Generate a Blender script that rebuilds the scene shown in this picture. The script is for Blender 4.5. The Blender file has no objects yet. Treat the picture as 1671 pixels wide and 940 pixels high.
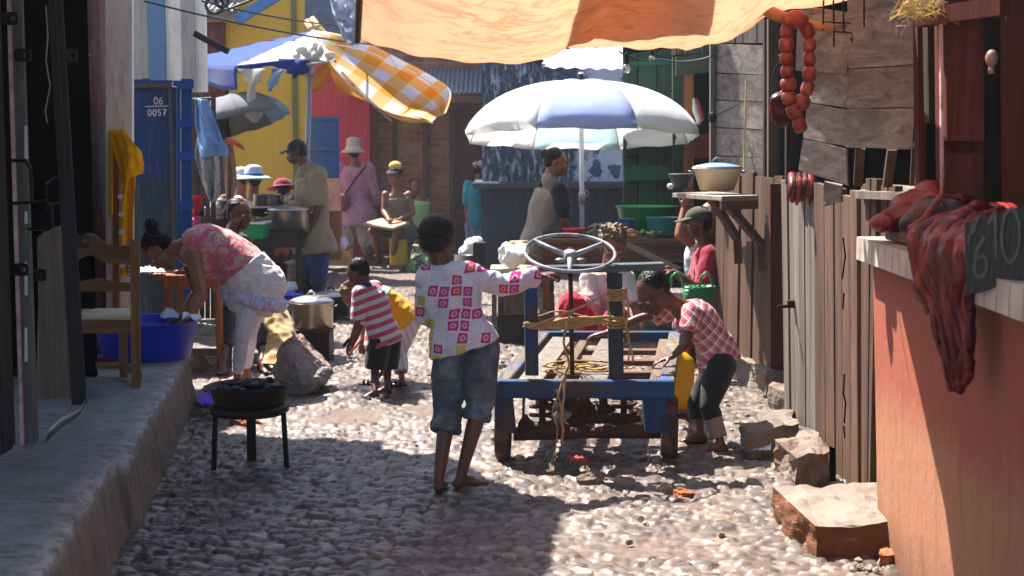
import bpy, bmesh, math, random
import numpy as np
from mathutils import Vector as V, Matrix, Quaternion, noise as MN
random.seed(7)
sc = bpy.context.scene
COL = sc.collection
PI = math.pi
# ------------------------------------------------------------------ camera
FPX = 2321.0
PITCH = math.atan(225/FPX)
CAMZ = 1.5
_f = V((0, math.cos(PITCH), -math.sin(PITCH))); _u = V((0, math.sin(PITCH), math.cos(PITCH)))
def ray(px, py): return _f*FPX + V((px-835.5, 0, 0)) + _u*(470-py)
def P(px, py, Y):
    d = ray(px, py); return V((0, 0, CAMZ)) + d*(Y/d.y)
def G(px, py, z=0.0):
    d = ray(px, py); return V((0, 0, CAMZ)) + d*((z-CAMZ)/d.z)
def GY(px, Y, z=0.0): return V(((px-835.5)*Y/FPX*1.0, Y, z))
def W(n, Y): return n*Y/FPX
cd = bpy.data.cameras.new('camera'); cam = bpy.data.objects.new('camera', cd); COL.objects.link(cam)
cd.sensor_width = 36; cd.lens = FPX/1671*36; cd.clip_start = .05; cd.clip_end = 500
cam.location = (0, 0, CAMZ); cam.rotation_euler = (PI/2-PITCH, 0, 0)
cd.dof.use_dof = True; cd.dof.focus_distance = 7.0; cd.dof.aperture_fstop = 5.6
sc.camera = cam
# ------------------------------------------------------------------ light
SUN = V((.36, -.40, -.85)).normalized()
w = bpy.data.worlds.new('World'); sc.world = w; w.use_nodes = True
nt = w.node_tree; bg = nt.nodes['Background']
sk = nt.nodes.new('ShaderNodeTexSky'); sk.sky_type = 'NISHITA'; sk.sun_disc = False
sk.sun_elevation = math.asin(-SUN.z); sk.sun_rotation = math.atan2(-SUN.x, -SUN.y)
sk.air_density = 1.0; sk.dust_density = 1.2
nt.links.new(sk.outputs[0], bg.inputs[0]); bg.inputs[1].default_value = .088
sl = bpy.data.lights.new('sun', 'SUN'); so = bpy.data.objects.new('sun', sl); COL.objects.link(so)
sl.energy = 5; sl.angle = math.radians(.5); sl.color = (1, .95, .87); so.rotation_euler = SUN.to_track_quat('-Z', 'Y').to_euler(); so.location = (-5, 10, 12)
sc.view_settings.view_transform = 'Standard'; sc.view_settings.look = 'None'; sc.view_settings.gamma = 1; sc.view_settings.exposure = 1.75
# ------------------------------------------------------------------ nodes
def L(c):
    if isinstance(c, str):
        c = [int(c[i:i+2], 16)/255 for i in (0, 2, 4)]
        c = [x/12.92 if x <= .04045 else ((x+.055)/1.055)**2.4 for x in c]
    return (c[0], c[1], c[2], 1)
class NM:
    def __init__(s, name):
        s.m = bpy.data.materials.new(name); s.m.use_nodes = True; s.t = s.m.node_tree; s.b = s.t.nodes['Principled BSDF']; s.o = s.t.nodes['Material Output']
    def n(s, k, **kw):
        x = s.t.nodes.new('ShaderNode'+k)
        for a, b in kw.items(): setattr(x, a, b)
        return x
    def lk(s, a, b):
        if isinstance(a, (int, float)): b.default_value = a
        elif isinstance(a, (tuple, list)):
            b.default_value = a if len(a) == len(b.default_value) else a[:3]
        else: s.t.links.new(a, b)
    def obj(s): return s.n('TexCoord').outputs['Object']
    def rnd(s): return s.n('ObjectInfo').outputs['Random']
    def attr(s, nme): x = s.n('Attribute', attribute_name=nme); return x.outputs['Fac']
    def mp(s, v, scale=(1, 1, 1), loc=(0, 0, 0), rot=(0, 0, 0)):
        x = s.n('Mapping'); s.lk(v, x.inputs[0]); x.inputs['Scale'].default_value = scale; s.lk(loc, x.inputs['Location']) ; x.inputs['Rotation'].default_value = rot; return x.outputs[0]
    def noise(s, v, sca=5, det=4, ro=.6, dist=0):
        x = s.n('TexNoise'); s.lk(v, x.inputs['Vector']); x.inputs['Scale'].default_value = sca; x.inputs['Detail'].default_value = det; x.inputs['Roughness'].default_value = ro; x.inputs['Distortion'].default_value = dist; return x.outputs[0]
    def vor(s, v, sca=5, feat='F1', out='Distance', rand=1):
        x = s.n('TexVoronoi', feature=feat); s.lk(v, x.inputs['Vector']); x.inputs['Scale'].default_value = sca; x.inputs['Randomness'].default_value = rand; return x.outputs[out]
    def ramp(s, f, *st, interp='LINEAR'):
        x = s.n('ValToRGB'); x.color_ramp.interpolation = interp; e = x.color_ramp.elements
        while len(e) < len(st): e.new(.5)
        for i, (p, c) in enumerate(st):
            e[i].position = p; e[i].color = L(c) if not isinstance(c, (int, float)) else (c, c, c, 1)
        s.lk(f, x.inputs[0]); return x.outputs[0]
    def mix(s, f, a, b, bt='MIX'):
        x = s.n('Mix', data_type='RGBA', blend_type=bt); s.lk(f, x.inputs[0])
        s.lk(L(a) if isinstance(a, (str, tuple)) else a, x.inputs[6]); s.lk(L(b) if isinstance(b, (str, tuple)) else b, x.inputs[7]); return x.outputs[2]
    def ma(s, op, a, b=0, c=0):
        x = s.n('Math', operation=op); s.lk(a, x.inputs[0]); s.lk(b, x.inputs[1]); s.lk(c, x.inputs[2]); return x.outputs[0]
    def xyz(s, v):
        x = s.n('SeparateXYZ'); s.lk(v, x.inputs[0]); return x.outputs
    def comb(s, a, b, c):
        x = s.n('CombineXYZ'); s.lk(a, x.inputs[0]); s.lk(b, x.inputs[1]); s.lk(c, x.inputs[2]); return x.outputs[0]
    def gray(s, f): return s.comb(f, f, f)
    def bump(s, h, st=.4, d=.01):
        x = s.n('Bump'); s.lk(h, x.inputs['Height']); x.inputs['Strength'].default_value = st; x.inputs['Distance'].default_value = d; return x.outputs[0]
    def out(s, col, ro=.7, me=0, nrm=None, spec=.4, tr=None, trf=.4, sheen=0, alpha=None):
        b = s.b; s.lk(L(col) if isinstance(col, (str, tuple)) else col, b.inputs['Base Color']); s.lk(ro, b.inputs['Roughness']); s.lk(me, b.inputs['Metallic'])
        b.inputs['Specular IOR Level'].default_value = spec
        if sheen: b.inputs['Sheen Weight'].default_value = sheen
        if nrm is not None: s.t.links.new(nrm, b.inputs['Normal'])
        if tr is not None:
            tb = s.n('BsdfTranslucent'); s.lk(L(tr) if isinstance(tr, (str, tuple)) else tr, tb.inputs[0])
            mx = s.n('MixShader'); mx.inputs[0].default_value = trf; s.t.links.new(b.outputs[0], mx.inputs[1]); s.t.links.new(tb.outputs[0], mx.inputs[2]); s.t.links.new(mx.outputs[0], s.o.inputs[0])
        return s.m
def loc_r(s, v):                       # shift coordinates per object
    r = s.ma('MULTIPLY', s.rnd(), 37.0); x = s.n('VectorMath', operation='ADD'); s.lk(v, x.inputs[0]); s.lk(s.comb(r, r, r), x.inputs[1]); return x.outputs[0]
def m_plain(name, col, ro=.6, me=0, var=.25, nsc=12, spec=.4, bump=.15, bd=.004, dirt=None, da=.35, **kw):
    s = NM(name); v = loc_r(s, s.obj()); f = s.noise(v, nsc, 5, .65)
    c = s.mix(s.ramp(f, (.3, 0.), (.7, 1.)), tuple(x*(1-var) for x in L(col)[:3]), tuple(min(1, x*(1+var)) for x in L(col)[:3]))
    if dirt: c = s.mix(s.ma('MULTIPLY', s.ramp(s.noise(v, nsc*.45, 7, .75), (.5, 0.), (.62, 1.)), da), c, dirt)
    return s.out(c, ro, me, s.bump(s.noise(v, nsc*5, 3), bump, bd), spec, **kw)
def m_wood(name, ca, cb, ax='Z', ro=.75, gs=1.0, paint=None, pf=.5, cc=None, spec=.3):
    s = NM(name); v = loc_r(s, s.obj()); t = s.attr('tint'); sh = s.ma('MULTIPLY', t, 51.0)
    av = s.n('VectorMath', operation='ADD'); s.lk(v, av.inputs[0]); s.lk(s.comb(sh, sh, sh), av.inputs[1]); v = av.outputs[0]
    k = {'X': (.6, 14, 14), 'Y': (14, .6, 14), 'Z': (14, 14, .6)}[ax]
    g = s.noise(s.mp(v, tuple(q*gs for q in k)), 4, 8, .72, .6)
    g2 = s.noise(s.mp(v, tuple(q*gs*.22 for q in k)), 4, 4, .6, 1.2)
    c = s.mix(s.ramp(g, (.28, 0.), (.72, 1.)), ca, cb)
    c = s.mix(s.ramp(g2, (.38, 0.), (.7, .75)), c, cc or tuple(x*.42 for x in L(ca)[:3]))
    tt = s.ma('MULTIPLY_ADD', t, .9, .6); c = s.mix(1.0, c, s.gray(tt), 'MULTIPLY')
    if paint:
        mk = s.ramp(s.ma('ADD', s.ma('MULTIPLY', g, .5), s.ma('MULTIPLY', s.noise(v, 3.5, 6, .7), .5)), (pf-.04, 1.), (pf+.04, 0.))
        pc = s.mix(s.noise(v, 7, 4), paint, tuple(x*.55 for x in L(paint)[:3])); c = s.mix(mk, c, pc)
    crack = s.ramp(s.noise(s.mp(v, tuple(q*gs*.7 for q in k)), 4, 10, .8, .2), (.33, .0), (.4, 1.))
    c = s.mix(crack, tuple(x*.18 for x in L(ca)[:3]), c)
    h = s.ma('ADD', s.ma('MULTIPLY', g, .5), s.ma('MULTIPLY', crack, .7))
    return s.out(c, ro, 0, s.bump(h, .6, .006), spec)
# ------------------------------------------------------------------ mesh builder
class MB:
    def __init__(s): s.v = []; s.f = []; s.t = []; s.m = []; s.tint = .5; s.mi = 0
    def add(s, vs, fs):
        b = len(s.v); s.v += [V(p) for p in vs]; s.f += [tuple(b+i for i in f) for f in fs]; s.t += [s.tint]*len(fs); s.m += [s.mi]*len(fs); return s
    def rt(s, a=.25): s.tint = .5+random.uniform(-a, a); return s
    def box8(s, c):  # c: 4 bottom ccw, 4 top
        return s.add(c, [(3, 2, 1, 0), (4, 5, 6, 7), (0, 1, 5, 4), (1, 2, 6, 5), (2, 3, 7, 6), (3, 0, 4, 7)])
    def box(s, c, d, rz=0, M=None, j=0, bev=0):
        c = V(c); x, y, z = d[0]/2, d[1]/2, d[2]/2; R = M or Matrix.Rotation(rz, 3, 'Z')
        if bev:
            b = min(bev, x*.6, y*.6, z*.6); bm = bmesh.new(); bmesh.ops.create_cube(bm, size=1)
            for q in bm.verts: q.co = V((q.co.x*2*x, q.co.y*2*y, q.co.z*2*z))
            bmesh.ops.bevel(bm, geom=bm.edges[:], offset=b, segments=1, affect='EDGES'); bm.verts.index_update()
            s.add([c+R@(q.co+V([random.uniform(-j, j) for _ in range(3)])) for q in bm.verts], [[q.index for q in f.verts] for f in bm.faces]); bm.free(); return s
        pts = [(-x, -y, -z), (x, -y, -z), (x, y, -z), (-x, y, -z), (-x, -y, z), (x, -y, z), (x, y, z), (-x, y, z)]
        return s.box8([c+R@(V(p)+V([random.uniform(-j, j) for _ in range(3)])) for p in pts])
    def quad(s, a, b, c, d, th, n=None):   # slab with front face a,b,c,d (ccw seen from front), thickness going back
        a, b, c, d = map(V, (a, b, c, d)); n = n or (b-a).cross(d-a).normalized(); o = -n*th
        return s.box8([a+o, b+o, b, a, d+o, c+o, c, d])
    def beam(s, a, b, wd, hd, up=(0, 0, 1), j=0, bev=0):
        a, b = V(a), V(b); z = (b-a); l = z.length; z = z/l; x = V(up).cross(z)
        if x.length < 1e-4: x = V((1, 0, 0)).cross(z)
        x.normalize(); y = z.cross(x); R = Matrix((x, y, z)).transposed()
        return s.box((a+b)/2, (wd, hd, l), M=R, j=j, bev=bev)
    def tube(s, pts, r, n=10, caps=True, flat=True):
        pts = [V(p) for p in pts]; k = len(pts); rs = r if isinstance(r, (list, tuple)) else [r]*k; vs = []; fs = []
        px = None
        for i, p in enumerate(pts):
            t = (pts[min(i+1, k-1)]-pts[max(i-1, 0)]).normalized()
            if px is None: px = t.orthogonal().normalized()
            x = (px-t*px.dot(t))
            x = x.normalized() if x.length > 1e-5 else t.orthogonal().normalized(); px = x; y = t.cross(x)
            for q in range(n): a = 2*PI*q/n; vs.append(p+(x*math.cos(a)+y*math.sin(a))*rs[i])
        for i in range(k-1):
            for q in range(n): fs.append((i*n+q, i*n+(q+1) % n, (i+1)*n+(q+1) % n, (i+1)*n+q))
        if caps: fs.append(tuple(range(n-1, -1, -1))); fs.append(tuple((k-1)*n+q for q in range(n)))
        return s.add(vs, fs)
    def caps(s, a, b, r0, r1, n=14, h=5):      # rounded cone
        a, b = V(a), V(b); t = b-a; l = t.length; t = t/l if l > 1e-6 else V((0, 0, 1)); pts = []; rs = []
        for i in range(h+1): an = PI/2*(1-i/h); pts.append(a-t*r0*math.sin(an)); rs.append(max(1e-4, r0*math.cos(an)))
        for i in range(h+1): an = PI/2*i/h; pts.append(b+t*r1*math.sin(an)); rs.append(max(1e-4, r1*math.cos(an)))
        return s.tube(pts, rs, n)
    def ell(s, c, r, M=None, n=18, h=12):
        c = V(c); M = M or Matrix.Identity(3); vs = []; fs = []
        for i in range(1, h):
            a = PI*i/h
            for q in range(n): b = 2*PI*q/n; vs.append(c+M@V((r[0]*math.sin(a)*math.cos(b), r[1]*math.sin(a)*math.sin(b), r[2]*math.cos(a))))
        vs.append(c+M@V((0, 0, r[2]))); vs.append(c+M@V((0, 0, -r[2]))); T = (h-1)*n
        for i in range(h-2):
            for q in range(n): fs.append((i*n+q, (i+1)*n+q, (i+1)*n+(q+1) % n, i*n+(q+1) % n))
        for q in range(n): fs.append((T, q, (q+1) % n)); fs.append((T+1, (h-2)*n+(q+1) % n, (h-2)*n+q))
        return s.add(vs, fs)
    def lathe(s, c, prof, n=32, M=None, close=False):   # prof: (r,z)
        c = V(c); M = M or Matrix.Identity(3); vs = []; fs = []; k = len(prof)
        for r, z in prof:
            for q in range(n): a = 2*PI*q/n; vs.append(c+M@V((max(r, 1e-4)*math.cos(a), max(r, 1e-4)*math.sin(a), z)))
        for i in range(k-1 if not close else k):
            i2 = (i+1) % k
            for q in range(n): fs.append((i*n+q, i*n+(q+1) % n, i2*n+(q+1) % n, i2*n+q))
        return s.add(vs, fs)
    def loft(s, secs, n=28, p=2.3):   # secs: (center, side, depthaxis, hw, hd) superellipse rings, closed ends
        vs = []; fs = []; k = len(secs)
        for c, x, y, a, b in secs:
            for q in range(n):
                an = 2*PI*q/n; ca, sa = math.cos(an), math.sin(an)
                vs.append(V(c)+x*(a*math.copysign(abs(ca)**(2/p), ca))+y*(b*math.copysign(abs(sa)**(2/p), sa)))
        for i in range(k-1):
            for q in range(n): fs.append((i*n+q, i*n+(q+1) % n, (i+1)*n+(q+1) % n, (i+1)*n+q))
        fs.append(tuple(range(n-1, -1, -1))); fs.append(tuple((k-1)*n+q for q in range(n)))
        return s.add(vs, fs)
    def grid(s, fn, nu, nv, th=0):     # sheet fn(u,v)->point; th>0 gives a second layer
        vs = [V(fn(i/nu, j/nv)) for j in range(nv+1) for i in range(nu+1)]
        fs = [(j*(nu+1)+i, j*(nu+1)+i+1, (j+1)*(nu+1)+i+1, (j+1)*(nu+1)+i) for j in range(nv) for i in range(nu)]
        return s.add(vs, fs)
    def build(s, name, mat, parent=None, smooth=False, sub=0, solid=0, bevel=0):
        o0 = V(WL.get(parent.name, (0, 0, 0))) if parent else V((0, 0, 0))
        me = bpy.data.meshes.new(name); me.from_pydata([p-o0 for p in s.v], [], s.f)
        ms = mat if isinstance(mat, (list, tuple)) else [mat]
        for m in ms: me.materials.append(m)
        at = me.attributes.new('tint', 'FLOAT', 'FACE'); at.data.foreach_set('value', s.t)
        me.polygons.foreach_set('material_index', s.m)
        if smooth: me.polygons.foreach_set('use_smooth', [True]*len(me.polygons))
        me.update(); bm = bmesh.new(); bm.from_mesh(me); bmesh.ops.recalc_face_normals(bm, faces=bm.faces[:]); bm.to_mesh(me); bm.free()
        o = bpy.data.objects.new(name, me); COL.objects.link(o)
        if parent: o.parent = parent; WL[o.name] = o0
        if solid: q = o.modifiers.new('s', 'SOLIDIFY'); q.thickness = solid; q.offset = 0
        if bevel: q = o.modifiers.new('b', 'BEVEL'); q.width = bevel; q.segments = 2; q.limit_method = 'ANGLE'
        if sub: q = o.modifiers.new('u', 'SUBSURF'); q.levels = sub; q.render_levels = sub
        if smooth and (solid or bevel): 
            for p in me.polygons: p.use_smooth = True
        return o
WL = {}
def tag(o, label=None, cat=None, group=None, kind=None):
    if label: o['label'] = label
    if cat: o['category'] = cat
    if group: o['group'] = group
    if kind: o['kind'] = kind
    return o
def thing(name, label, cat, loc=(0, 0, 0), group=None):
    o = bpy.data.objects.new(name, None); COL.objects.link(o); o.location = loc; o.empty_display_size = .1; WL[o.name] = V(loc); return tag(o, label, cat, group)
def single(mb, name, mat, label, cat, loc=None, group=None, **kw):   # thing that is one mesh; origin at its base
    if loc is None:
        xs = [p.x for p in mb.v]; ys = [p.y for p in mb.v]; zs = [p.z for p in mb.v]; loc = V(((min(xs)+max(xs))/2, (min(ys)+max(ys))/2, min(zs)))
    loc = V(loc); mb.v = [p-loc for p in mb.v]; o = mb.build(name, mat, None, **kw); o.location = loc; WL[o.name] = loc; return tag(o, label, cat, group)
def copy_tree(o, loc=None, rz=None, label=None, parent=None):
    c = o.copy(); COL.objects.link(c)
    if loc is not None: c.location = loc
    if rz is not None: c.rotation_euler = (0, 0, rz)
    if label: c['label'] = label
    if parent: c.parent = parent
    for ch in o.children: copy_tree(ch, parent=c)
    return c
def fbm(p, sca=1, o=4): return MN.fractal(V(p)*sca, 1.0, 2.0, o)
def remesh(mb, vox, sm=3, disp=None, col=None):
    """union of overlapping solids as ONE continuous surface -> MB"""
    me = bpy.data.meshes.new('tmp'); me.from_pydata(mb.v, [], mb.f); me.update()
    bm = bmesh.new(); bm.from_mesh(me); bmesh.ops.recalc_face_normals(bm, faces=bm.faces[:]); bm.to_mesh(me); bm.free()
    o = bpy.data.objects.new('tmp', me); COL.objects.link(o)
    q = o.modifiers.new('r', 'REMESH'); q.mode = 'VOXEL'; q.voxel_size = vox
    if sm: q = o.modifiers.new('s', 'SMOOTH'); q.iterations = sm; q.factor = .5
    dg = bpy.context.evaluated_depsgraph_get(); dg.update()
    ev = bpy.data.meshes.new_from_object(o.evaluated_get(dg)); out = MB()
    vs = [v.co.copy() for v in ev.vertices]
    if disp:
        ns = [v.normal.copy() for v in ev.vertices]; vs = [p+n*disp(p, n) for p, n in zip(vs, ns)]
    out.v = vs; out.f = [tuple(p.vertices) for p in ev.polygons]; out.t = [.5]*len(out.f); out.m = [0]*len(out.f)
    bpy.data.objects.remove(o); bpy.data.meshes.remove(me); bpy.data.meshes.remove(ev); return out
def sag(a, b, d, n=14):
    a, b = V(a), V(b); return [a.lerp(b, i/n)-V((0, 0, d*4*(i/n)*(1-i/n))) for i in range(n+1)]
def strokes(mb, strs, org, ex, ez, h, r, off):       # chalk / paint strokes as thin ribbons; strs in unit letter space
    nrm = ex.cross(ez).normalized()
    for st in strs:
        pts = [org+ex*(x*h)+ez*(y*h)+nrm*off for x, y in st]
        for a, b in zip(pts, pts[1:]):
            d = (b-a).normalized(); s_ = nrm.cross(d)*r; mb.quad(a-s_-d*r*.3, b-s_+d*r*.3, b+s_+d*r*.3, a+s_-d*r*.3, .001, nrm)
def arc(cx, cy, rx, ry, a0, a1, n=10): return [(cx+rx*math.cos(math.radians(a0+(a1-a0)*i/n)), cy+ry*math.sin(math.radians(a0+(a1-a0)*i/n))) for i in range(n+1)]
GLY = {'0': [arc(.25, .5, .25, .5, 0, 360, 14)], '6': [arc(.25, .28, .24, .27, 0, 360, 12), [(.42, .98), (.15, .75), (.02, .35)]], '5': [[(.45, 1), (.08, 1), (.05, .58), (.3, .6), (.46, .35), (.3, .03), (.02, .08)]], '7': [[(0, 1), (.5, 1), (.2, 0)], [(.12, .5), (.42, .5)]],
 '8': [arc(.25, .25, .22, .25, 0, 360, 12), arc(.25, .74, .18, .22, 0, 360, 12)], '2': [[(.03, .8), (.2, 1), (.42, .8), (.3, .45), (0, 0), (.48, .03)]], '/': [[(0, 0), (.35, 1)]], '1': [[(.1, .8), (.28, 1), (.28, 0)]], 'I': [[(.1, 1), (.1, 0)]], 'L': [[(.05, 1), (.05, 0), (.4, 0)]], 'U': [[(.02, 1), (.03, .2), (.2, 0), (.4, .15), (.45, 1)]]}
def text(mb, s_, org, ex, ez, h, r, off=.003, adv=.72):
    for i, ch in enumerate(s_):
        if ch in GLY: strokes(mb, GLY[ch], org+ex*(i*adv*h), ex, ez, h, r, off)
# ------------------------------------------------------------------ materials of the place
S_ = NM('cobbles'); v = S_.obj(); ti = S_.attr('tint'); di = S_.attr('dirt'); we = S_.attr('wet')
c = S_.ramp(ti, (0, '3a312d'), (.35, '544943'), (.7, '6a5d54'), (1, '8a7a6b'))
c = S_.mix(S_.ramp(S_.noise(v, 30, 6, .7), (.4, 0.), (.75, .6)), c, '3a2f2a')
dc = S_.mix(S_.noise(v, 9, 5), '3a2a20', '6b5040')
c = S_.mix(di, c, dc)
c = S_.mix(S_.ramp(S_.noise(v, 1.3, 5, .7), (.5, 0.), (.7, .25)), c, '6a5244')
mt_ground = S_.out(S_.mix(we, c, '2c2a2c'), S_.ma('SUBTRACT', S_.ma('MULTIPLY_ADD', di, .3, .46), S_.ma('MULTIPLY', we, .25)), 0, S_.bump(S_.noise(v, 90, 4), .4, .003), .55)
S_ = NM('concrete pavement'); v = S_.obj(); n1 = S_.noise(v, 3, 8, .7); ed = S_.attr('edge')
c = S_.ramp(n1, (.3, '6f6c6a'), (.5, '858280'), (.7, '989594'))
c = S_.mix(S_.ramp(S_.noise(S_.mp(v, (3, 9, 9)), 3, 8, .8), (.36, .75), (.5, 0.)), c, '4a4038')
c = S_.mix(S_.ma('MULTIPLY', ed, S_.ramp(S_.noise(v, 14, 6, .7), (.4, 0.), (.6, .8))), c, 'c0bab0')
side = S_.attr('side'); st = S_.noise(S_.mp(v, (12, 12, 1.2)), 2, 5, .7)
c = S_.mix(side, c, S_.ramp(st, (.3, '685a4e'), (.7, '8d7d6e')))
mt_pave = S_.out(c, .8, 0, S_.bump(S_.ma('ADD', S_.noise(v, 25, 8, .75), S_.noise(S_.mp(v, (1, 3, 1)), 6, 6, .8)), .8, .012), .3)
wood_gray = m_wood('weathered grey wood', '574c45', '8a7e74')
wood_grayX = m_wood('weathered grey boards', '786c62', 'ada194', 'X')
wood_brown = m_wood('brown plank wood', '452f25', '735644')
wood_brownX = m_wood('brown board wood', '553a2a', '85654c', 'X')
wood_brownY = m_wood('brown plank wood along', '4d382b', '7d634f', 'Y')
wood_dark = m_wood('dark plank wood', '211a17', '4a3c33')
wood_red = m_wood('dark red painted wood', '45160f', '6b2a1c', cc='2a0d0a')
wood_orange = m_wood('orange brown wood', '7a4526', 'a8693f')
wood_blue = m_wood('blue painted wood', '2b2420', '55483c', paint='0e4a7c', pf=.5)
wood_blueY = m_wood('blue painted wood along', '4b4038', '7a6a5a', 'Y', paint='0d4f9e', pf=.44)
wood_blueX = m_wood('blue painted wood across', '2b2420', '55483c', 'X', paint='0e4c80', pf=.52)
wood_bar = m_wood('worn crossbar wood', '33373c', '6a6e74', 'X', paint='244a78', pf=.42)
wood_green = m_wood('green painted wood', '1c2a1c', '3a4a38', paint='1f4e3a', pf=.5)
wood_gold = m_wood('varnished chair wood', '5c3d22', '8b6237')
wood_goldX = m_wood('varnished chair wood across', '5c3d22', '8b6237', 'X')
tin = m_plain('galvanised tin', '8d959c', .45, .6, .15, 6, dirt='6d4a38', da=.5)
rust = m_plain('rusty iron', '4a2a1b', .8, .3, .35, 14, dirt='1c1412', bump=.6)
iron = m_plain('black iron', '1a1718', .55, .5, .3, 10, bump=.4, dirt='3a2a22')
steel = m_plain('worn steel', '8b8880', .35, .9, .1, 10)
alu = m_plain('aluminium', 'b5b2ac', .32, .9, .12, 7, dirt='5c4a3c', da=.5)
rock_m = m_plain('rough stone', '857a74', .85, 0, .25, 4, bump=.8, bd=.02, dirt='7a4a3a', da=.7)
stone_m = m_plain('step stone', '73675c', .85, 0, .2, 5, bump=.8, bd=.015, dirt='6b4630', da=.7)
brick_orange = m_plain('orange block', '9a5632', .85, 0, .2, 6, bump=.5, dirt='5c3320', da=.6)
def m_wallpaint(name, top, low, z0, z1, dirt, da=.6, ro=.7, streak=3.0):
    s = NM(name); v = s.obj(); z = s.xyz(v)[2]
    n = s.noise(v, 3, 7, .75); f = s.ramp(s.ma('ADD', s.ma('DIVIDE', s.ma('SUBTRACT', z, z0), z1-z0), s.ma('MULTIPLY', s.ma('SUBTRACT', n, .5), .5)), (.4, 0.), (.6, 1.))
    c = s.mix(f, low, top); st = s.noise(s.mp(v, (8, 8, 1)), streak, 7, .75)
    c = s.mix(s.ramp(st, (.5, 0.), (.68, da)), c, dirt); c = s.mix(s.ramp(s.noise(v, 22, 7, .8), (.6, 0.), (.66, da)), c, dirt); c = s.mix(s.ramp(s.noise(v, 48, 3, .6), (.68, 0.), (.7, .6)), c, tuple(x*.35 for x in L(low)[:3])); c = s.mix(s.ramp(s.ma('ADD', z, s.ma('MULTIPLY', n, .35)), (.2, .55), (.42, 0.)), c, '4a3428')
    return s.out(c, ro, 0, s.bump(s.noise(v, 18, 6, .7), .5, .008), .3)
orange_wall = m_wallpaint('orange plaster', '96503f', 'a06e52', 0.2, 1.0, '7a4638', .55, .8)
maroon = m_wallpaint('maroon paint', '5c1420', '3c2226', 1.2, 1.9, 'a88a5c', .35, .5)
cream_wall = m_wallpaint('cream plaster', 'f2e8d6', 'e0d2bc', .5, 2, 'b8785a', .5)
grey_wall = m_wallpaint('grey plaster', 'a8a296', '8f877a', .5, 2, '6a5f52', .6)
bluegrey_wall = m_wallpaint('blue grey plaster', '5c7f9c', '4f708c', .5, 2, '8b8f90', .4)
yellow_wall = m_wallpaint('yellow plaster', 'd6a83a', 'bd9430', .2, .9, 'a08040', .35)
pink_wall = m_wallpaint('crimson plaster', '9c2a42', '7c2438', .2, .9, 'd07a86', .35)
blue_metal = m_wallpaint('blue painted metal', '0d3c72', '24404f', .9, 1.4, '6b6258', .75, .45)
blue_paint = m_wallpaint('blue door paint', '14489c', '123f85', .3, .9, '3a4a80', .35, .5)
stain_wall = None
s = NM('stained whitewash'); v = s.obj(); x, y, z = s.xyz(v); n = s.noise(v, 1.4, 8, .75)
g = s.ma('ADD', s.ma('ADD', s.ma('MULTIPLY', x, -.62), .62), s.ma('MULTIPLY', s.ma('SUBTRACT', n, .5), 1.1))
wh = s.mix(s.noise(v, 3, 4), 'c0c6ce', '99a5b4')
c = s.mix(s.ramp(g, (.42, 0.), (.52, 1.)), wh, s.mix(s.noise(v, 5, 4), '26364a', '394552'))
st = s.ramp(s.noise(s.mp(v, (5, 5, 1.2)), 2.6, 9, .8, .4), (.52, 0.), (.58, .85)); c = s.mix(s.ma('MULTIPLY', st, s.ramp(z, (.0, 0.), (1., 1.))), c, 'a9b4bf')
sp = s.ramp(s.noise(s.mp(v, (1.3, 1.3, 1)), 4.5, 10, .85, .8), (.55, 0.), (.58, .9)); c = s.mix(s.ma('MULTIPLY', sp, s.ramp(s.ma('ABSOLUTE', s.ma('SUBTRACT', z, 1.0)), (.25, 1.), (.6, .25))), c, 'b5bdc6')
sb = s.ramp(s.noise(v, 6, 8, .8, .5), (.56, 0.), (.6, .8)); c = s.mix(sb, c, '1e2a3a')
stain_wall = s.out(c, .8, 0, s.bump(n, .5, .01), .3)
dark_wall = m_wallpaint('sooty blue plaster', '232c3c', '1c2331', .2, .8, '4a5262', .35, .8)
def m_brick(name, a, b, mo, sc_=1, tint2='9a8f88'):
    s = NM(name); v = s.obj(); x, y, z = s.xyz(v); q = s.comb(x, z, 0.0)
    t = s.n('TexBrick'); s.lk(q, t.inputs['Vector']); t.inputs['Scale'].default_value = 1; t.inputs['Brick Width'].default_value = .24*sc_; t.inputs['Row Height'].default_value = .085*sc_; t.inputs['Mortar Size'].default_value = .011*sc_
    t.inputs['Color1'].default_value = L(a); t.inputs['Color2'].default_value = L(b); t.inputs['Mortar'].default_value = L(mo); t.inputs['Mortar Smooth'].default_value = .3
    c = s.mix(s.ramp(s.noise(v, 2.2, 6, .7), (.5, 0.), (.66, .7)), t.outputs[0], tint2)
    return s.out(c, .85, 0, s.bump(s.ma('ADD', s.ma('MULTIPLY', t.outputs[1], -1), s.noise(v, 20)), .4, .01), .2)
brick_m = m_brick('old brick', '98604a', '7e4a3a', '8a7468')
brick_up = m_brick('rough brick', '9a6850', '80543f', '86807a', 1.4)
shade_black = NM('painted shade black').out('040404', 1, spec=0)  # flat black standing in for unlit interiors, also for cracks and the hole
wood_black = m_wood('blackened wood', '0f0d0d', '262020')
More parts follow.
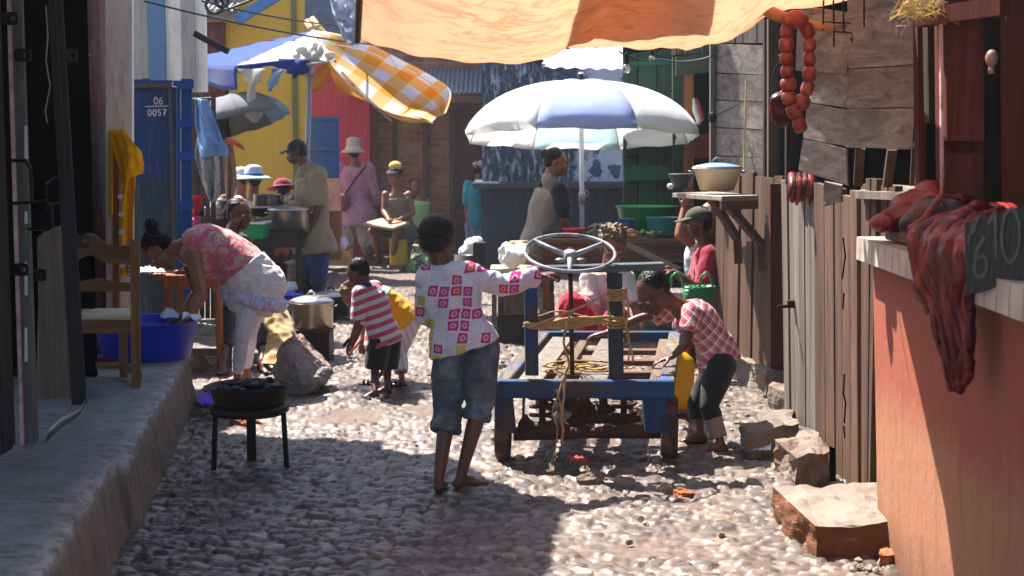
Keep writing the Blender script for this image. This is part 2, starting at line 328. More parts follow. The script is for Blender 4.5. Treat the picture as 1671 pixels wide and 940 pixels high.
# ------------------------------------------------------------------ ground of cobbles
def hsh(a, b, k):
    h = np.sin(a*127.1+b*311.7+k*74.7)*43758.5453; return h-np.floor(h)
def vnoise(x, y, k):
    xi, yi = np.floor(x), np.floor(y); xf, yf = x-xi, y-yi; xf = xf*xf*(3-2*xf); yf = yf*yf*(3-2*yf)
    return (hsh(xi, yi, k)*(1-xf)+hsh(xi+1, yi, k)*xf)*(1-yf)+(hsh(xi, yi+1, k)*(1-xf)+hsh(xi+1, yi+1, k)*xf)*yf
def nfbm(x, y, k, o=4):
    r = 0; a = .5
    for i in range(o): r = r+a*vnoise(x*2**i, y*2**i, k+i); a *= .5
    return r/(1-.5**o)
def cobble(x, y):
    wx = x+(nfbm(x*6, y*6, 3)-.5)*.06; wy = y+(nfbm(x*6+9, y*6, 5)-.5)*.06
    cx, cy = .074, .054; gx, gy = wx/cx, wy/cy; ix, iy = np.floor(gx), np.floor(gy)
    f1 = np.full(x.shape, 9.); f2 = np.full(x.shape, 9.); idv = np.zeros(x.shape); dxs = np.zeros(x.shape); dys = np.zeros(x.shape)
    for a in (-1, 0, 1):
        for b in (-1, 0, 1):
            qx, qy = ix+a, iy+b; ox = (qx+.5+(hsh(qx, qy, 1)-.5)*.85-gx); oy = (qy+.5+(hsh(qx, qy, 2)-.5)*.85-gy); d = np.sqrt(ox*ox+oy*oy)*(1.22-.5*hsh(qx, qy, 9)**2)
            n = d < f1; f2 = np.where(n, f1, np.minimum(f2, d)); idv = np.where(n, hsh(qx, qy, 7), idv); dxs = np.where(n, ox, dxs); dys = np.where(n, oy, dys); f1 = np.minimum(f1, d)
    e = np.clip((f2-f1)/.42, 0, 1); dome = 1-(1-e)**3.4
    big = nfbm(x*.9+4, y*.9, 11); rough = nfbm(x*2.3, y*2.3+5, 13, 3)
    cover = np.clip((big*.6+rough*.4-.62)/.07, 0, 1)*np.clip(1.0-np.clip((x-.3)*2, 0, 1)*(y < 6.6)+.15, 0, 1)            # where dirt hides the stones
    cover = np.maximum(cover, np.clip((.16-idv)*8, 0, 1)*np.clip((rough-.42)*8, 0, 1))
    ht = .009+.015*hsh(np.floor(idv*997), 3, 5)
    h = dome*(ht+dxs*.008*(idv-.5)*2+dys*.009*(hsh(idv*91, 1, 2)-.5)*2)
    h = h*(1-.8*cover)+nfbm(x*12, y*12, 17)*.008+nfbm(x*34, y*34, 23, 2)*.006+(big-.5)*.06+(nfbm(x*3, y*3, 19)-.5)*.035-.02
    dirt = np.clip(np.maximum(1.35-e*4.6, cover*.85), 0, 1)
    return h, idv, dirt
xs = [-60, -30, -15, -8, -5]+list(np.arange(-3.4, -2.2, .05))+list(np.arange(-2.2, 2.0, .0105))+list(np.arange(2.0, 3.2, .1))+[5, 8, 15, 30, 60]
ys = [-8, -3, 0, 2, 3]; yv = 3.5
while yv < 23: ys.append(yv); yv += .0102*max(1, (yv/5))**1.25
ys += [24, 27, 32, 45, 80, 160, 300]
X_, Y_ = np.meshgrid(np.array(xs, float), np.array(ys, float)); Hh, Id, Dd = cobble(X_, Y_)
far = ((np.abs(X_) > 2.9) | (Y_ < 3.4) | (Y_ > 23)); Hh[far] = 0
wet = np.clip(1.15-np.sqrt(((X_+.78)/.33)**2+((Y_-8.85)/.42)**2)+(nfbm(X_*5, Y_*5, 31)-.5)*1.4, 0, 1)*1.0
wet = np.maximum(wet, np.clip(1.1-np.sqrt(((X_+1.75)/.22)**2+((Y_-7.9)/.35)**2)+(nfbm(X_*5, Y_*5, 33)-.5)*1.4, 0, 1))
wet = np.clip(wet*2.2, 0, 1)
Hh = Hh*(1-.75*wet)
ny, nx = X_.shape; co = np.stack([X_, Y_, Hh], -1).reshape(-1, 3)
i = np.arange((ny-1)*(nx-1)); r_, c_ = i//(nx-1), i % (nx-1); q = r_*nx+c_; fa = np.stack([q, q+1, q+nx+1, q+nx], -1)
me = bpy.data.meshes.new('ground'); me.vertices.add(len(co)); me.vertices.foreach_set('co', co.ravel()); me.loops.add(fa.size); me.loops.foreach_set('vertex_index', fa.ravel().astype(np.int32))
me.polygons.add(len(fa)); me.polygons.foreach_set('loop_start', np.arange(0, fa.size, 4, dtype=np.int32)); me.update(calc_edges=True)
me.polygons.foreach_set('use_smooth', [True]*len(fa))
for nme, ar in (('tint', Id), ('dirt', Dd), ('wet', wet)):
    a = me.attributes.new(nme, 'FLOAT', 'POINT'); a.data.foreach_set('value', ar.ravel().astype(np.float32))
me.materials.append(mt_ground); o = bpy.data.objects.new('ground', me); COL.objects.link(o); tag(o, kind='structure')
# ------------------------------------------------------------------ raised pavement on the left
def pave_edge(y): # x of the kerb top
    a = G(150, 850, .28); b = G(300, 590, .28); t = (y-a.y)/(b.y-a.y); return a.x+(b.x-a.x)*t
def pavement(y0, y1, zt, name, xl=-4.2, dx=.0):
    nv = int((y1-y0)/.03); us = [xl, -3.2]+[None]*1
    rows = []; NX = 46
    vs = []; at = {'edge': [], 'side': []}
    for j in range(nv+1):
        y = y0+(y1-y0)*j/nv; e = pave_edge(y)+dx
        chip = -abs(fbm((y*1.3, 3, 0), 3.5, 5))*.022+fbm((y, 7, 0), 14, 4)*.007
        e2 = e+chip*.7
        for i in range(NX+1):
            u = i/NX
            if u < .75:
                x = xl+(e2-xl)*(1-(1-u/.75)**2.2); z = zt+fbm((x, y, 1), 4, 5)*.004+fbm((x*3, y*9, 5), 3, 4)*.004
                dd = e2-x
                if dd < .12: z -= max(0, fbm((x*1.5, y, 9), 9, 5)+.05)*.035*(1-dd/.12)+.006*(1-dd/.12)**2; z += max(0, fbm((x, y, 2), 16, 4))*.012*(1-dd/.12)
                ed, sd = max(0, 1-dd/.1), 0.
            else:
                t = (u-.75)/.25; z = (zt-.012)*(1-t)-.03*t; x = e2+.006*min(1, t*6)+.05*t+fbm((y*2, z*3, 4), 3, 4)*.006+fbm((y, z, 4), 30, 3)*.004; ed, sd = max(0, 1-t*7), min(1, t*9)
            vs.append((x, y, z)); at['edge'].append(ed); at['side'].append(sd)
    m = MB(); n1 = NX+1; m.add(vs, [(j*n1+i, j*n1+i+1, (j+1)*n1+i+1, (j+1)*n1+i) for j in range(nv) for i in range(NX)])
    b = len(m.v)
    m.add([(xl, y0, -.05), (pave_edge(y0)+dx+.07, y0, -.05), (xl, y1, -.05), (pave_edge(y1)+dx+.07, y1, -.05)], [])
    m.f.append(tuple([b+1]+[i for i in range(NX, -1, -1)]+[b])); m.f.append(tuple([b+2]+[nv*n1+i for i in range(NX+1)]+[b+3])); m.t += [.5, .5]; m.m += [0, 0]
    o = m.build(name, mt_pave)
    for k, a_ in at.items():
        q = o.data.attributes.new(k, 'FLOAT', 'POINT'); q.data.foreach_set('value', a_+[0.]*4)
    bv = MB(); return tag(o, kind='structure')
pavement(5.45, 8.45, .28, 'pavement'); pavement(2.6, 5.46, .31, 'pavement', dx=-.035)
pavement(8.4, 11.2, .16, 'pavement', dx=-.75)
# ------------------------------------------------------------------ helper for planked surfaces between two edge lines
def planks(mb, a0, a1, b0, b1, n, th=.02, gap=.004, ja=.01, skip=(), wob=.0):
    """vertical planks between bottom line a0-a1 and top line b0-b1"""
    a0, a1, b0, b1 = map(V, (a0, a1, b0, b1)); ws = [random.uniform(.7, 1.3) for _ in range(n)]; t = 0; T = sum(ws); nrm = (a1-a0).cross(b0-a0).normalized()
    for k in range(n):
        t0 = t/T; t += ws[k]; t1 = t/T
        if k in skip: continue
        mb.rt(.3); g = gap/(a1-a0).length*random.uniform(.5, 1.8); o = nrm*random.uniform(-ja, ja)*.6; up = V((0, 0, 1)) if abs(nrm.z) < .5 else V((0, 1, 0))
        dz = random.uniform(-ja, ja)*2
        mb.quad(a0.lerp(a1, t0+g)+o, a0.lerp(a1, t1-g)+o+nrm*random.uniform(-wob, wob), b0.lerp(b1, t1-g)+o+up*dz, b0.lerp(b1, t0+g)+o+up*dz, th)
    return mb
def bar(m, pts, r, n=8): return m.tube(pts, r, n)
# ================================================================== LEFT SIDE
# near shop front: doorway of dark planks
t = thing('shop_front', 'dark timber shop front with an open doorway at the left edge of the alley', 'shop front', (-2.2, 5.8, .3))
m = MB(); a = P(-60, 800, 5.0); 
yA, yB = 4.6, 5.75; xA = P(-150, 500, 4.6).x; xB = P(18, 500, 5.75).x
planks(m, (xA, yA, .3), (xB, yB, .3), (xA, yA, 3.0), (xB, yB, 3.0), 11, .03, .006, .02, wob=.01); m.build('plank_wall', wood_dark, t)
m = MB(); m.tint = .45; x0, x1 = P(36, 400, 5.8).x, P(62, 400, 5.8).x
m.quad(P(37, 726, 5.8), P(60, 722, 5.8), P(33, -60, 5.8), P(15, -60, 5.8), .03); m.build('door_post', m_wood('dim grey post', '4a4644', '77706a'), t, bevel=.004)
m = MB(); pk = m_plain('faded pink paint', 'b8958f', .7, dirt='6b4a44', da=.7)
m.quad(P(33, 728, 5.79), P(39, 727, 5.79), P(15, -60, 5.79), P(9, -60, 5.79), .02); m.build('painted_strip', pk, t)
m = MB(); m.rt(); xr = P(75, 400, 7.2).x
# inside of the doorway: black backing painted in as its darkness
m.quad((-3.6, 7.6, .28), (P(150, 400, 7.6).x, 7.6, .28), (P(150, 400, 7.6).x, 7.6, 3.0), (-3.6, 7.6, 3.0), .04); m.build('shade_backing', shade_black, t)
m = MB()
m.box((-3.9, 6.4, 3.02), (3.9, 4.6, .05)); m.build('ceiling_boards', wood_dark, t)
def plate(px, py, Y, mir=1):
    m = MB(); c = P(px, py, Y); w_, h_ = W(27, Y), W(21, Y); pts = []
    for q in range(16):
        a = 2*PI*q/16; pts.append(c+V((math.cos(a)*W(4, Y)+mir*w_*.2, 0, math.sin(a)*W(4, Y))))
    out = []
    for q in range(16):
        a = 2*PI*q/16; ca, sa = math.cos(a), math.sin(a); k = 1/max(abs(ca), abs(sa))**.8; out.append(c+V((ca*k*w_/2, 0, sa*k*h_/2)))
    bk = V((0, .006, 0)); vs = out+pts+[p+bk for p in out]+[p+bk for p in pts]; fs = []
    for q in range(16):
        r = (q+1) % 16; fs += [(q, r, 16+r, 16+q), (32+q, 48+q, 48+r, 32+r), (q, 32+q, 32+r, r), (16+q, 16+r, 48+r, 48+q)]
    return m.add(vs, fs)
for px, py, Y, mi in ((16, 30, 5.74, 1), (37, 90, 5.74, 1), (32, 440, 5.74, 1), (62, 449, 5.83, -1)): plate(px, py, Y, mi).build('hasp_plate', iron, t)
for pts in ([(18, 262, 5.7), (42, 262, 5.55), (50, 275, 5.5), (52, 330, 5.5)], [(22, 332, 5.7), (75, 328, 5.5), (84, 338, 5.48), (86, 370, 5.48), (78, 374, 5.5), (48, 374, 5.6)]):
    m = MB(); m.tube([P(*p) for p in pts], W(3, 5.6), 8); m.build('latch_bar', iron, t)
m = MB(); m.tube([P(75, 10, 6), P(78, 60, 6.02), P(75, 100, 6), P(82, 140, 6), P(74, 180, 6.05), P(77, 200, 6.02)], .003, 5); m.build('string', m_plain('string', '8a7f70', .9), t)
m = MB(); wt = m_plain('white tape', 'c9ccd2', .5)
for y0, y1 in ((205, 260), (345, 365), (428, 482), (535, 590)): m.quad(P(40, y1, 5.77), P(45, y1, 5.77), P(44, y0, 5.77), P(40, y0, 5.77), .004)
m.build('torn_tape', wt, t)
# dark door leaning open
t = thing('leaning_door', 'thin black plank door leaning open between the doorway and the chair', 'door', G(125, 658, .28))
m = MB(); m.tint = .3
for d0, d1, dy in ((0, 17, 0), (19, 33, -.01)):
    m.rt(.15); m.quad(P(117+d0*.7, 660, 6.75+dy), P(117+d1*.7, 660, 6.75+dy), P(74+d1*.7, -60, 6.6+dy), P(74+d0*.7, -60, 6.6+dy), .02)
m.build('door_boards', wood_black, t)
plate(113, 90, 6.63, 1).build('hasp_plate', iron, t); plate(133, 394, 6.68, 1).build('hasp_plate', iron, t)
m = MB(); m.tube([P(75, 345, 6.6), P(76, 300, 6.55), P(86, 291, 6.5), P(102, 288, 6.55)], W(2, 6.6), 6); m.tube([P(76, 333, 6.6), P(104, 330, 6.55)], W(2, 6.6), 6); m.build('latch_bar', iron, t)
# wooden slab in the doorway
m = MB(); slab_pts = [(58, 655), (62, 500), (60, 388), (80, 372), (112, 366), (118, 392), (126, 520), (130, 640), (122, 648), (90, 658)]
fr = [P(x, y, 6.95) for x, y in slab_pts]; n = len(fr); m.add(fr+[p+V((0, .06, 0)) for p in fr], [tuple(range(n)), tuple(range(2*n-1, n-1, -1))]+[(i, (i+1) % n, n+(i+1) % n, n+i) for i in range(n)])
single(m, 'wooden_slab', m_wood('old slab wood', '4a3f36', '776859'), 'worn brown wooden slab standing in the dark doorway', 'wooden slab', bevel=.006)
m = MB(); pts = []
for k in range(25):
    u = k/24; x = 75+70*math.sin(u*1.9)**.9 if 0 else [75, 96, 118, 134, 142, 144, 140, 134][min(7, int(u*7))]
arcp = [(75, 722), (88, 709), (102, 697), (118, 687), (130, 676), (138, 664), (142, 652), (141, 642), (136, 636)]
vs = []
for i_, (x, y) in enumerate(arcp):
    p = G(x, y, .285); vs += [p, p+V((0, 0, .035+.01*math.sin(i_)))]
m.add(vs, [(2*i_, 2*i_+2, 2*i_+3, 2*i_+1) for i_ in range(len(arcp)-1)])
single(m, 'metal_strip', steel, 'thin curved metal strip lying on the raised pavement', 'metal strip', solid=.003, smooth=True)
# maroon wall with chalk
t = thing('maroon_wall', 'maroon painted wall with worn lower half and chalk marks behind the chair', 'wall', (-2.7, 9, .16))
xm = -2.72; Ym0, Ym1 = 8.3, 9.46
m = MB(); m.box8([(xm-.3, Ym0, .1), (P(175, 400, Ym1).x, Ym1, .1), (P(175, 400, Ym1).x, Ym1+.2, .1), (xm-.3, Ym1+.2, .1), (xm-.3, Ym0, 3.1), (P(172, 400, Ym1).x, Ym1, 3.1), (P(172, 400, Ym1).x, Ym1+.2, 3.1), (xm-.3, Ym1+.2, 3.1)])
mw = m.build('plaster', maroon, t)
m = MB(); m.quad(P(110, 640, 8.2), P(118, 640, 8.2), P(111, -70, 8.2), P(103, -70, 8.2), .02); m.build('painted_edge', pk, t)
m = MB(); chalk = m_plain('chalk', 'b9aaa8', .9)
A = V((xm-.3, Ym0, 0)); B = V((P(173, 400, Ym1).x, Ym1, 0)); ex = (B-A).normalized()
def onwall(px, py):
    d = ray(px, py); nrm = ex.cross(V((0, 0, 1))); o_ = V((0, 0, CAMZ)); t_ = (A-o_).dot(nrm)/d.dot(nrm); return o_+d*t_
text(m, '56', onwall(116, 108), ex*2.0, V((0, 0, 1)), W(20, 8.9), .004, .004)
c0 = onwall(128, 88)
for a in range(0, 360, 45): strokes(m, [[(0, 0), (math.cos(math.radians(a))*1.3, math.sin(math.radians(a)))]], c0, ex*2, V((0, 0, 1)), W(13, 8.9), .003, .004)
m.build('chalk_marks', chalk, t)
m = MB(); m.box8([P(172, 560, 9.4)+V((0, 0, -.2)), P(215, 560, 9.4)+V((0, 0, -.2)), P(215, 560, 9.4)+V((0, .05, -.2)), P(172, 560, 9.4)+V((0, .05, -.2))]+[P(172, -60, 9.4), P(215, -60, 9.4), P(215, -60, 9.4)+V((0, .05, 0)), P(172, -60, 9.4)+V((0, .05, 0))])
single(m, 'plaster_pillar', cream_wall, 'cream plaster pillar with brick showing through beside the maroon wall', 'pillar')
# striped wall behind the blue doors
t = thing('striped_wall', 'tall grey plaster wall with vertical blue stripe above the blue doors', 'wall', (-2.6, 12.3, 0))
for i_, (a, b, mt, dy, nm_) in enumerate(((150, 243, grey_wall, 0, 'plaster'), (243, 270, bluegrey_wall, -.04, 'pilaster'), (270, 297, cream_wall, 0, 'plaster'), (297, 318, grey_wall, -.05, 'pilaster'), (318, 336, cream_wall, 0, 'plaster'))):
    m = MB(); Y = 12.3+dy; x0, x1 = P(a, 100, Y).x, P(b, 100, Y).x-.002; zb = 0 if a < 297 else P(0, 150, Y).z; m.box(((x0+x1)/2, Y+.04, (3.4+zb)/2), (x1-x0, .08-.002*i_, 3.4-zb)); m.build(nm_, mt, t)
m = MB(); planks(m, P(296, 520, 12.5), P(352, 520, 12.5), P(296, 150, 12.5), P(352, 150, 12.5), 5, .03); m.build('lower_planks', wood_dark, t)
m = MB(); m.beam(P(318, 55, 12.0), P(372, 84, 12.0), .09, .05); m.build('roof_brace', iron, t)
# blue doors
t = thing('metal_door', 'blue metal door with chalked number 06 over 0057', 'door', (-2.5, 10.1, .16))
m = MB(); Y = 10.1; a, b, c_, d_ = P(217, 560, Y), P(288, 560, Y), P(288, 141, Y), P(217, 141, Y); m.quad(a, b, c_, d_, .03); m.build('door_panel', blue_metal, t, bevel=.006)
m = MB(); m.box(((a.x+b.x)/2, Y-.01, c_.z+.005), (b.x-a.x+.015, .05, .03)); m.box((b.x, Y-.008, (a.z+c_.z)/2), (.022, .05, c_.z-a.z)); m.build('door_edge', m_plain('worn grey metal', '4f5558', .5, .4, dirt='5c4638', da=.7), t)
m = MB(); ch2 = m_plain('chalk white', 'd5dae0', .9); X1, Z1 = V((1, 0, 0)), V((0, 0, 1))
text(m, '06', P(252, 170, Y-.004), X1, Z1, W(11, Y), .0035, .006); text(m, '0057', P(242, 189, Y-.004), X1, Z1, W(10, Y), .0035, .006, .8)
strokes(m, [[(0, 0), (1, .03)]], P(237, 174, Y-.004), X1, Z1, W(38, Y), .0028, .006); m.build('chalk_number', ch2, t)
t = thing('plank_gate', 'blue painted plank gate standing open behind the metal door', 'gate', (-2.4, 10.5, .16))
m = MB(); Y = 10.5; planks(m, P(213, 560, Y), P(313, 560, Y), P(213, 130, Y), P(313, 130, Y), 6, .03, .004, .004); m.build('planks', m_wood('blue gate wood', '12203a', '22303f', paint='0f4480', pf=.62), t)
for y in (133, 196, 250, 330):
    m = MB(); m.tint = .4; m.quad(P(284, y+13, Y-.03), P(315, y+11, Y-.03), P(315, y-3, Y-.03), P(284, y, Y-.03), .03); m.build('cross_rail', m_wood('blue rail wood'+str(y), '12203a', '22303f', 'X', paint='1a4a95', pf=.66), t)
# left upper floor / roof out of view that shades the foreground
t = thing('left_eaves', 'unseen tin roof over the near left pavement, edge shaped to shade the street', 'roof', (-2.5, 5, 3.05))
m = MB(); nseg = 90
prof = [(4.0, -.1+.0), (5.0, -.62), (5.75, -.66), (6.25, -.95), (6.95, -1.22), (7.5, -1.6), (8.0, -2.3)]
EAVE = [(-3.0, -1.1), (2.0, -1.1), (5.6, -1.12), (6.36, -1.08), (7.12, -1.01), (7.63, -1.23), (8.3, -1.57), (8.65, -2.34), (8.8, -2.6)]
def eave(y):
    for (a, xa), (b, xb) in zip(EAVE, EAVE[1:]):
        if y <= b: return xa+(xb-xa)*(y-a)/(b-a)
    return -2.6
def ef(u, v):
    y = -3+11.8*v; xe = eave(y)+fbm((y, 0, 0), 3, 3)*.03; x = -4.6+(xe+4.6)*u; return (x, y, 3.0-.12*u+.35*(1-u)+.012*math.sin(y*80))
m.grid(ef, 2, 400); m.build('tin_sheet', tin, t, solid=.004)
# ================================================================== BACK OF THE ALLEY
t = thing('yellow_building', 'yellow plastered building with blue barge board at the end of the alley', 'building', (-2.4, 17.5, 0))
def slab(m, px0, px1, Y, z0, z1, th=.3):
    x0, x1 = P(px0, 245, Y).x, P(px1, 245, Y).x; m.box(((x0+x1)/2, Y+th/2, (z0+z1)/2), (x1-x0, th, z1-z0)); return m
m = MB(); slab(m, 300, 499, 17.5, 0, 4.2); m.build('front_wall', yellow_wall, t)
m = MB(); slab(m, 478, 486, 17.46, 0, 4.2, .05); m.build('drain_pipe', m_plain('old pipe', '6b6a3c', .6), t)
m = MB(); slab(m, 300, 370, 17.42, 0, P(0, 36, 17.42).z, .1); m.build('maroon_panel', maroon, t)
m = MB(); Y = 16.9; m.beam(P(384, 34, Y), P(460, -12, Y), .09, .12); m.build('barge_board', m_plain('blue board', '4a76a8', .6), t)
m = MB(); m.quad(P(300, 34, Y), P(386, 30, Y), P(386, 14, Y), P(300, 17, Y), .06); m.build('gutter', m_plain('grey board', '7d776c', .7), t)
m = MB(); m.grid(lambda u, v: P(300+u*88, 18, Y)+V((0, v*1.2-.1, v*.45+.015*math.sin(u*60))), 80, 3); m.build('tin_roof', tin, t, solid=.01)
t = thing('blue_shop_door', 'bright blue door leaf standing open against the crimson wall', 'door', (-2.9, 18.3, 0))
m = MB(); slab(m, 500, 553, 18.2, .05, P(0, 190, 18.2).z, .04); m.build('door_leaf', blue_paint, t)
m = MB()
for y in (190, 240, 300, 360, 420): slab(m, 500, 553, 18.17, P(0, y+5, 18.17).z, P(0, y, 18.17).z, .03)
m.build('door_rail', m_plain('blue rail', '1c4da8', .5), t)
m = MB(); slab(m, 462, 604, 19.9, 0, 4.2); single(m, 'crimson_wall', pink_wall, 'crimson plastered wall behind the blue door leaf', 'wall')
m = MB(); slab(m, 486, 500, 17.6, 0, 2.6, .1); single(m, 'yellow_post', yellow_wall, 'yellow plaster post at the corner of the yellow building', 'post')
t = thing('brick_building', 'brick building with a tin awning and shuttered doors at the far end', 'building', (-.9, 20.5, 0))
Y = 20.5
m = MB(); slab(m, 595, 830, Y, 0, 5.2); m.build('brick_wall', brick_up, t)
m = MB(); slab(m, 598, 812, Y-.12, 0, P(0, 170, Y).z, .11); m.build('lower_wall', brick_m, t)
m = MB(); za = P(0, 112, Y-.1).z; zb = P(0, 152, Y-1).z
m.grid(lambda u, v: (P(560+u*260, 200, Y-1).x, Y-.1-.9*v, za+(zb-za)*v+.016*math.sin(u*2*PI*34)), 272, 6); m.build('tin_awning', m_plain('tin awning', '8a95a2', .5, .3, .1, 4, dirt='6a6a70', da=.4), t, solid=.006, smooth=True)
m = MB(); m.quad(P(660, 168, Y-1), P(800, 168, Y-1), P(800, 155, Y-1), P(660, 155, Y-1), .05); m.build('fascia_board', wood_brownX, t)
for a, b in ((605, 616), (640, 646), (690, 697), (733, 741), (742, 746)):
    m = MB(); m.rt(); slab(m, a, b, Y-.2, 0, P(0, 178, Y-.2).z, .07); m.build('door_post', wood_brown, t)
m = MB(); slab(m, 742, 800, Y-.17, 0, P(0, 186, Y-.17).z, .04); m.build('shutter_door', m_plain('brown maroon door', '5c3034', .6, dirt='4a3a3c', da=.5), t)
for y in (186, 262, 345):
    m = MB(); m.tint = .4; slab(m, 746, 800, Y-.2, P(0, y+3, Y-.2).z, P(0, y, Y-.2).z, .028); m.build('shutter_rail', wood_brownX, t)
# stained whitewashed building
t = thing('whitewashed_building', 'stained blue and white plaster building behind the white parasol', 'building', (.6, 17.6, 0))
Y = 17.6; xl = P(787, 245, Y).x; xr = P(1060, 245, Y).x; zl = P(0, 300, Y-.1).z
m = MB(); m.box(((xl+xr)/2, Y+1.5, (zl+4)/2), (xr-xl, 3, 4-zl)); m.build('upper_wall', stain_wall, t)
m = MB(); m.box(((xl+xr)/2, Y+1.45, zl/2), (xr-xl+.02, 3.1, zl-.06)); m.build('lower_wall', dark_wall, t)
m = MB(); m.box(((xl+xr)/2-.04, Y+1.35, zl-.015), (xr-xl+.16, 3.2, .085), bev=.02); m.build('ledge', m_plain('dark ledge', '3c4048', .8, bump=.6, bd=.02), t)
for px, py, r in ((970, 275, .17), (1003, 277, .15), (968, 283, .1)):
    m = MB(); m.ell(P(px, py, Y), (r*.6, .012, r*.45), n=26, h=14); m.v = [P(px, py, Y)+(p-P(px, py, Y))*(1+.9*fbm((p.x*9, px, p.z*9), 1, 3)) for p in m.v]; m.build('wall_smudge', m_plain('dark blue smudge', '4c5a70', .9), t)  # dark blue smudges made as thin lumps on the plaster
t = thing('tin_roof_strip', 'pale tin roof edge hanging below the orange awning over the whitewashed wall', 'roof', P(960, 92, 15.5))
m = MB(); m.grid(lambda u, v: P(885+u*150, 110-28*v+u*4-28*u*v*.4, 15.4+v*.8)+V((0, 0, .01*math.sin(u*40))), 80, 3); m.build('tin_sheet', m_plain('pale tin', 'd5dade', .5, .2), t, solid=.006)
m = MB(); m.beam(P(862, 82, 15.5), P(884, 104, 15.5), .1, .08); m.build('rafter_end', iron, t)
# ================================================================== RIGHT SIDE (far to near)
# green shack
t = thing('green_shack', 'green painted plank shack with an open hatch, behind the big green basin', 'shack', (1.6, 13.2, 0))
Y = 13.2
m = MB(); planks(m, P(1016, 470, Y), P(1098, 470, Y), P(1016, 90, Y), P(1098, 78, Y), 3, .03, .004, .004); m.build('door', wood_green, t)
for y0, y1 in ((100, 108), (271, 296)):
    m = MB(); m.rt(.1); m.quad(P(1018, y1, Y-.04), P(1093, y1-3, Y-.04), P(1093, y0-2, Y-.04), P(1018, y0, Y-.04), .03); m.build('cross_board', m_wood('green board %d' % y0, '1c2a1c', '3a4a38', 'X', paint='22604a', pf=.55), t)
m = MB(); m.tube([P(1018, 254, Y-.06), P(1042, 252, Y-.06)], .016, 8); m.box(P(1030, 254, Y-.05), (.1, .03, .05)); m.build('bolt', iron, t)
Y = 12.8
m = MB(); m.rt(); m.quad(P(1098, 470, Y), P(1116, 470, Y), P(1116, 92, Y), P(1098, 92, Y), .08); m.build('door_frame', m_wood('dark green post', '1f2a22', '3c463a', paint='27402f', pf=.5), t)
m = MB(); m.rt(); m.quad(P(1116, 470, Y-.02), P(1132, 470, Y-.02), P(1132, 118, Y-.02), P(1116, 118, Y-.02), .08); m.build('hatch_post', wood_orange, t)
m = MB(); m.rt(); m.quad(P(1103, 124, Y-.06), P(1172, 116, Y-.06), P(1172, 84, Y-.06), P(1103, 92, Y-.06), .05); m.build('lintel', m_wood('green lintel', '2b382b', '55604c', 'X', paint='40553f', pf=.5), t)
m = MB(); planks(m, P(1096, 90, Y), P(1180, 84, Y), P(1096, 50, Y), P(1180, 50, Y), 9, .02, .004, .008); m.build('upper_planks', wood_gray, t)
m = MB(); m.box((P(1250, 245, 13.6).x, 13.6, 1.9), (1.5, .05, 3.8)); m.box8([P(1016, 470, 13.28), P(1262, 470, 13.28), P(1262, 470, 14.5), P(1016, 470, 14.5), P(1016, 60, 13.28), P(1262, 60, 13.28), P(1262, 60, 14.5), P(1016, 60, 14.5)]); m.build('shade_backing', shade_black, t)
m = MB(); m.quad(P(1132, 258, 13.1), P(1170, 258, 13.1), P(1170, 215, 13.1), P(1132, 222, 13.1), .02); m.build('inner_shelf', m_plain('red crate', '8a2c1c', .7), t)
m = MB(); m.quad(P(1098, 76, 13.1), P(1130, 70, 13.1), P(1130, 30, 13.1), P(1098, 30, 13.1), .03); m.build('blue_panel', m_plain('blue plank', '3c5a80', .6), t)
t = thing('cloth_in_hatch', 'red and white cloth hanging inside the dark hatch of the green shack', 'cloth', P(1138, 200, 12.7))
m = MB(); m.tube([P(1132, 160, 12.72), P(1135, 180, 12.7), P(1142, 196, 12.7), P(1138, 203, 12.7)], [.01, .03, .035, .02], 8); m.build('cloth', m_plain('white cloth', 'c8bcb4', .8), t, smooth=True)
m = MB(); m.tube([P(1137, 160, 12.70), P(1145, 185, 12.68), P(1148, 195, 12.68)], [.008, .02, .012], 8); m.build('stripe', m_plain('red cloth', 'a02a28', .8), t, smooth=True)
# plank hut with shelf
RX = 1.50
def rw(px, py, x=RX):     # hit the plane x = const
    d = ray(px, py); k = x/d.x; return V((0, 0, CAMZ))+d*k
t = thing('plank_hut', 'grey brown plank hut with horizontal boards above its wall shelf', 'hut', (1.6, 9.7, 0))
Y0, Y1 = 8.75, 10.1; x0, x1 = 1.66, P(1166, 400, 10.1).x
m = MB(); planks(m, (x1, Y1, .1), (x0, Y0, .1), (x1, Y1, 1.35), (x0, Y0, 1.35), 8, .03, .006, .012); m.build('lower_planks', wood_brown, t)
xa, xb = P(1161, 200, 9.95).x, P(1243, 200, 9.35).x
for k, (ya, yb) in enumerate(((70, 119), (119, 163), (163, 208), (208, 254), (254, 302), (302, 348))):
    m = MB(); m.rt(.25); o1, o2 = random.uniform(-.012, .012), random.uniform(-.012, .012)
    m.quad(P(1163, yb-1, 9.95+o1), P(1246, yb+3, 9.5+o2), P(1246, ya+4, 9.5+o2), P(1163, ya+1, 9.95+o1), .03); m.build('board', wood_grayX, t)
m = MB(); planks(m, P(1165, 70, 9.97), P(1248, 70, 9.5), P(1165, 20, 9.97), P(1248, 20, 9.5), 7, .025, .004, .01); m.build('top_planks', wood_gray, t)
for px, wd, Y, mt, z0 in ((1163, 7, 9.9, wood_gray, 345), (1250, 5, 9.42, wood_dark, 660), (1263, 18, 9.2, wood_brown, 660)):
    m = MB(); m.rt(.1); m.quad(P(px-wd/2, z0, Y), P(px+wd/2, z0, Y), P(px+wd/2, 30, Y), P(px-wd/2, 30, Y), .06); m.build('post', mt, t)
m = MB(); m.tint = .5; m.quad(P(1258, 648, 8.72), P(1283, 648, 8.72), P(1283, 300, 8.72), P(1257, 300, 8.72), .08); m.build('red_post', wood_red, t)
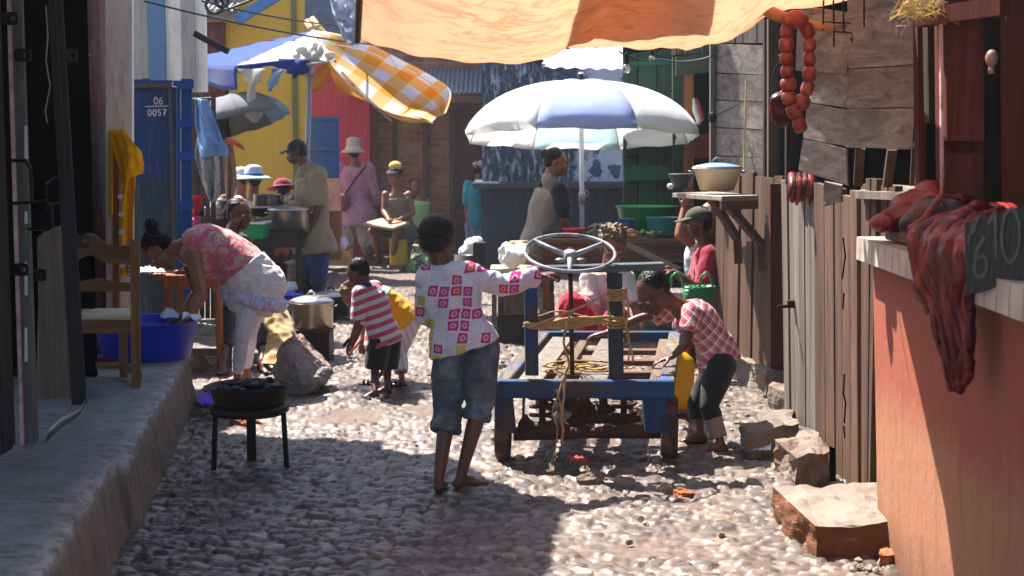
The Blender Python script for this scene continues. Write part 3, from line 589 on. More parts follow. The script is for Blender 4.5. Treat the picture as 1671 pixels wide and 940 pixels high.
m = MB(); m.box8([(1.80, 8.85, .1), (3.0, 8.85, .1), (3.0, 12.6, .1), (1.9, 12.6, .1), (1.80, 8.85, 3.0), (3.0, 8.85, 3.0), (3.0, 12.6, 3.0), (1.9, 12.6, 3.0)]); m.build('shade_backing', shade_black, t)
m = MB(); m.tube([P(1165, 190, 9.8), P(1205, 170, 9.6)], .004, 6); m.ell(P(1163, 192, 9.8), (.03, .03, .04)); m.build('tie_wire', iron, t)
m = MB(); pts = [P(1214, y, 9.62) for y in range(130, 330, 20)]
for i_, (xx, yy) in enumerate([(1216, 118), (1211, 140), (1206, 165)]): pass
m = MB(); m.beam(P(1218, 690-560, 9.55)+V((0, 0, 0)), P(1213, 320, 9.6), .012, .008); m.build('thin_cane', m_plain('pale cane', 'c8b48a', .7), t)
# shelf
t = thing('wall_shelf', 'wooden shelf on diagonal brackets fixed to the plank hut', 'shelf', P(1180, 330, 9.2))
m = MB(); m.tint = .55; z = P(0, 318, 9.3).z
a, b, c_, d_ = P(1097, 303, 9.35), P(1178, 333, 8.7), P(1238, 322, 8.9), P(1168, 300, 9.7)
zz = (a.z+b.z)/2; q = [V((p.x, p.y, zz)) for p in (a, b, c_, d_)]; m.box8([p-V((0, 0, .03)) for p in q]+q); m.build('shelf_board', wood_grayX, t, bevel=.004)
m = MB(); m.tint = .6; m.quad(q[1]-V((0, 0, .085)), q[2]-V((0, 0, .085)), q[2]-V((0, 0, .032)), q[1]-V((0, 0, .032)), .02); m.build('front_rail', wood_brownX, t)
for (p0, p1, p2, Y) in (((1160, 322), (1202, 388), (1205, 430), 9.25), ((1187, 334), (1242, 398), (1243, 442), 8.95)):
    m = MB(); m.rt(); m.beam(P(*p0, Y-.15), P(*p1, Y+.02), .05, .04); m.build('bracket', wood_brown, t)
    m = MB(); m.rt(); m.beam(P(p1[0], p1[1]-8, Y+.03), P(*p2, Y+.03), .045, .05); m.build('bracket_foot', wood_brown, t)
# stone base under the hut
def rockbox(m, pts8, amp=.03, sc_=4, cuts=5):
    bm = bmesh.new(); vs = [bm.verts.new(p) for p in pts8]
    for f in [(3, 2, 1, 0), (4, 5, 6, 7), (0, 1, 5, 4), (1, 2, 6, 5), (2, 3, 7, 6), (3, 0, 4, 7)]: bm.faces.new([vs[i] for i in f])
    bmesh.ops.subdivide_edges(bm, edges=bm.edges[:], cuts=cuts, use_grid_fill=True); bmesh.ops.smooth_vert(bm, verts=bm.verts[:], factor=.4)
    bm.normal_update(); bm.verts.index_update()
    m.add([q.co+q.normal*(fbm(q.co, sc_, 5)*amp) for q in bm.verts], [[q.index for q in f.verts] for f in bm.faces]); bm.free(); return m
def gbox(pts, z0, z1):  # pts ground polygon xy
    return [V((x, y, z0)) for x, y in pts]+[V((x, y, z1)) for x, y in pts]
m = MB(); rockbox(m, gbox([(1.36, 9.9), (1.58, 8.7), (1.9, 8.7), (1.7, 9.9)], -.05, .14), .05, 6, 9); single(m, 'stone_footing', stone_m, 'rough stone footing along the bottom of the plank hut', 'stone footing')
m = MB(); rockbox(m, gbox([(1.50, 8.2), (1.56, 7.95), (1.9, 7.95), (1.85, 8.65), (1.60, 8.68)], -.05, .10)[:4]+gbox([(1.50, 8.2), (1.56, 7.95), (1.9, 7.95), (1.85, 8.65)], -.05, .13)[4:], .03, 6, 7); single(m, 'stone_step', stone_m, 'pale stone step below the dark red doorpost', 'stone step')
def G2(px, py, z): p = G(px, py, z); return (p.x, p.y)
def stone(cs, z1, label, mt, amp=.03, sc_=6, name='stone_step', cuts=7, zlow=-.05):
    m = MB(); rockbox(m, gbox([G2(x, y, z1) for x, y in cs], zlow, z1), amp, sc_, cuts); return single(m, name, mt, label, 'stone')
stone([(1208, 690), (1222, 708), (1305, 690), (1280, 668)], .12, 'flat topped stone block with a dark broken front, behind the other stones', stone_m, .05, 7)
stone([(1262, 716), (1300, 748), (1352, 738), (1335, 702)], .15, 'rough brown stone block leaning at the foot of the plank door', stone_m, .05, 7)
s = NM('earthy step'); v = s.obj(); gn = s.n('NewGeometry'); nz = s.xyz(gn.outputs['True Normal'])[2]; n = s.noise(v, 6, 7, .7); ct_ = s.mix(s.ramp(s.noise(v, 3, 7, .7), (.45, 0.), (.65, .7)), s.mix(n, '6c635a', '948a7e'), '6e5442'); cs_ = s.mix(n, '4c2f1f', '7d4c2c'); step_m = s.out(s.mix(s.ramp(nz, (.45, 0.), (.7, 1.)), cs_, ct_), .85, 0, s.bump(s.noise(v, 20, 8, .75), .8, .012), .3)
# low threshold slab (near)
m = MB(); z1 = .14; cs = [(1262, 795), (1330, 858), (1452, 852), (1440, 806), (1345, 782)]
mm = gbox([G2(1262, 795, z1), G2(1330, 858, z1), G2(1455, 852, z1), G2(1448, 790, z1)], -.05, z1)
rockbox(m, mm, .03, 6, 16); single(m, 'threshold_slab', step_m, 'wide flat threshold slab with brown front, nearest step on the right', 'stone slab', smooth=False)
m = MB(); rockbox(m, gbox([G2(1435, 905, .05), G2(1462, 905, .05), G2(1462, 880, .05), G2(1438, 880, .05)], -.03, .05), .02, 14, 4); single(m, 'small_rock', brick_orange, 'small reddish rock wedged between threshold slab and orange wall', 'rock')
# door of vertical planks
t = thing('plank_door', 'tall grey plank door with an iron bolt, next to the dark red post', 'door', (1.45, 7.4, .08))
Yd0, Yd1 = 7.55, 6.95
m = MB(); planks(m, P(1281, 688, Yd0), P(1333, 702, Yd1), P(1275, 297, Yd0), P(1333, 322, Yd1), 6, .03, .005, .01); m.build('planks', wood_gray, t)
m = MB(); m.tube([P(1268, 501, 7.3), P(1294, 499, 7.35)], .009, 8); m.box(P(1292, 496, 7.35), (.045, .04, .04), bev=.004); m.build('bolt', iron, t)
m = MB(); m.box(P(1315, 386, 7.25), (.02, .03, .07)); m.build('hinge', iron, t)
# meat scraps over the door
# near plank booth
t = thing('plank_booth', 'brown vertical plank booth with tilted grey boards above and cracks in its door', 'booth', (1.45, 6.2, .1))
Y0, Y1 = 6.9, 5.48
m = MB(); planks(m, P(1331, 790, Y0), P(1400, 812, 6.1), P(1328, 300, Y0), P(1397, 318, 6.1), 5, .03, .004, .01)
planks(m, P(1400, 812, 6.1), P(1452, 826, Y1), P(1399, 302, 6.1), P(1470, 312, Y1), 6, .03, .012, .02, wob=.01); m.build('vertical_planks', wood_brown, t)
m = MB(); m.add([P(x, y, 6.05) for x, y in ((1354, 728), (1362, 732), (1363, 785), (1354, 785))], [(0, 1, 2, 3)]); m.build('rat_hole', shade_black, t, solid=.02)
m = MB()
for pts in ([(1376, 388), (1379, 420), (1374, 455)], [(1377, 478), (1375, 505)], [(1378, 610), (1376, 640), (1380, 660), (1377, 690)], [(1377, 695), (1378, 715)]):
    for (xa_, ya_), (xb_, yb_) in zip(pts, pts[1:]): m.quad(P(xa_-1.4, ya_, 6.25), P(xa_+1, ya_, 6.25), P(xb_+1.6, yb_, 6.25), P(xb_-.8, yb_, 6.25), .004)
m.build('crack', shade_black, t)
def tboard(px4, Ys, th=.02, mt=wood_grayX, nm_='board', parent=None, cu=.02):   # px4: bl, br, tr, tl ; gently curled board
    a, b, c_, d_ = [P(x, y, Y) for (x, y), Y in zip(px4, Ys)]; ph = random.uniform(0, 6); m = MB(); m.rt(.2)
    def fn(u, v):
        p = a.lerp(b, u).lerp(d_.lerp(c_, u), v); e = fbm((u*2, v*2, ph), 1.0, 2)*.005
        return p+V((0, e+cu*math.sin(v*PI)*.3, (0 if 0 < v < 1 else e*.7)))
    m.grid(fn, 14, 6); return m.build(nm_, mt, parent, solid=th, smooth=False)
bds = [([(1300, 115), (1384, 122), (1386, 20), (1304, 10)], (5.9, 5.6, 5.6, 5.9)), ([(1384, 110), (1500, 98), (1506, -60), (1384, -60)], (5.55, 5.2, 5.2, 5.55)),
 ([(1386, 113), (1499, 105), (1500, 88), (1386, 92)], (5.54, 5.18, 5.18, 5.54)),
 ([(1322, 167), (1388, 178), (1390, 119), (1330, 110)], (5.9, 5.58, 5.58, 5.9)), ([(1383, 178), (1494, 176), (1492, 108), (1386, 114)], (5.5, 5.15, 5.17, 5.52)),
 ([(1312, 226), (1386, 240), (1386, 180), (1320, 168)], (5.85, 5.56, 5.58, 5.9)), ([(1380, 240), (1490, 243), (1494, 177), (1383, 178)], (5.46, 5.12, 5.15, 5.5)),
 ([(1304, 278), (1384, 302), (1382, 243), (1312, 227)], (5.78, 5.5, 5.54, 5.83)), ([(1345, 336), (1374, 330), (1374, 302), (1346, 296)], (5.8, 5.7, 5.7, 5.8))]
for q4, Ys in bds: tboard(q4, tuple(5.5+(q-5.5)*.35 for q in Ys), parent=t)
for a, b in (((1400, 300), (1404, 242)), ((1448, 302), (1456, 242)), ((1492, 300), (1496, 236))):
    m = MB(); m.rt(); m.beam(P(a[0], a[1], 5.6), P(b[0], b[1], 5.5), .035, .03); m.build('baluster', wood_brown, t)
m = MB(); m.tint = .5; m.quad(P(1395, 322, 5.62), P(1545, 306, 5.0), P(1560, 300, 5.2), P(1400, 300, 5.9), .03, V((0, 0, 1))) if 0 else None
m.box8([P(1395, 312, 6.0)-V((0, 0, .03)), P(1530, 316, 5.0)-V((0, 0, .03)), P(1600, 310, 5.2)-V((0, 0, .03)), P(1440, 300, 6.2)-V((0, 0, .03)), P(1395, 312, 6.0), P(1530, 316, 5.0), P(1600, 310, 5.2), P(1440, 300, 6.2)]); m.build('ledge', wood_gray, t)
m = MB(); m.box8([(1.62, 5.3, .1), (3.2, 5.3, .1), (3.2, 8.6, .1), (1.78, 8.6, .1), (1.62, 5.3, 3.2), (3.2, 5.3, 3.2), (3.2, 8.6, 3.2), (1.78, 8.6, 3.2)]); m.build('shade_backing', shade_black, t)
for px0, px1, Y, y0, mt in ((1283, 1303, 7.2, 300, wood_dark),):
    m = MB(); m.tint = .3; m.quad(P(px0, y0, Y), P(px1, y0, Y), P(px1, -40, Y), P(px0, -40, Y), .04); m.build('post', mt, t)
m = MB(); m.tube([P(1258, 140, 6.8), P(1266, 110, 6.8), P(1280, 92, 6.8), P(1270, 90, 6.9)], .004, 6); m.build('wire', iron, t)
m = MB(); 
for a, b in (((1360, 0), (1361, 76)), ((1344, 0), (1343, 50)), ((1376, 0), (1377, 52)), ((1410, -10), (1410, 44))): m.tube([P(*a, 5.3), P(*b, 5.3)], .0035, 6)
m.tube([P(1340, 36, 5.35), P(1388, 38, 5.35)], .003, 6); m.tube([P(1345, 50, 5.35), P(1390, 54, 5.35), P(1391, 70, 5.35), P(1388, 62, 5.35)], .003, 6); m.build('iron_hook', iron, t)
m = MB(); text(m, 'I2', P(1460, 58, 5.18), X1, Z1, W(22, 5.2), .0035, .006, .4); m.build('chalk_mark', m_plain('pale chalk', '9a8a80', .9), t)
# red timber butcher's front
t = thing('red_timber_front', 'dark red timber posts and shutters behind the meat counter at the right edge', 'shop front', (1.9, 4.9, .3))
for i_, (a, b, Y, yb, mt, ti_) in enumerate(((1500, 1512, 5.3, 320, wood_red, .3), (1536, 1605, 4.95, 340, wood_red, .45), (1546, 1606, 4.9, 230, wood_red, .7), (1606, 1650, 5.2, 380, wood_dark, .1), (1645, 1740, 4.8, 400, wood_red, .35), (1516, 1537, 5.1, 200, wood_dark, .3))):
    m = MB(); m.tint = ti_; m.quad(P(a, yb, Y), P(b, yb, Y), P(b-2, -60, Y), P(a-4, -60, Y), .06); m.build('post', mt, t)
m = MB(); m.tint = .4; m.quad(P(1540, 330, 4.88), P(1600, 330, 4.88), P(1604, 252, 4.88), P(1546, 250, 4.88), .02); m.build('shutter_panel', wood_red, t)
m = MB(); m.quad(P(1537, 340, 4.9), P(1541, 340, 4.9), P(1538, -60, 4.9), P(1534, -60, 4.9), .02); m.build('pale_strip', pk, t)
m = MB(); m.box8([(1.85, 3.2, .2), (3.4, 3.2, .2), (3.4, 5.28, .2), (1.85, 5.28, .2), (1.85, 3.2, 3.2), (3.4, 3.2, 3.2), (3.4, 5.28, 3.2), (1.85, 5.28, 3.2)]) ; m.build('shade_backing', shade_black, t)
m = MB(); m.beam(P(1500, 30, 5.0), P(1640, 10, 4.7), .05, .06) ; m.tint = .5; m.build('top_beam', wood_red, t)
# orange wall + tiled counter
t = thing('butcher_counter', 'orange plastered counter wall topped with white tiles, carrying meat', 'counter', (1.4, 4.5, 0))
def cx(y): return 1.285-.04*(5.25-y)
m = MB(); yN, yF = 2.9, 5.27; zc = 1.15
fw = lambda u, v: (cx(yF+(yN-yF)*u)+.055-(.05 if v < .0 else 0), yF+(yN-yF)*u, -.05+v*(zc-.02))
m.add([(1.39, yF, -.05), (1.33, yN, -.05), (2.2, yN, -.05), (2.2, yF, -.05), (1.34, yF, zc-.04), (1.27, yN, zc-.04), (2.2, yN, zc-.04), (2.2, yF, zc-.04)], [(3, 2, 1, 0), (4, 5, 6, 7), (0, 1, 5, 4), (1, 2, 6, 5), (2, 3, 7, 6), (3, 0, 4, 7)]); m.build('plaster_wall', orange_wall, t)
s = NM('white tile'); v = s.obj(); y_ = s.xyz(v)[1]; gr = s.ma('FRACT', s.ma('MULTIPLY', y_, 9.5)); gj = s.ramp(gr, (.0, 0.), (.05, 1.), (.95, 1.), (1., 0.))
c = s.mix(s.ramp(s.noise(v, 7, 6, .7), (.4, 0.), (.7, 1.)), 'c4bab0', '9a8a7c'); c = s.mix(gj, '5a4c42', c)
tile = s.out(c, .3, 0, s.bump(gj, .5, .004), .5)
zt_ = 1.185
m = MB(); m.add([(cx(yF), yF+.03, zc-.055), (cx(yN), yN, zc-.055), (2.2, yN, zc-.055), (2.2, yF+.03, zc-.055), (cx(yF), yF+.03, zt_-.006), (cx(yN), yN, zt_-.006), (2.2, yN, zt_), (2.2, yF+.03, zt_)], [(3, 2, 1, 0), (4, 5, 6, 7), (0, 1, 5, 4), (1, 2, 6, 5), (2, 3, 7, 6), (3, 0, 4, 7)]); m.build('tiled_top', tile, t)
def plas(name, col, ro=.35, **kw): return m_plain(name, col, ro, 0, .08, 5, spec=.5, bump=.05, **kw)
# ------------------------------------------------------------------ overhead cloths
def m_tarp(name, a, b, tr, trf):
    s = NM(name); v = s.obj(); n = s.noise(s.mp(v, (1, 2.2, 2.2)), 2.2, 7, .65, .7); c = s.mix(s.ramp(n, (.35, 0.), (.65, 1.)), a, b)
    cr = s.ramp(s.noise(s.mp(v, (1, 2.6, 2.6)), 1.5, 5, .6, 2.2), (.47, 0.), (.5, 1.), (.53, 0.)); c = s.mix(s.ma('MULTIPLY', cr, .35), c, '7a3c1c'); sp_ = s.ramp(s.noise(v, 5, 8, .8), (.58, 0.), (.72, .4)); c = s.mix(sp_, c, '8a4e2c'); tr = s.mix(s.ma('MAXIMUM', s.ma('MULTIPLY', cr, .28), s.ma('MULTIPLY', sp_, .7)), tr, '9c5c38')  # dark crease lines painted as fold shading, plus brown stains
    return s.out(c, .8, 0, s.bump(n, .5, .02), .1, tr=tr, trf=trf)
tarp_m = m_tarp('orange tarp', 'c49c80', 'd8b8a0', 'e6c8b0', .66)
t = thing('orange_tarp', 'sagging orange tarp stretched over the alley at the top of the picture', 'tarp', P(900, 60, 5.2))
def pl(pts, u):
    k = u*(len(pts)-1); i = min(int(k), len(pts)-2); f = k-i; a = pts[max(i-1, 0)]; b = pts[i]; c = pts[i+1]; d = pts[min(i+2, len(pts)-1)]
    return tuple(.5*((2*b[q])+(-a[q]+c[q])*f+(2*a[q]-5*b[q]+4*c[q]-d[q])*f*f+(-a[q]+3*b[q]-3*c[q]+d[q])*f**3) for q in range(len(b)))
EA = [(583, 66), (610, 72), (660, 86), (720, 95), (780, 101), (830, 103), (880, 98), (925, 80), (960, 66), (1000, 48), (1060, 18), (1120, -20)]
def tfa(u, v):
    e = pl(EA, u); top = P(600+u*640, -420, 2.9); b = P(e[0], e[1], 4.95-.05*math.sin(u*PI)); p = b.lerp(top, v)
    return p+V((fbm((u*3, v*2, 0), 1.3, 3)*.015, 0, .05*math.sin(v*PI)*-1*math.sin(u*PI)+fbm((u*6-v*9, v*3, 1), 1.1, 3)*.022*(.25+v)+.003*math.sin(u*50+v*40)))
m = MB(); m.grid(tfa, 90, 24); m.build('front_panel', tarp_m, t, smooth=True, solid=.002)
EB = [(915, 72), (950, 76), (1000, 80), (1045, 78), (1085, 74), (1120, 80), (1150, 78), (1185, 68), (1215, 50), (1240, 28), (1275, 14), (1330, 8), (1390, -4)]
def tfb(u, v):
    e = pl(EB, u); top = P(980+u*460, -520, 2.8); b = P(e[0], e[1], 5.02+.75*max(0, (u-.55)/.45)); p = b.lerp(top, v)
    return p+V((0, 0, fbm((u*5+v*7, v*3, 7), 1.1, 3)*.025-.03*math.sin(v*PI)))
m = MB(); m.grid(tfb, 80, 20); m.build('back_panel', tarp_m, t, smooth=True, solid=.002)
m = MB(); m.tube([tfa(0, 0)+V((0, 0, .0))]+[tfa(0, k/8) for k in range(1, 9)], .012, 6); m.build('hem_rope', m_plain('dark rope', '4a3a2c', .9), t)
m = MB(); m.tube(sag(P(1160, -30, 5.4), P(1245, 20, 5.4), .02), .003, 5); m.build('string', m_plain('cord', '5a4a3a', .9), t)
white_sheet = m_tarp('white plastic sheet', 'b9c0cf', 'd3d6e0', 'c9cede', .4)
m = MB(); Q = [[(530, -20), (545, 25), (560, 60), (572, 74)], [(640, -20), (625, 20), (600, 50), (588, 72)]]
m.grid(lambda u, v: P(*(V(pl(Q[0], v)).lerp(V(pl(Q[1], v)), u)), 11)+V((0, fbm((u*2, v*3, 3), 1.4, 3)*.2, 0)), 14, 20); single(m, 'plastic_sheet', white_sheet, 'white plastic sheet hanging beyond the left tip of the orange tarp', 'plastic sheet', smooth=True, solid=.002)
m = MB(); m.quad(P(498, 40, 16), P(575, 62, 16), P(560, -20, 16), P(497, -20, 16), .05); single(m, 'slate_panel', m_plain('slate blue panel', '55606e', .7), 'grey blue panel behind the bamboo poles at the top', 'panel')
t = thing('bamboo_poles', 'two short bamboo poles sticking up beside the peak of the blue parasol', 'bamboo poles', P(530, 70, 14.6))
for a, b in (((508, 30), (548, 80)), ((500, 34), (530, 80))):
    m = MB(); m.tube([P(a[0], a[1], 14.6), P(b[0], b[1], 14.5)], W(5.5, 14.6), 12)
    for k in (.3, .7): m.ell(P(a[0], a[1], 14.6).lerp(P(b[0], b[1], 14.5), k), (W(6.3, 14.6),)*3, n=10, h=6)
    m.build('pole', m_plain('bamboo', 'c49a5c', .5), t, smooth=True)
# overhead wires
wire_m = m_plain('black wire', '141416', .6)
for a, b, Ya, Yb, sg, lb in (((236, 2), (760, 78), 10, 16, .1, 'black cable running from the striped wall past the yellow building'), ((330, 2), (620, 44), 11, 15, .05, 'thin upper cable crossing in front of the yellow wall')):
    m = MB(); m.tube(sag(P(*a, Ya), P(*b, Yb), sg, 24), .008, 6); single(m, 'cable', wire_m, lb, 'cable')
m = MB()
for cx_, cy_, r in ((350, 8, 14), (362, 2, 10)):
    m.tube([P(cx_+r*math.cos(a/16*2*PI), cy_+r*math.sin(a/16*2*PI), 11.5) for a in range(17)], .013, 6)
m.tube([P(348, 22, 11.5), P(380, 12, 11.4), P(430, -8, 11.3)], .01, 6); single(m, 'cable_loop', wire_m, 'coiled black cable loops under the roof edge, top left', 'cable')
# ------------------------------------------------------------------ umbrellas
def umbrella(t, c, r, h, ax, n, mats, pole_to, pole_r, pole_m, rib_m, rot=0, lobes=.06, vert=True, closed=None, tip=True, crown=.35):
    ax = V(ax).normalized(); x = ax.cross(V((0, 1, 0))).normalized(); y = ax.cross(x); c = V(c)
    def pt(a, q): # a angle, q 0 apex..1 rim
        ra = r*math.sin(q*PI/2*.93)/math.sin(PI/2*.93); ze = h*(math.cos(q*PI/2*.93)-math.cos(PI/2*.93))/(1-math.cos(PI/2*.93)); k = n*(a-rot)/(2*PI); fr = k-math.floor(k); sg = math.sin(fr*PI)
        ra *= 1-.035*sg*q; ze -= h*.05*sg*math.sin(q*PI)**.8; ra *= 1-(lobes*sg if q > .99 else 0)
        return c+x*(ra*math.cos(a))+y*(ra*math.sin(a))+ax*ze
    mm = MB(); na = 8; nq = 12
    for k in range(n):
        mm.mi = k % len(mats)
        def fn(u, v, k=k):
            a = rot+2*PI*(k+u)/n; p = pt(a, max(.02, v)); wr = math.sin(v*PI*3+u*9+k)*.006*v*min(u, 1-u)*4; return p+ax*wr
        mm.grid(fn, na, nq)
    mm.build('canopy', mats, t, smooth=True, solid=.0015)
    for k in range(n):
        a = rot+2*PI*k/n; mb = MB(); mb.tube([pt(a, q/8)-ax*.008 for q in range(1, 9)], .004, 5); mb.build('rib', rib_m, t)
    mb = MB(); top = c+ax*(h+.07); mb.tube([top, V(pole_to)], pole_r, 10); mb.build('pole', pole_m, t, smooth=True)
    if tip: mb = MB(); mb.tube([c+ax*(h-.01), c+ax*(h+.055)], .022, 10); mb.build('tip', iron, t)
    return pt
def m_cloth(name, col, trf=.0, tr=None, ro=.85, var=.1, fold=.0, **kw):
    s = NM(name); v = loc_r(s, s.obj()); n = s.noise(v, 14, 5, .65); c = s.mix(n, tuple(x*(1-var) for x in L(col)[:3]), tuple(min(1, x*(1+var)) for x in L(col)[:3]))
    return s.out(c, ro, 0, s.bump(s.ma('ADD', n, s.ma('MULTIPLY', s.noise(v, 220, 2), .3)), .3, .006), .15, tr=tr if trf else None, trf=trf, sheen=.2)
uw = m_cloth('white canopy', 'f0f0f0', .52, 'f6f6f4', var=.03); ub = m_cloth('blue grey canopy', 'b0bee2', .45, 'ccd6f0', var=.05); ul = m_cloth('pale blue canopy', 'd8ecf2', .5, 'e0f4f8', var=.03); uc = m_cloth('cream canopy', 'dcd4c4', .45, 'e4dcc8', var=.03)
Yu = 12.3; c = P(948, 228, Yu); t = thing('white_parasol', 'white parasol with a blue front panel standing over the vegetable table', 'parasol', (P(951, 385, Yu).x, Yu, 0))
umbrella(t, c, W(198, Yu), W(96, Yu), (.0, .085, 1), 8, [uw, uw, ub, uw, uw, uw, ul, uw], P(951, 560, Yu), W(4, Yu), plas('white pole', 'c9c9cc'), steel, rot=-PI/2-PI/8-6*PI/4*0-PI/4*6)
m = MB(); m.lathe(P(950, 322, Yu), [(0.0, -.05), (.032, -.05), (.032, .03), (.022, .05), (0, .05)], 12); m.tube([P(955, 316, Yu)+V((math.cos(a)*.03, 0, math.sin(a)*.03)) for a in [q*.7 for q in range(10)]], .006, 6); m.build('clamp', plas('clamp grey', 'a8a8ac'), t, smooth=True)
# grey umbrella behind the blue doors
Yg = 13.6; t = thing('grey_umbrella', 'dark grey and pale blue umbrella tilted over the cooking stall, left', 'umbrella', (P(378, 300, Yg).x, Yg, 0))
g1 = m_cloth('grey canopy', '77797e', .25, '6a6a70'); g2 = m_cloth('dark canopy', '3a3436', .1, '2a2426'); g3 = m_cloth('light blue canopy', '8fb4cc', .3, '8fb4cc')
umbrella(t, P(385, 205, Yg), W(92, Yg), W(50, Yg), (-.28, .12, 1), 8, [g2, g1, g1, g3, g3, g1, g2, g2], P(378, 400, Yg), .01, iron, steel, rot=.3)
# blue market parasol
Yb = 14.3; t = thing('blue_parasol', 'tattered blue parasol with torn white strips on a pale pole beside the man in beige', 'parasol', G(497, 486)+V((0, .0, 0)))
bl = m_cloth('blue canvas', '0c388e', .12, '1c50c0', var=.12); bl2 = m_cloth('deep blue canvas', '0e2c78', .1, '1438a0'); wc = m_cloth('torn white canvas', 'c4c0b8', .35, 'c8c4bc'); gold = m_cloth('amber canvas', 'd9a030', .5, 'f0b030')
ap = P(512, 50, Yb); C1 = P(386, 107, 13.3); C2 = P(274, 104, 14.9); C3 = P(548, 98, 13.3); C4 = P(470, 62, 15.8)
def tri(A_, B_, C_, sg=.05):
    def f(u, v):
        p = A_.lerp(B_.lerp(C_, u), v); return p-V((0, 0, sg*math.sin(u*PI)*v+.02*fbm((u*4, v*4, A_.x), 1.5, 3)))
    return f
for f_, mt, nm_ in ((tri(ap, C2, C1), bl, 'canopy_panel'), (tri(ap, C1, C3, .04), wc, 'canopy_panel'), (tri(ap, C4, C2), bl, 'canopy_panel')):
    m = MB(); m.grid(f_, 14, 14); m.build(nm_, mt, t, smooth=True, solid=.0015)
for A_, B_, h_, mt in ((C2, C1, 34, bl2), (C1, P(480, 96, 13.3), 10, bl2)):
    m = MB(); m.grid(lambda u, v: A_.lerp(B_, u)-V((0, 0, v*W(h_+4*math.sin(u*9), Yb)))+V((0, .02*math.sin(u*14)*v, 0)), 24, 5); m.build('valance', mt, t, smooth=True, solid=.0015)
for C in (C1, C2, C3, C4):
    m = MB(); m.tube([ap-V((0, 0, .03)), C-V((0, 0, .02))], .009, 6); m.build('rib', steel, t)
    m = MB(); hub = P(508, 128, Yb); m.tube([hub, ap.lerp(C, .5)-V((0, 0, .03))], .007, 6); m.build('strut', steel, t)
pm = m_plain('pale blue pole', '8fa3c0', .4, .3, .1)
m = MB(); m.tube([ap, P(506, 120, Yb), P(500, 300, Yb), P(496, 484, Yb)], W(4.5, Yb), 12); m.build('pole', pm, t, smooth=True)
m = MB(); m.tube([P(500, 270, Yb), P(500, 280, Yb)], W(6, Yb), 12); m.build('pole_joint', plas('yellow joint', 'a89a5a'), t)
m = MB(); m.tube([P(497, 440, Yb), P(497, 486, Yb)], W(8, Yb), 12)
for dx in (-22, 22): m.tube([P(497, 458, Yb), P(497+dx, 484, Yb-.2)], .018, 8)
m.build('foot', iron, t)
def strip(pts, Y, mt, wid, nm_='torn_strip'):
    m = MB(); m.grid(lambda u, v: P(pl(pts, v)[0]+(u-.5)*wid[min(int(v*(len(wid)-1)+.5), len(wid)-1)], pl(pts, v)[1], Y)+V((0, .04*math.sin(u*4+v*6), 0)), 5, 14); m.build(nm_, mt, t, smooth=True, solid=.0015)
strip([(410, 112), (412, 130), (410, 150), (412, 178), (416, 200)], 13.25, wc, [46, 30, 10, 14, 30, 12])
strip([(455, 112), (447, 128), (440, 150)], 13.3, m_cloth('blue patterned rag', '86b4d8', .3, '9ac4e8'), [22, 16, 5])
strip([(478, 96), (486, 112), (480, 128)], 13.3, bl2, [50, 34, 6]); strip([(520, 70), (512, 90), (500, 105), (488, 112)], 13.4, wc, [18, 30, 26, 8]); strip([(532, 102), (526, 122), (518, 142), (514, 150)], 13.4, gold, [12, 26, 22, 8])
for px, py, r in ((492, 82, 10), (500, 88, 8), (538, 90, 9), (512, 96, 8), (484, 92, 7)):
    m = MB(); m.ell(P(px, py, 13.4), (W(r, 13.4), .03, W(r*.7, 13.4)), n=10, h=7); m.build('knot', wc, t, smooth=True)
# gingham cloth
s = NM('yellow gingham'); at = s.n('UVMap'); uv = s.n('Attribute', attribute_name='guv').outputs['Vector']; x, y, z = s.xyz(uv)
fx = s.ma('FRACT', x); fy = s.ma('FRACT', y); bx = s.ma('GREATER_THAN', fx, .5); by = s.ma('GREATER_THAN', fy, .5); sm_ = s.ma('MULTIPLY', s.ma('ADD', bx, by), .5)
c = s.ramp(sm_, (0, 'd9dae6'), (.4, 'e0b878'), (.9, 'dc9c10'), interp='CONSTANT')
lx = s.ramp(s.ma('ABSOLUTE', s.ma('SUBTRACT', s.ma('FRACT', s.ma('MULTIPLY', x, 2.0)), .5)), (.0, 0.), (.44, 0.), (.47, .6)); ly = s.ramp(s.ma('ABSOLUTE', s.ma('SUBTRACT', s.ma('FRACT', s.ma('MULTIPLY', y, 2.0)), .5)), (.0, 0.), (.44, 0.), (.47, .6))
c = s.mix(s.ma('MAXIMUM', lx, ly), c, 'e8c890'); ging = s.out(c, .6, 0, None, .3, tr=c, trf=.45)
t = thing('gingham_cloth', 'yellow and white checked cloth spread over the right half of the tattered parasol', 'cloth', P(620, 170, 13.6))
TOP = [(512, 50), (565, 62), (620, 78), (672, 104), (714, 133), (736, 152), (728, 180)]; BOT = [(518, 68), (540, 106), (572, 140), (606, 168), (642, 184), (676, 192), (706, 202)]
def gf(u, v):
    a = pl(TOP, u); b = pl(BOT, u); py = a[1]+(b[1]-a[1])*v; px = a[0]+(b[0]-a[0])*v; return P(px, py, 14.2-.9*u+.5*math.sin(v*PI)*u-.3*v)+V((0, 0, .02*math.sin(u*11+v*4)))
def withuv(m, fn, nu, nv, su, sv, name, mat, par, **kw):
    b = len(m.v); m.grid(fn, nu, nv); o = m.build(name, mat, par, **kw); q = o.data.attributes.new('guv', 'FLOAT_VECTOR', 'POINT')
    q.data.foreach_set('vector', [k for j in range(nv+1) for i in range(nu+1) for k in (i/nu*su, j/nv*sv, 0)]); return o
withuv(MB(), gf, 50, 16, 5.2, 2.6, 'cloth', ging, t, smooth=True, solid=.0015)
B2 = [(548, 122), (575, 150), (610, 172), (655, 198), (690, 200), (706, 200), (706, 200)]
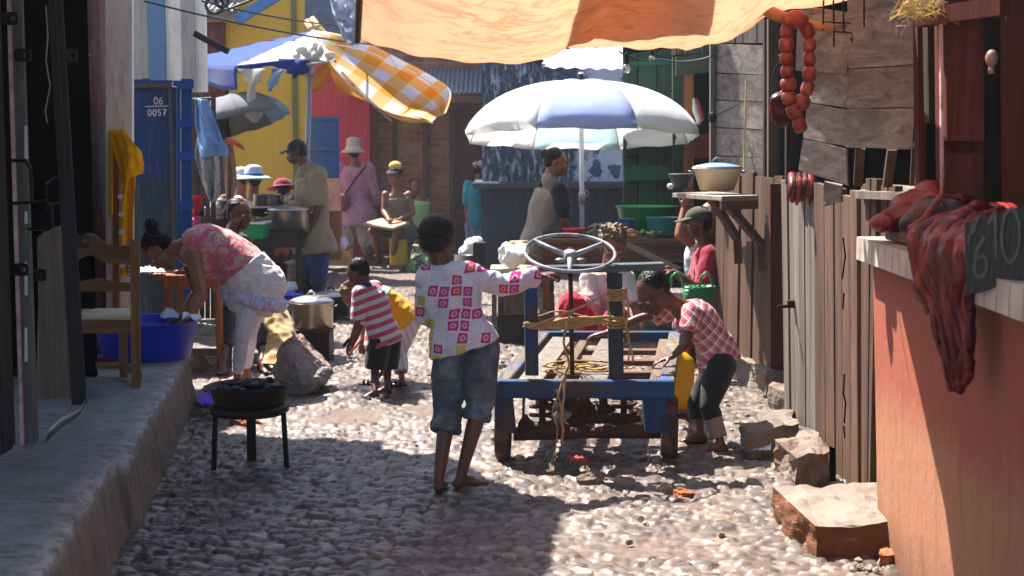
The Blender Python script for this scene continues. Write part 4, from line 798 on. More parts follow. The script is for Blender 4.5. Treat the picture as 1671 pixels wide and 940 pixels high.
def gf2(u, v): a = pl(BOT, u); b = pl(B2, u); return P(a[0]+(b[0]-a[0])*v, a[1]+(b[1]-a[1])*v, 13.4-.3*math.sin(v*PI)+.2*v-.3*u)
withuv(MB(), gf2, 40, 8, 5.2, .9, 'folded_hem', ging, t, smooth=True, solid=.0015)
B3 = [(530, 100), (548, 140), (570, 155), (600, 166), (640, 182), (660, 190), (690, 198)]
def gf3(u, v): a = pl([(540, 80), (560, 105), (590, 135), (620, 160), (650, 178), (670, 186), (690, 196)], u); b = pl(B3, u); return P(a[0]+(b[0]-a[0])*v, a[1]+(b[1]-a[1])*v, 14.6-.2*v)
m = MB(); m.grid(gf3, 30, 8); m.build('lit_underside', gold, t, smooth=True, solid=.0015)  # amber puts the yellow-lit underside of the cloth into the colour
m = MB(); m.tube([P(558, 118, 13.5), P(598, 160, 13.2), P(640, 198, 13.1)], .012, 6); m.build('rib', steel, t)
m = MB(); m.tube([P(520, 66, 13.6), P(600, 84, 13.4), P(680, 121, 13.2), P(735, 157, 13.1)], .006, 5); m.build('hem', wc, t)
# ------------------------------------------------------------------ vessels
def pot(name, px, ybase, Y, rpx, hpx, mat, label, cat='pot', lid=None, handles=True, taper=1.0, z=None, knob=True, grp=None, content=None, lip=1.06, hm=None):
    c = P(px, ybase, Y); r = W(rpx, Y); h = W(hpx, Y); t = thing(name, label, cat, c, grp); rb = r*taper
    m = MB(); m.lathe(c, [(0, 0), (rb*.9, 0), (rb, h*.06), (r, h*.97), (r*lip, h), (r*lip, h*.975+.002), (r*.95, h*.95), (rb*.93, h*.1), (0, h*.07)], 36); m.build('body', mat, t, smooth=True)
    if lid: m = MB(); m.lathe(c+V((0, 0, h)), [(r*1.04, .001), (r*1.04, .01), (r*.85, h*.1+.006), (r*.4, h*.18+.008), (0, h*.2+.01)], 32); m.build('lid', lid, t, smooth=True)
    if lid and knob: m = MB(); q = c+V((0, 0, h*1.2+.005)); m.tube([q+V((a*r*.22, 0, (1-a*a)*r*.22)) for a in (-1, -.6, 0, .6, 1)], r*.05, 6); m.build('lid_handle', hm or mat, t, smooth=True)
    if handles:
        for sx in (-1, 1):
            m = MB(); m.tube([c+V((sx*r*.98, -r*.2, h*.82)), c+V((sx*r*1.16, -r*.18, h*.87)), c+V((sx*r*1.16, r*.18, h*.87)), c+V((sx*r*.98, r*.2, h*.82))], r*.04, 6); m.build('handle', hm or mat, t, smooth=True)
    if content: m = MB(); m.lathe(c+V((0, 0, h*.8)), [(r*.93, 0), (0, .004)], 28); m.build('contents', content, t)
    return t
pblue = plas('blue plastic', '1236c8'); pteal = plas('teal plastic', '1f7a84'); pgreen = plas('green plastic', '158a4c'); pmag = plas('magenta plastic', 'b02a6a'); pred = plas('red plastic', 'd01820'); pyel = plas('yellow plastic', 'e0a80c', tr='f0b810', trf=.15); pwhite = plas('white plastic', 'd0d0d2'); blackpot = m_plain('sooty pot', '1e1c1e', .5, .3, .3, 10, dirt='4a4a4e', bump=.3)
water = NM('soapy water').out('4a6a90', .1, spec=.7)
alu2 = m_plain('scoured aluminium', 'c4b8a8', .28, .85, .2, 5, dirt='9a6a3a', da=.6)
pot('washing_basin', 240, 586, 8.35, 84, 66, pblue, 'big blue plastic basin the bending woman washes in', 'basin', handles=False, taper=.84, content=water, lip=1.07)
m = MB(); m.grid(lambda u, v: P(298+u*30, 515+v*5, 8.25-.12*v)+V((0, 0, .012*math.sin(u*9+v*5)+.01-.02*u*u)), 14, 6); single(m, 'wet_cloth', m_cloth('pale blue cloth', 'b9cbe0'), 'pale wet cloth hanging over the right rim of the blue basin', 'cloth', smooth=True, solid=.006)
m = MB(); m.grid(lambda u, v: P(262+u*30, 520-v*4, 8.5+v*.06)+V((0, 0, .05*math.sin(u*PI)*math.sin(v*PI)+.03*abs(fbm((u*3, v*3, 2), 1.5, 3)))), 14, 10); single(m, 'soap_cloth', m_cloth('white lather cloth', 'cfd8e8'), 'bunched white cloth at the far rim of the blue basin', 'cloth', smooth=True)
pot('cooking_pot', 509, 538, 10.25, 35, 46, alu2, 'shiny tall aluminium pot steaming on the black brazier by the rock', 'pot', lid=alu, hm=alu)
def boxthing(name, px0, px1, py0, py1, Y, dep, mat, label, cat, bev=.004, ribs=0, ribm=None, **kw):
    a = P(px0, py1, Y); b = P(px1, py0, Y); t = thing(name, label, cat, ((a.x+b.x)/2, Y+dep/2, a.z)); m = MB(); m.rt(.1)
    m.box(((a.x+b.x)/2, Y+dep/2, (a.z+b.z)/2), (b.x-a.x, dep, b.z-a.z), bev=bev, j=.004); m.build('body', mat, t)
    for k in range(ribs):
        m = MB(); m.rt(); x = a.x+(b.x-a.x)*(k+.5)/ribs; m.box((x, Y-.006, (a.z+b.z)/2), ((b.x-a.x)/ribs*.7, .01, (b.z-a.z)*.86)); m.build('rib', ribm or mat, t)
    return t
t = boxthing('charcoal_brazier', 478, 537, 540, 584, 10.1, .28, iron, 'black square charcoal brazier under the shiny aluminium pot', 'brazier', ribs=6)
m = MB(); a = P(476, 541, 10.08); b = P(539, 541, 10.08); m.box(((a.x+b.x)/2, 10.24, a.z), (b.x-a.x, .3, .02), bev=.004); m.build('rim', rust, t)
pot('lidded_pot', 452, 530, 10.9, 18, 30, alu, 'small aluminium pot with lid left of the shiny tall pot', lid=alu)
pot('black_pot', 540, 516, 12.6, 30, 34, blackpot, 'black pot with a shiny lid behind the brazier pot', lid=alu)
pot('enamel_bucket', 478, 452, 14.3, 13, 22, plas('cream enamel', 'cfc4ac', .3), 'cream enamel pot on the ground behind the bending woman', lid=plas('cream lid', 'd8d0bc', .3), handles=False)
pot('sooty_pot', 453, 460, 13.9, 17, 30, blackpot, 'sooty black pot under the stall table', lid=None, taper=.9)
pot('wash_basin', 470, 492, 12.6, 24, 12, pblue, 'flat blue basin on the ground below the sooty pot', 'basin', handles=False, taper=.85)
pot('pink_basin', 462, 500, 12.3, 22, 8, pmag, 'shallow magenta basin in front of the flat blue one', 'basin', handles=False, taper=.85)
# stall at the left
t = thing('cooking_table', 'dark wooden stall table loaded with pots behind the bending woman', 'table', G(445, 470))
Yt = 13.7
m = MB(); m.rt(); a = P(330, 378, Yt); b = P(496, 378, Yt); m.box(((a.x+b.x)/2, Yt+.4, a.z), (b.x-a.x, .9, .04)); m.build('table_top', wood_dark, t)
m = MB(); m.rt(); m.quad(P(392, 404, Yt-.06), P(496, 404, Yt-.06), P(496, 381, Yt-.06), P(392, 381, Yt-.06), .03); m.build('apron', wood_dark, t)
for px in (400, 440, 488): m = MB(); m.rt(); a = P(px, 404, Yt); m.box((a.x, Yt, a.z/2), (.06, .06, a.z)); m.build('leg', wood_dark, t)
pot('big_cauldron', 472, 378, 13.9, 33, 36, alu2, 'large brownish aluminium cauldron at the right of the dark stall table', lid=alu, handles=True)
pot('saucepan', 436, 336, 14.0, 22, 19, alu, 'shallow aluminium saucepan on top of the dark stall table pots', handles=False)
pot('stock_pot', 430, 378, 14.3, 24, 38, blackpot, 'dark stock pot carrying the aluminium saucepan', handles=False)
pot('grey_pot', 357, 352, 14.0, 17, 24, alu, 'grey lidded pot on the stall, under the hanging patterned cloth', lid=alu)
pot('flat_pan', 368, 378, 13.8, 22, 20, blackpot, 'low dark pan on the stall under the grey lidded pot', lid=None)
m = MB(); a = P(392, 390, 13.3); b = P(432, 390, 13.3); t = thing('green_crate', 'green plastic crate of vegetable scraps beside the seated woman', 'crate', ((a.x+b.x)/2, 13.4, a.z))
x0, x1 = a.x, b.x; h = W(26, 13.3)
m.box8([(x0+.02, 13.3, a.z), (x1-.02, 13.3, a.z), (x1-.02, 13.6, a.z), (x0+.02, 13.6, a.z), (x0, 13.28, a.z+h), (x1, 13.28, a.z+h), (x1, 13.62, a.z+h), (x0, 13.62, a.z+h)]); m.build('body', pgreen, t)
m = MB(); m.box(((x0+x1)/2, 13.45, a.z+h), (x1-x0+.03, .37, .02), bev=.004); m.build('rim', pwhite, t)
for k in range(16):
    m = MB(); c_ = V((random.uniform(x0+.03, x1-.03), 13.35+random.uniform(0, .15), a.z+h+.02+random.uniform(0, .04))); m.ell(c_, (.028, .028, .018), n=8, h=6); m.build('scrap', [m_plain('yellow peel', 'a89a3c', .7), m_plain('brown peel', '7a4a2c', .7), m_plain('green peel', '4a6a34', .7)][k % 3] if k < 3 else bpy.data.materials[['yellow peel', 'brown peel', 'green peel'][k % 3]], t, smooth=True)
m = MB(); m.quad(P(286, 372, 12.6), P(392, 380, 12.6), P(392, 372, 13.2), P(286, 360, 13.2), .04, V((0, 0, 1))); a = P(290, 400, 12.6)
t = thing('bucket_bench', 'dark low bench carrying the blue bucket and the magenta jug', 'bench', (P(320, 400, 12).x, 12, 0))
Yk = 11.3; zb = P(0, 382, Yk).z; m = MB(); xa, xb = P(286, 382, Yk).x, P(372, 382, Yk).x; m.box(((xa+xb)/2, Yk+.15, zb-.02), (xb-xa, .4, .04)); m.build('bench_top', wood_dark, t)
for x in (xa+.04, xb-.04): m = MB(); m.box((x, Yk+.1, zb/2), (.05, .05, zb-.04)); m.build('leg', wood_dark, t)
pot('blue_bucket', 296, 381, 11.35, 12, 36, plas('bright blue plastic', '1e60b8'), 'blue plastic bucket beside the magenta jug by the blue gate', 'bucket', handles=False, taper=.8, grp=None, lip=1.1)
t = pot('magenta_jug', 314, 383, 11.3, 14, 30, pmag, 'magenta plastic jug with handle beside the blue bucket', 'jug', handles=False, taper=.88, lip=1.04)
m = MB(); m.tube([P(314, 357, 11.1), P(317, 358, 11.05), P(318, 372, 11.05), P(315, 376, 11.1)], .01, 6); m.build('handle', pmag, t, smooth=True)
m = MB(); c_ = P(320, 350, 11.5); m.lathe(c_, [(0, 0), (.022, 0), (.03, .02), (.055, .13), (.075, .14), (.075, .148), (.05, .145), (.02, .02)], 20); single(m, 'red_funnel', pred, 'red plastic cup standing above the magenta jug', 'cup', smooth=True)
pot('black_kettle', 326, 352, 11.6, 8, 8, blackpot, 'small black pot to the right of the red cup', handles=False)
c = P(345, 352, 13.9)
m = MB(); [m.lathe(c+V((0, 0, .014*k_)), [(0, 0), (.06, 0), (.105, .012), (.103, .016), (.055, .006), (0, .006)], 24) for k_ in range(6)]; single(m, 'plate_stack', pwhite, 'stack of white plates at the left end of the stall table', 'plates', loc=c, smooth=True)
boxthing('slatted_box', 404, 434, 430, 466, 14.0, .3, wood_brown, 'slatted wooden box in the dark under the stall table', 'crate', ribs=4)
m = MB(); m.ell(P(468, 470, 13.4), (.1, .08, .06)); r = remesh(m, .012, 1, lambda p, n: fbm(p, 14, 4)*.04); single(r, 'crumpled_rag', m_cloth('pale rag', 'b8bcc8'), 'pale crumpled rag on the ground between the pots under the stall', 'cloth', smooth=True)
# hanging cloths on the blue gate
den = NM('denim cloth'); v = den.obj(); c = den.mix(den.noise(v, 40, 4, .7), '5f86ac', '8fb0cc'); den = den.out(c, .9, 0, den.bump(den.noise(v, 12, 5), .6, .02), .1)
s = NM('patterned cloth'); v = s.obj(); c = s.ramp(s.noise(s.mp(v, (1, 1, .6)), 16, 6, .7, 1.2), (.3, '3a4450'), (.42, '8a8f92'), (.5, 'b8b0a0'), (.56, '6a5a40'), (.62, '9aa4ac'), (.75, 'c4c0b4')); patc = s.out(c, .85, 0, s.bump(s.noise(v, 9, 5), .6, .02), .1)
def drape(m, LT, RT, Y, wav=.04, nu=16, nv=26, k=11, dY=0):
    return m.grid(lambda u, v: P(pl(LT, v)[0]*(1-u)+pl(RT, v)[0]*u, pl(LT, v)[1]*(1-u)+pl(RT, v)[1]*u, Y)+V((0, wav*math.sin(u*k+v*2.5+dY)*(.3+v)+fbm((u*3, v*3, Y), 1.5, 3)*wav, 0)), nu, nv)
t = thing('hanging_cloths', 'denim blue and mottled cloths hanging together from the edge of the blue gate', 'cloths', P(345, 330, 11.4))
m = MB(); drape(m, [(322, 225), (318, 250), (326, 290), (335, 315), (345, 328)], [(352, 222), (357, 250), (360, 290), (358, 315), (350, 330)], 11.5, .05); m.build('mottled_cloth', patc, t, smooth=True, solid=.004)
m = MB(); drape(m, [(318, 160), (318, 190), (320, 220), (322, 240), (327, 256)], [(338, 163), (350, 195), (362, 225), (373, 246), (372, 254)], 11.35, .05, k=8); m.build('denim_cloth', den, t, smooth=True, solid=.004)
m = MB(); m.tube([P(314, 162, 11.4), P(345, 160, 11.4)], .01, 6); m.build('hook_rail', iron, t)
m = MB(); drape(m, [(366, 228), (364, 260), (366, 300), (370, 330)], [(378, 226), (384, 262), (386, 300), (378, 332)], 13.2, .03); single(m, 'patterned_scarf', m_cloth('brown scarf', '8a6a58'), 'narrow brown cloth hanging behind the umbrella handle', 'cloth', smooth=True, solid=.004)
m = MB(); drape(m, [(370, 224), (384, 228), (396, 236)], [(374, 234), (386, 240), (400, 246)], 13.1, .02, 6, 8); single(m, 'orange_rag', m_cloth('orange rag', 'd06a48'), 'small orange rag hanging under the grey umbrella', 'cloth', smooth=True, solid=.004)
# yellow dress on a post
t = thing('hanging_dress', 'yellow dotted dress with round buttons hanging on a wooden post', 'dress', P(205, 455, 9.2))
s = NM('yellow dotted cotton'); v = s.obj(); d = s.vor(s.mp(v, (1, .01, 1)), 42, rand=.35); c = s.mix(s.ramp(d, (.14, 1.), (.2, 0.)), s.mix(s.noise(v, 12), 'f5b400', 'ffd414'), '8a5a14'); yel = s.out(c, .8, 0, s.bump(s.noise(v, 14, 5), .5, .015), .15, tr='ffd000', trf=.3)  # yellow brightened to stand in for sunlight on the dress
m = MB(); drape(m, [(176, 212), (186, 250), (196, 290), (195, 340), (195, 390), (196, 450)], [(200, 210), (216, 250), (222, 290), (220, 340), (220, 390), (221, 450)], 9.2, .035, k=9, nv=40); m.build('skirt', yel, t, smooth=True, solid=.003)
m = MB(); drape(m, [(182, 214), (198, 238), (196, 262), (197, 298)], [(202, 210), (217, 232), (229, 250), (233, 282)], 9.1, .03, k=6); m.build('sleeve', yel, t, smooth=True, solid=.003)
m = MB(); drape(m, [(177, 212), (177, 280), (177, 350)], [(184, 214), (184, 280), (183, 350)], 9.25, .01, 4, 14); m.build('side_panel', yel, t, smooth=True, solid=.003)
s = NM('striped trim'); v = s.obj(); x, y, z = s.xyz(v); f = s.ma('FRACT', s.ma('MULTIPLY', s.ma('ADD', z, s.ma('MULTIPLY', s.noise(v, 6), .06)), 22)); c = s.ramp(f, (0, 'e0a818'), (.3, 'b02a34'), (.55, 'e8dcc8'), (.75, '2a3a8a'), interp='CONSTANT'); trim = s.out(c, .8)
m = MB(); drape(m, [(206, 424), (206, 438), (208, 450)], [(221, 420), (222, 436), (221, 452)], 9.13, .01, 6, 8); m.build('striped_trim', trim, t, smooth=True, solid=.003)
for y in (321, 350, 379, 433): m = MB(); m.lathe(P(197+(y-321)*.03, y, 9.12), [(0, 0), (.017, 0), (.017, .008), (.008, .008), (.008, .004), (0, .004)], 14, M=Matrix.Rotation(PI/2, 3, 'X')); m.build('button', pwhite, t)
m = MB(); m.tint = .5; a = P(189, 600, 9.3); m.quad(P(184, 520, 9.3), P(193, 520, 9.3), P(195, 228, 9.3), P(183, 228, 9.3), .05); m.quad(P(178, 232, 9.28), P(196, 232, 9.28), P(196, 224, 9.28), P(178, 224, 9.28), .05)
single(m, 'wooden_post', wood_orange, 'upright orange brown wooden post the yellow dress hangs on', 'post', loc=(a.x, 9.3, .16))
# ------------------------------------------------------------------ chair
t = thing('wooden_chair', 'small varnished wooden chair with curved back rails on the pavement', 'chair', G(185, 632, .28))
br = G(229, 632, .28); bl_ = V((P(124, 632, 7.35).x, br.y+.02, .28)); frr = G(184, 626, .28)+V((0, .22, 0)); frl = frr+(bl_-br)*.92
S3 = 313.0
def yz(py): return .28+(632-py)/S3
m = MB(); m.tint = .6; m.beam(br+V((-.022, 0, 0)), V((br.x-.0, br.y-.03, yz(392))), .045, .035, bev=.004, up=(0, 1, 0)); m.build('back_post', wood_gold, t)
m = MB(); m.rt(); m.beam(bl_, V((bl_.x, bl_.y-.03, yz(392))), .045, .035, bev=.004, up=(0, 1, 0)); m.build('back_post', wood_gold, t)
def prail(f0, f1, Y, th, x0, x1, n=24):
    m = MB(); m.rt(.1); vs = []; 
    for i in range(n+1):
        u = i/n; x = x0+(x1-x0)*u; vs += [(x, Y, f0(u)), (x, Y, f1(u)), (x, Y+th, f1(u)), (x, Y+th, f0(u))]
    m.add(vs, [(i*4+a, i*4+(a+1) % 4, (i+1)*4+(a+1) % 4, (i+1)*4+a) for i in range(n) for a in range(4)]+[(3, 2, 1, 0), (n*4, n*4+1, n*4+2, n*4+3)]); return m
bump_ = lambda u: math.exp(-((u-.35)/.2)**2)
prail(lambda u: yz(432)+bump_(u)*.045, lambda u: yz(402)+bump_(u)*.065-.0*u, br.y-.02, .02, bl_.x, br.x-.02).build('top_rail', wood_goldX, t)
prail(lambda u: yz(476), lambda u: yz(462)+.02*math.exp(-((u-.45)/.25)**2), br.y-.01, .02, bl_.x, br.x-.02).build('middle_rail', wood_goldX, t)
zs = yz(516); m = MB(); m.tint = .75; q = [bl_+V((-.01, -.02, 0)), br+V((-.02, -.02, 0)), frr+V((0.03, .03, 0)), frl+V((-.03, .03, 0))]; m.box8([V((p.x, p.y, zs-.018)) for p in q]+[V((p.x, p.y, zs)) for p in q]); m.build('seat', m_wood('pale seat wood', '9a8468', 'c9b79c', 'X'), t, bevel=.004)  # seat wood set paler than the frame
for a, b in ((bl_, br), (br, frr), (frr, frl)): m = MB(); m.rt(.1); m.beam(V((a.x, a.y, zs-.055)), V((b.x, b.y, zs-.055)), .022, .07, up=(0, 0, 1)) ; m.build('seat_rail', wood_goldX, t)
for p in (frr, frl): m = MB(); m.rt(.1); m.beam(p, V((p.x, p.y, zs-.02)), .04, .035, up=(0, 1, 0), bev=.003); m.build('front_leg', wood_gold, t)
for a, b in ((br, frr), (frr, frl), (bl_, frl)): m = MB(); m.rt(.1); m.beam(V((a.x, a.y, .34)), V((b.x, b.y, .34)), .018, .035); m.build('stretcher', wood_goldX, t)
# sandals on red mat
t = thing('red_mat', 'small red mat with dark shoes behind the wooden chair', 'mat', G(175, 588, .29))
m = MB(); m.box(G(175, 588, .292)+V((0, 0, .004)), (.26, .12, .008), rz=.1, bev=.002); m.build('mat', m_plain('red mat', '7a1a2a', .8), t)
for k, (px, py) in enumerate(((158, 577), (180, 579), (196, 574))): m = MB(); m.ell(G(px, py, .3)+V((0, .03, .015)), (.045, .03, .018), n=12, h=8); single(m, 'canvas_shoe', m_plain('dark blue canvas %d' % k, ['1c2a4a', '2c2c36', '3a4a6a'][k]), ['dark blue canvas shoe at the left end of the red mat', 'charcoal canvas shoe in the middle of the red mat', 'grey blue canvas shoe at the right end of the red mat'][k], 'shoe', smooth=True)
# table with red goods behind the woman
t = thing('meat_table', 'rough orange brown table behind the bending woman', 'table', G(300, 590))
Yq = 9.62; za = P(0, 452, Yq).z
m = MB(); m.rt(.1); xa, xb = P(236, 0, Yq).x, P(352, 0, Yq).x; m.box(((xa+xb)/2, Yq+.2, za), (xb-xa, .45, .03), bev=.004); m.build('table_top', wood_orange, t)
m = MB(); m.rt(.1); m.box(((xa+xb)/2+.03, Yq+.02, za-.05), (xb-xa-.1, .025, .06)); m.build('apron', wood_orange, t)
for px, z0, dy in ((262, .16, 0), (346, 0, .0), (262, .16, .35), (346, 0, .35)): m = MB(); m.rt(.2); x = P(px, 0, Yq).x; m.box((x, Yq+.03+dy, (z0+za)/2), (.042, .042, za-z0), bev=.003); m.build('leg', wood_orange, t)
m = MB(); m.rt(); x = P(300, 0, Yq).x; m.box((x+.05, Yq+.05, .12), (.36, .03, .05)); m.build('stretcher', wood_gray, t)
def blobmesh(prims, vox, mat, name, label, cat, amp=.01, sc_=20, sm=2, group=None, parent=None, **kw):
    m = MB()
    for p in prims:
        if len(p) == 2: m.ell(p[0], p[1])
        elif len(p) == 3: m.ell(p[0], p[1], M=p[2])
        else: m.caps(*p)
    r = remesh(m, vox, sm, lambda p, n: fbm(p, sc_, 4)*amp)
    return r.build(name, mat, parent, smooth=True) if parent else single(r, name, mat, label, cat, smooth=True, group=group)
s = NM('raw meat'); v = loc_r(s, s.obj()); n = s.noise(s.mp(v, (1, 1, .5)), 9, 7, .7, 1.5)
c = s.ramp(n, (.3, '2a0608'), (.45, '500c10'), (.55, '741a18'), (.62, '904034'), (.68, '580e12'), (.8, '38080a')); meat = s.out(c, .4, 0, s.bump(n, .5, .01), .35)
s = NM('dark meat'); v = loc_r(s, s.obj()); n = s.noise(v, 10, 6, .7, 1); dmeat = s.out(s.ramp(n, (.35, '1c0406'), (.55, '3c080c'), (.7, '6c1c18')), .38, 0, s.bump(n, .4, .008), .35)
s = NM('fatty meat'); v = loc_r(s, s.obj()); n = s.noise(s.mp(v, (1, .6, .5)), 7, 7, .72, 1.8); fmeat = s.out(s.ramp(n, (.3, '4a0e10'), (.45, '741c1a'), (.55, '94382c'), (.62, '641416'), (.72, '9c5c4a')), .4, 0, s.bump(n, .5, .01), .35)
pr = []
for k in range(26): pr.append((P(random.uniform(242, 318), random.uniform(440, 450), 9.65+random.uniform(0, .2)), (random.uniform(.02, .04), random.uniform(.015, .03), random.uniform(.01, .022))))
blobmesh(pr, .008, fmeat, 'meat_scraps', 'red meat scraps spread over the table behind the bending woman', 'meat', .006)
m = MB(); m.grid(lambda u, v: P(226+u*42, 447-v*8, 9.6+v*.1)+V((0, 0, .02*fbm((u*3, v*3, 1), 2, 3)+.01)), 14, 8); single(m, 'paper_sheet', m_cloth('white paper', 'cdd2d8'), 'crumpled white paper at the left end of the meat table', 'paper', smooth=True, solid=.003)
# ------------------------------------------------------------------ foreground brazier
t = thing('charcoal_stove', 'round iron charcoal stove on a three legged stand in the near left street', 'stove', G(410, 757)); ct = G(409, 757); r1 = W(66, ct.y)
zt = ct.z; S4 = 2321/ct.y; z_r = (757-668)/S4; z_b = (757-658)/S4; z_t = (757-624)/S4
m = MB(); m.lathe(ct, [(r1*.88, z_r-.012), (r1*.98, z_r), (r1*.98, z_r+.025), (r1*.9, z_r+.035), (r1*.6, z_r+.03), (r1*.6, z_r-.01)], 40, close=True); m.build('stand_ring', iron, t, smooth=True, bevel=.002)
for (px, py), wd in (((349, 764), .024), ((411, 748), .045), ((468, 760), .024)):
    g = G(px, py); d = (g-ct); top = ct+V((d.x*.93, d.y*.93, z_r)); m = MB(); m.beam(V((g.x, g.y, -.01)), top, wd, .016, up=(0, 1, 0), bev=.003); m.build('leg', iron, t)
m = MB(); m.lathe(ct, [(0, z_b-.01), (r1*.55, z_b-.01), (r1*.86, z_b+.012), (r1*.99, z_t-.01), (r1*1.05, z_t), (r1*1.05, z_t-.006), (r1*.94, z_t-.012), (r1*.8, z_b+.04), (0, z_b+.04)], 44); m.build('fire_bowl', m_plain('burnt bowl', '33231d', .7, .3, .35, 10, dirt='141011', bump=.5), t, smooth=True)
coal = m_plain('charcoal', '151517', .6, 0, .5, 30, bump=.6)
pr = []
for k in range(60):
    a = random.uniform(0, 2*PI); q = r1*.82*math.sqrt(random.random()); pr.append((ct+V((q*math.cos(a), q*math.sin(a), z_t-.02+random.uniform(-.01, .02)+.02*(1-q/r1))), (random.uniform(.012, .03), random.uniform(.012, .026), random.uniform(.01, .02))))
blobmesh(pr, .007, coal, 'charcoal', '', '', .006, 40, 0, parent=t)
# rocks
def rock(px, py, wpx, hpx, label, mat, seed, dep=1, name='rock'):
    g = G(px, py); w_ = W(wpx, g.y)/2; h_ = W(hpx, g.y); bm = bmesh.new(); bmesh.ops.create_icosphere(bm, subdivisions=5, radius=1); random.seed(seed)
    pl_ = [(V((random.uniform(-1, 1), random.uniform(-1, 1), random.uniform(-.4, 1))).normalized(), random.uniform(.55, .85)) for _ in range(12)]
    vs = []
    for q in bm.verts:
        p = q.co.copy()
        for n_, d_ in pl_:
            e = p.dot(n_)-d_
            if e > 0: p -= n_*e*.92
        p += p.normalized()*fbm(p+V((seed, 0, 0)), 2.2, 6)*.13; vs.append(p)
    bm.verts.index_update(); m = MB(); zmx = max(p.z for p in vs); xm_ = max(abs(p.x) for p in vs)
    m.add([V((g.x+p.x/xm_*w_, g.y+w_*dep*.6+p.y/xm_*w_*dep, (p.z/zmx*.8+.2)*h_ if p.z > -.25 else -.02)) for p in vs], [[v_.index for v_ in f.verts] for f in bm.faces]); bm.free(); random.seed(seed+99); return single(m, name, mat, label, 'rock')
# the big angular rock is cut from planes
g = G(487, 642); bm = bmesh.new(); s8 = 2321/g.y
ol = [(440, 610), (452, 570), (478, 549), (500, 566), (515, 588), (541, 610), (520, 640), (455, 642)]
def rp(px, py, dy): return V((g.x+(px-487)/s8, g.y+dy, (642-py)/s8))
pts = [rp(*p, .05) for p in ol]+[rp(487, 592, -.07), rp(470, 575, -.02), rp(500, 640, -.08), rp(530, 625, -.03), rp(460, 640, -.05)]+[rp((p[0]-487)*.85+487, p[1]+3, .3) for p in ol]
vs_ = [bm.verts.new(p) for p in pts]; bmesh.ops.convex_hull(bm, input=vs_); bmesh.ops.delete(bm, geom=[q for q in bm.verts if not q.link_faces], context='VERTS'); bmesh.ops.triangulate(bm, faces=bm.faces[:]); bmesh.ops.subdivide_edges(bm, edges=bm.edges[:], cuts=9, use_grid_fill=True); bm.normal_update(); bm.verts.index_update()
m = MB(); m.add([q.co+q.normal*(fbm(q.co, 9, 6)*.028) for q in bm.verts], [[q.index for q in f.verts] for f in bm.faces]); bm.free(); single(m, 'big_rock', rock_m, 'large angular pinkish boulder in front of the aluminium pot', 'rock')
rock(400, 696, 60, 18, 'flat reddish brown stone lying under the charcoal stove', brick_orange, 5, .6)
rock(965, 785, 52, 16, 'dark rock in the shade of the boy and the cart, by the left wheel'.replace(' of the boy and the cart', ''), stone_m, 21, .7); rock(1118, 812, 44, 16, 'brown rock on the sunlit cobbles ahead of the right cart wheel', brick_orange, 23, .7); rock(1085, 800, 30, 13, 'small grey rock beside the brown rock ahead of the cart', rock_m, 25, .7); rock(1020, 790, 40, 12, 'flat dark rock on the cobbles between the two front cart wheels', stone_m, 27, .8)
rock(330, 676, 50, 12, 'flat pale stone by the end of the pavement', rock_m, 6, .6); rock(345, 640, 40, 14, 'pale rock under the bending woman, beside the white leggings', rock_m, 8, .7); rock(323, 602, 34, 26, 'dark rock between the pavement end and the table leg', stone_m, 11, .8); rock(380, 630, 34, 14, 'small pinkish rock just right of the leggings', rock_m, 14, .7)
m = MB(); m.grid(lambda u, v: G(322+u*26, 668-v*20, .03)+V((0, 0, .02+.03*abs(fbm((u*3, v*3, 9), 1.6, 3)))), 14, 10); single(m, 'purple_cloth', m_cloth('purple cloth', '7a48c8'), 'crumpled purple cloth on the ground left of the charcoal stove', 'cloth', smooth=True, solid=.006)
m = MB(); m.grid(lambda u, v: G(1228+u*30, 742-v*14, .02)+V((0, 0, .02+.03*abs(fbm((u*4, v*4, 5), 1.6, 3)))), 14, 10); single(m, 'plastic_scrap', m_cloth('clear plastic', 'c4ccd8', ro=.3), 'crumpled clear plastic scrap on the ground between two stones', 'litter', smooth=True, solid=.003)
m = MB(); m.grid(lambda u, v: G(925+u*32, 762-v*8, .02)+V((0, 0, .02+.02*abs(fbm((u*4, v*4, 8), 1.6, 3)))), 12, 8); single(m, 'red_wrapper', m_cloth('red wrapper', 'a83430', ro=.4), 'red wrapper lying on the cobbles in front of the cart', 'litter', smooth=True, solid=.003)
# ------------------------------------------------------------------ cart
zd = .405
FL, FR = P(805, 618, 6.72), P(1100, 618, 6.72); FL.z = FR.z = zd; LD = V((.25, 1.85, 0)); RL, RR = FL+LD, FR+LD*1.0
t = thing('wooden_cart', 'blue painted wooden cart with a steering wheel and rusty front axle', 'cart', (.4, 7.4, 0))
m = MB(); m.tint = .55; a = FL+V((-.0, 0, -.04)); b = FR+V((0, 0, -.04)); m.beam(a, b, .055, .085, j=.002, bev=.006); m.build('front_beam', wood_blueX, t)
m = MB(); m.rt(); m.beam(RL+V((0, 0, -.03)), RR+V((0, 0, -.03)), .05, .06, bev=.005); m.build('rear_beam', wood_blueX, t)
dn = LD.normalized()
for p, q in ((FL+V((.035, 0, 0)), RL+V((.035, 0, 0))), (FR+V((-.035, 0, 0)), RR+V((-.035, 0, 0)))):
    m = MB(); m.rt(.2); m.beam(p+dn*.03+V((0, 0, -.033)), q-dn*.03+V((0, 0, -.033)), .07, .064, bev=.005); m.build('side_rail', wood_blueY, t)
for k, u in enumerate((.28, .5, .72)):
    m = MB(); m.rt(); m.beam(FL.lerp(RL, u)+V((.075, 0, -.052)), FR.lerp(RR, u)+V((-.075, 0, -.052)), .07, .03, bev=.003); m.build('cross_slat', wood_brownX, t)
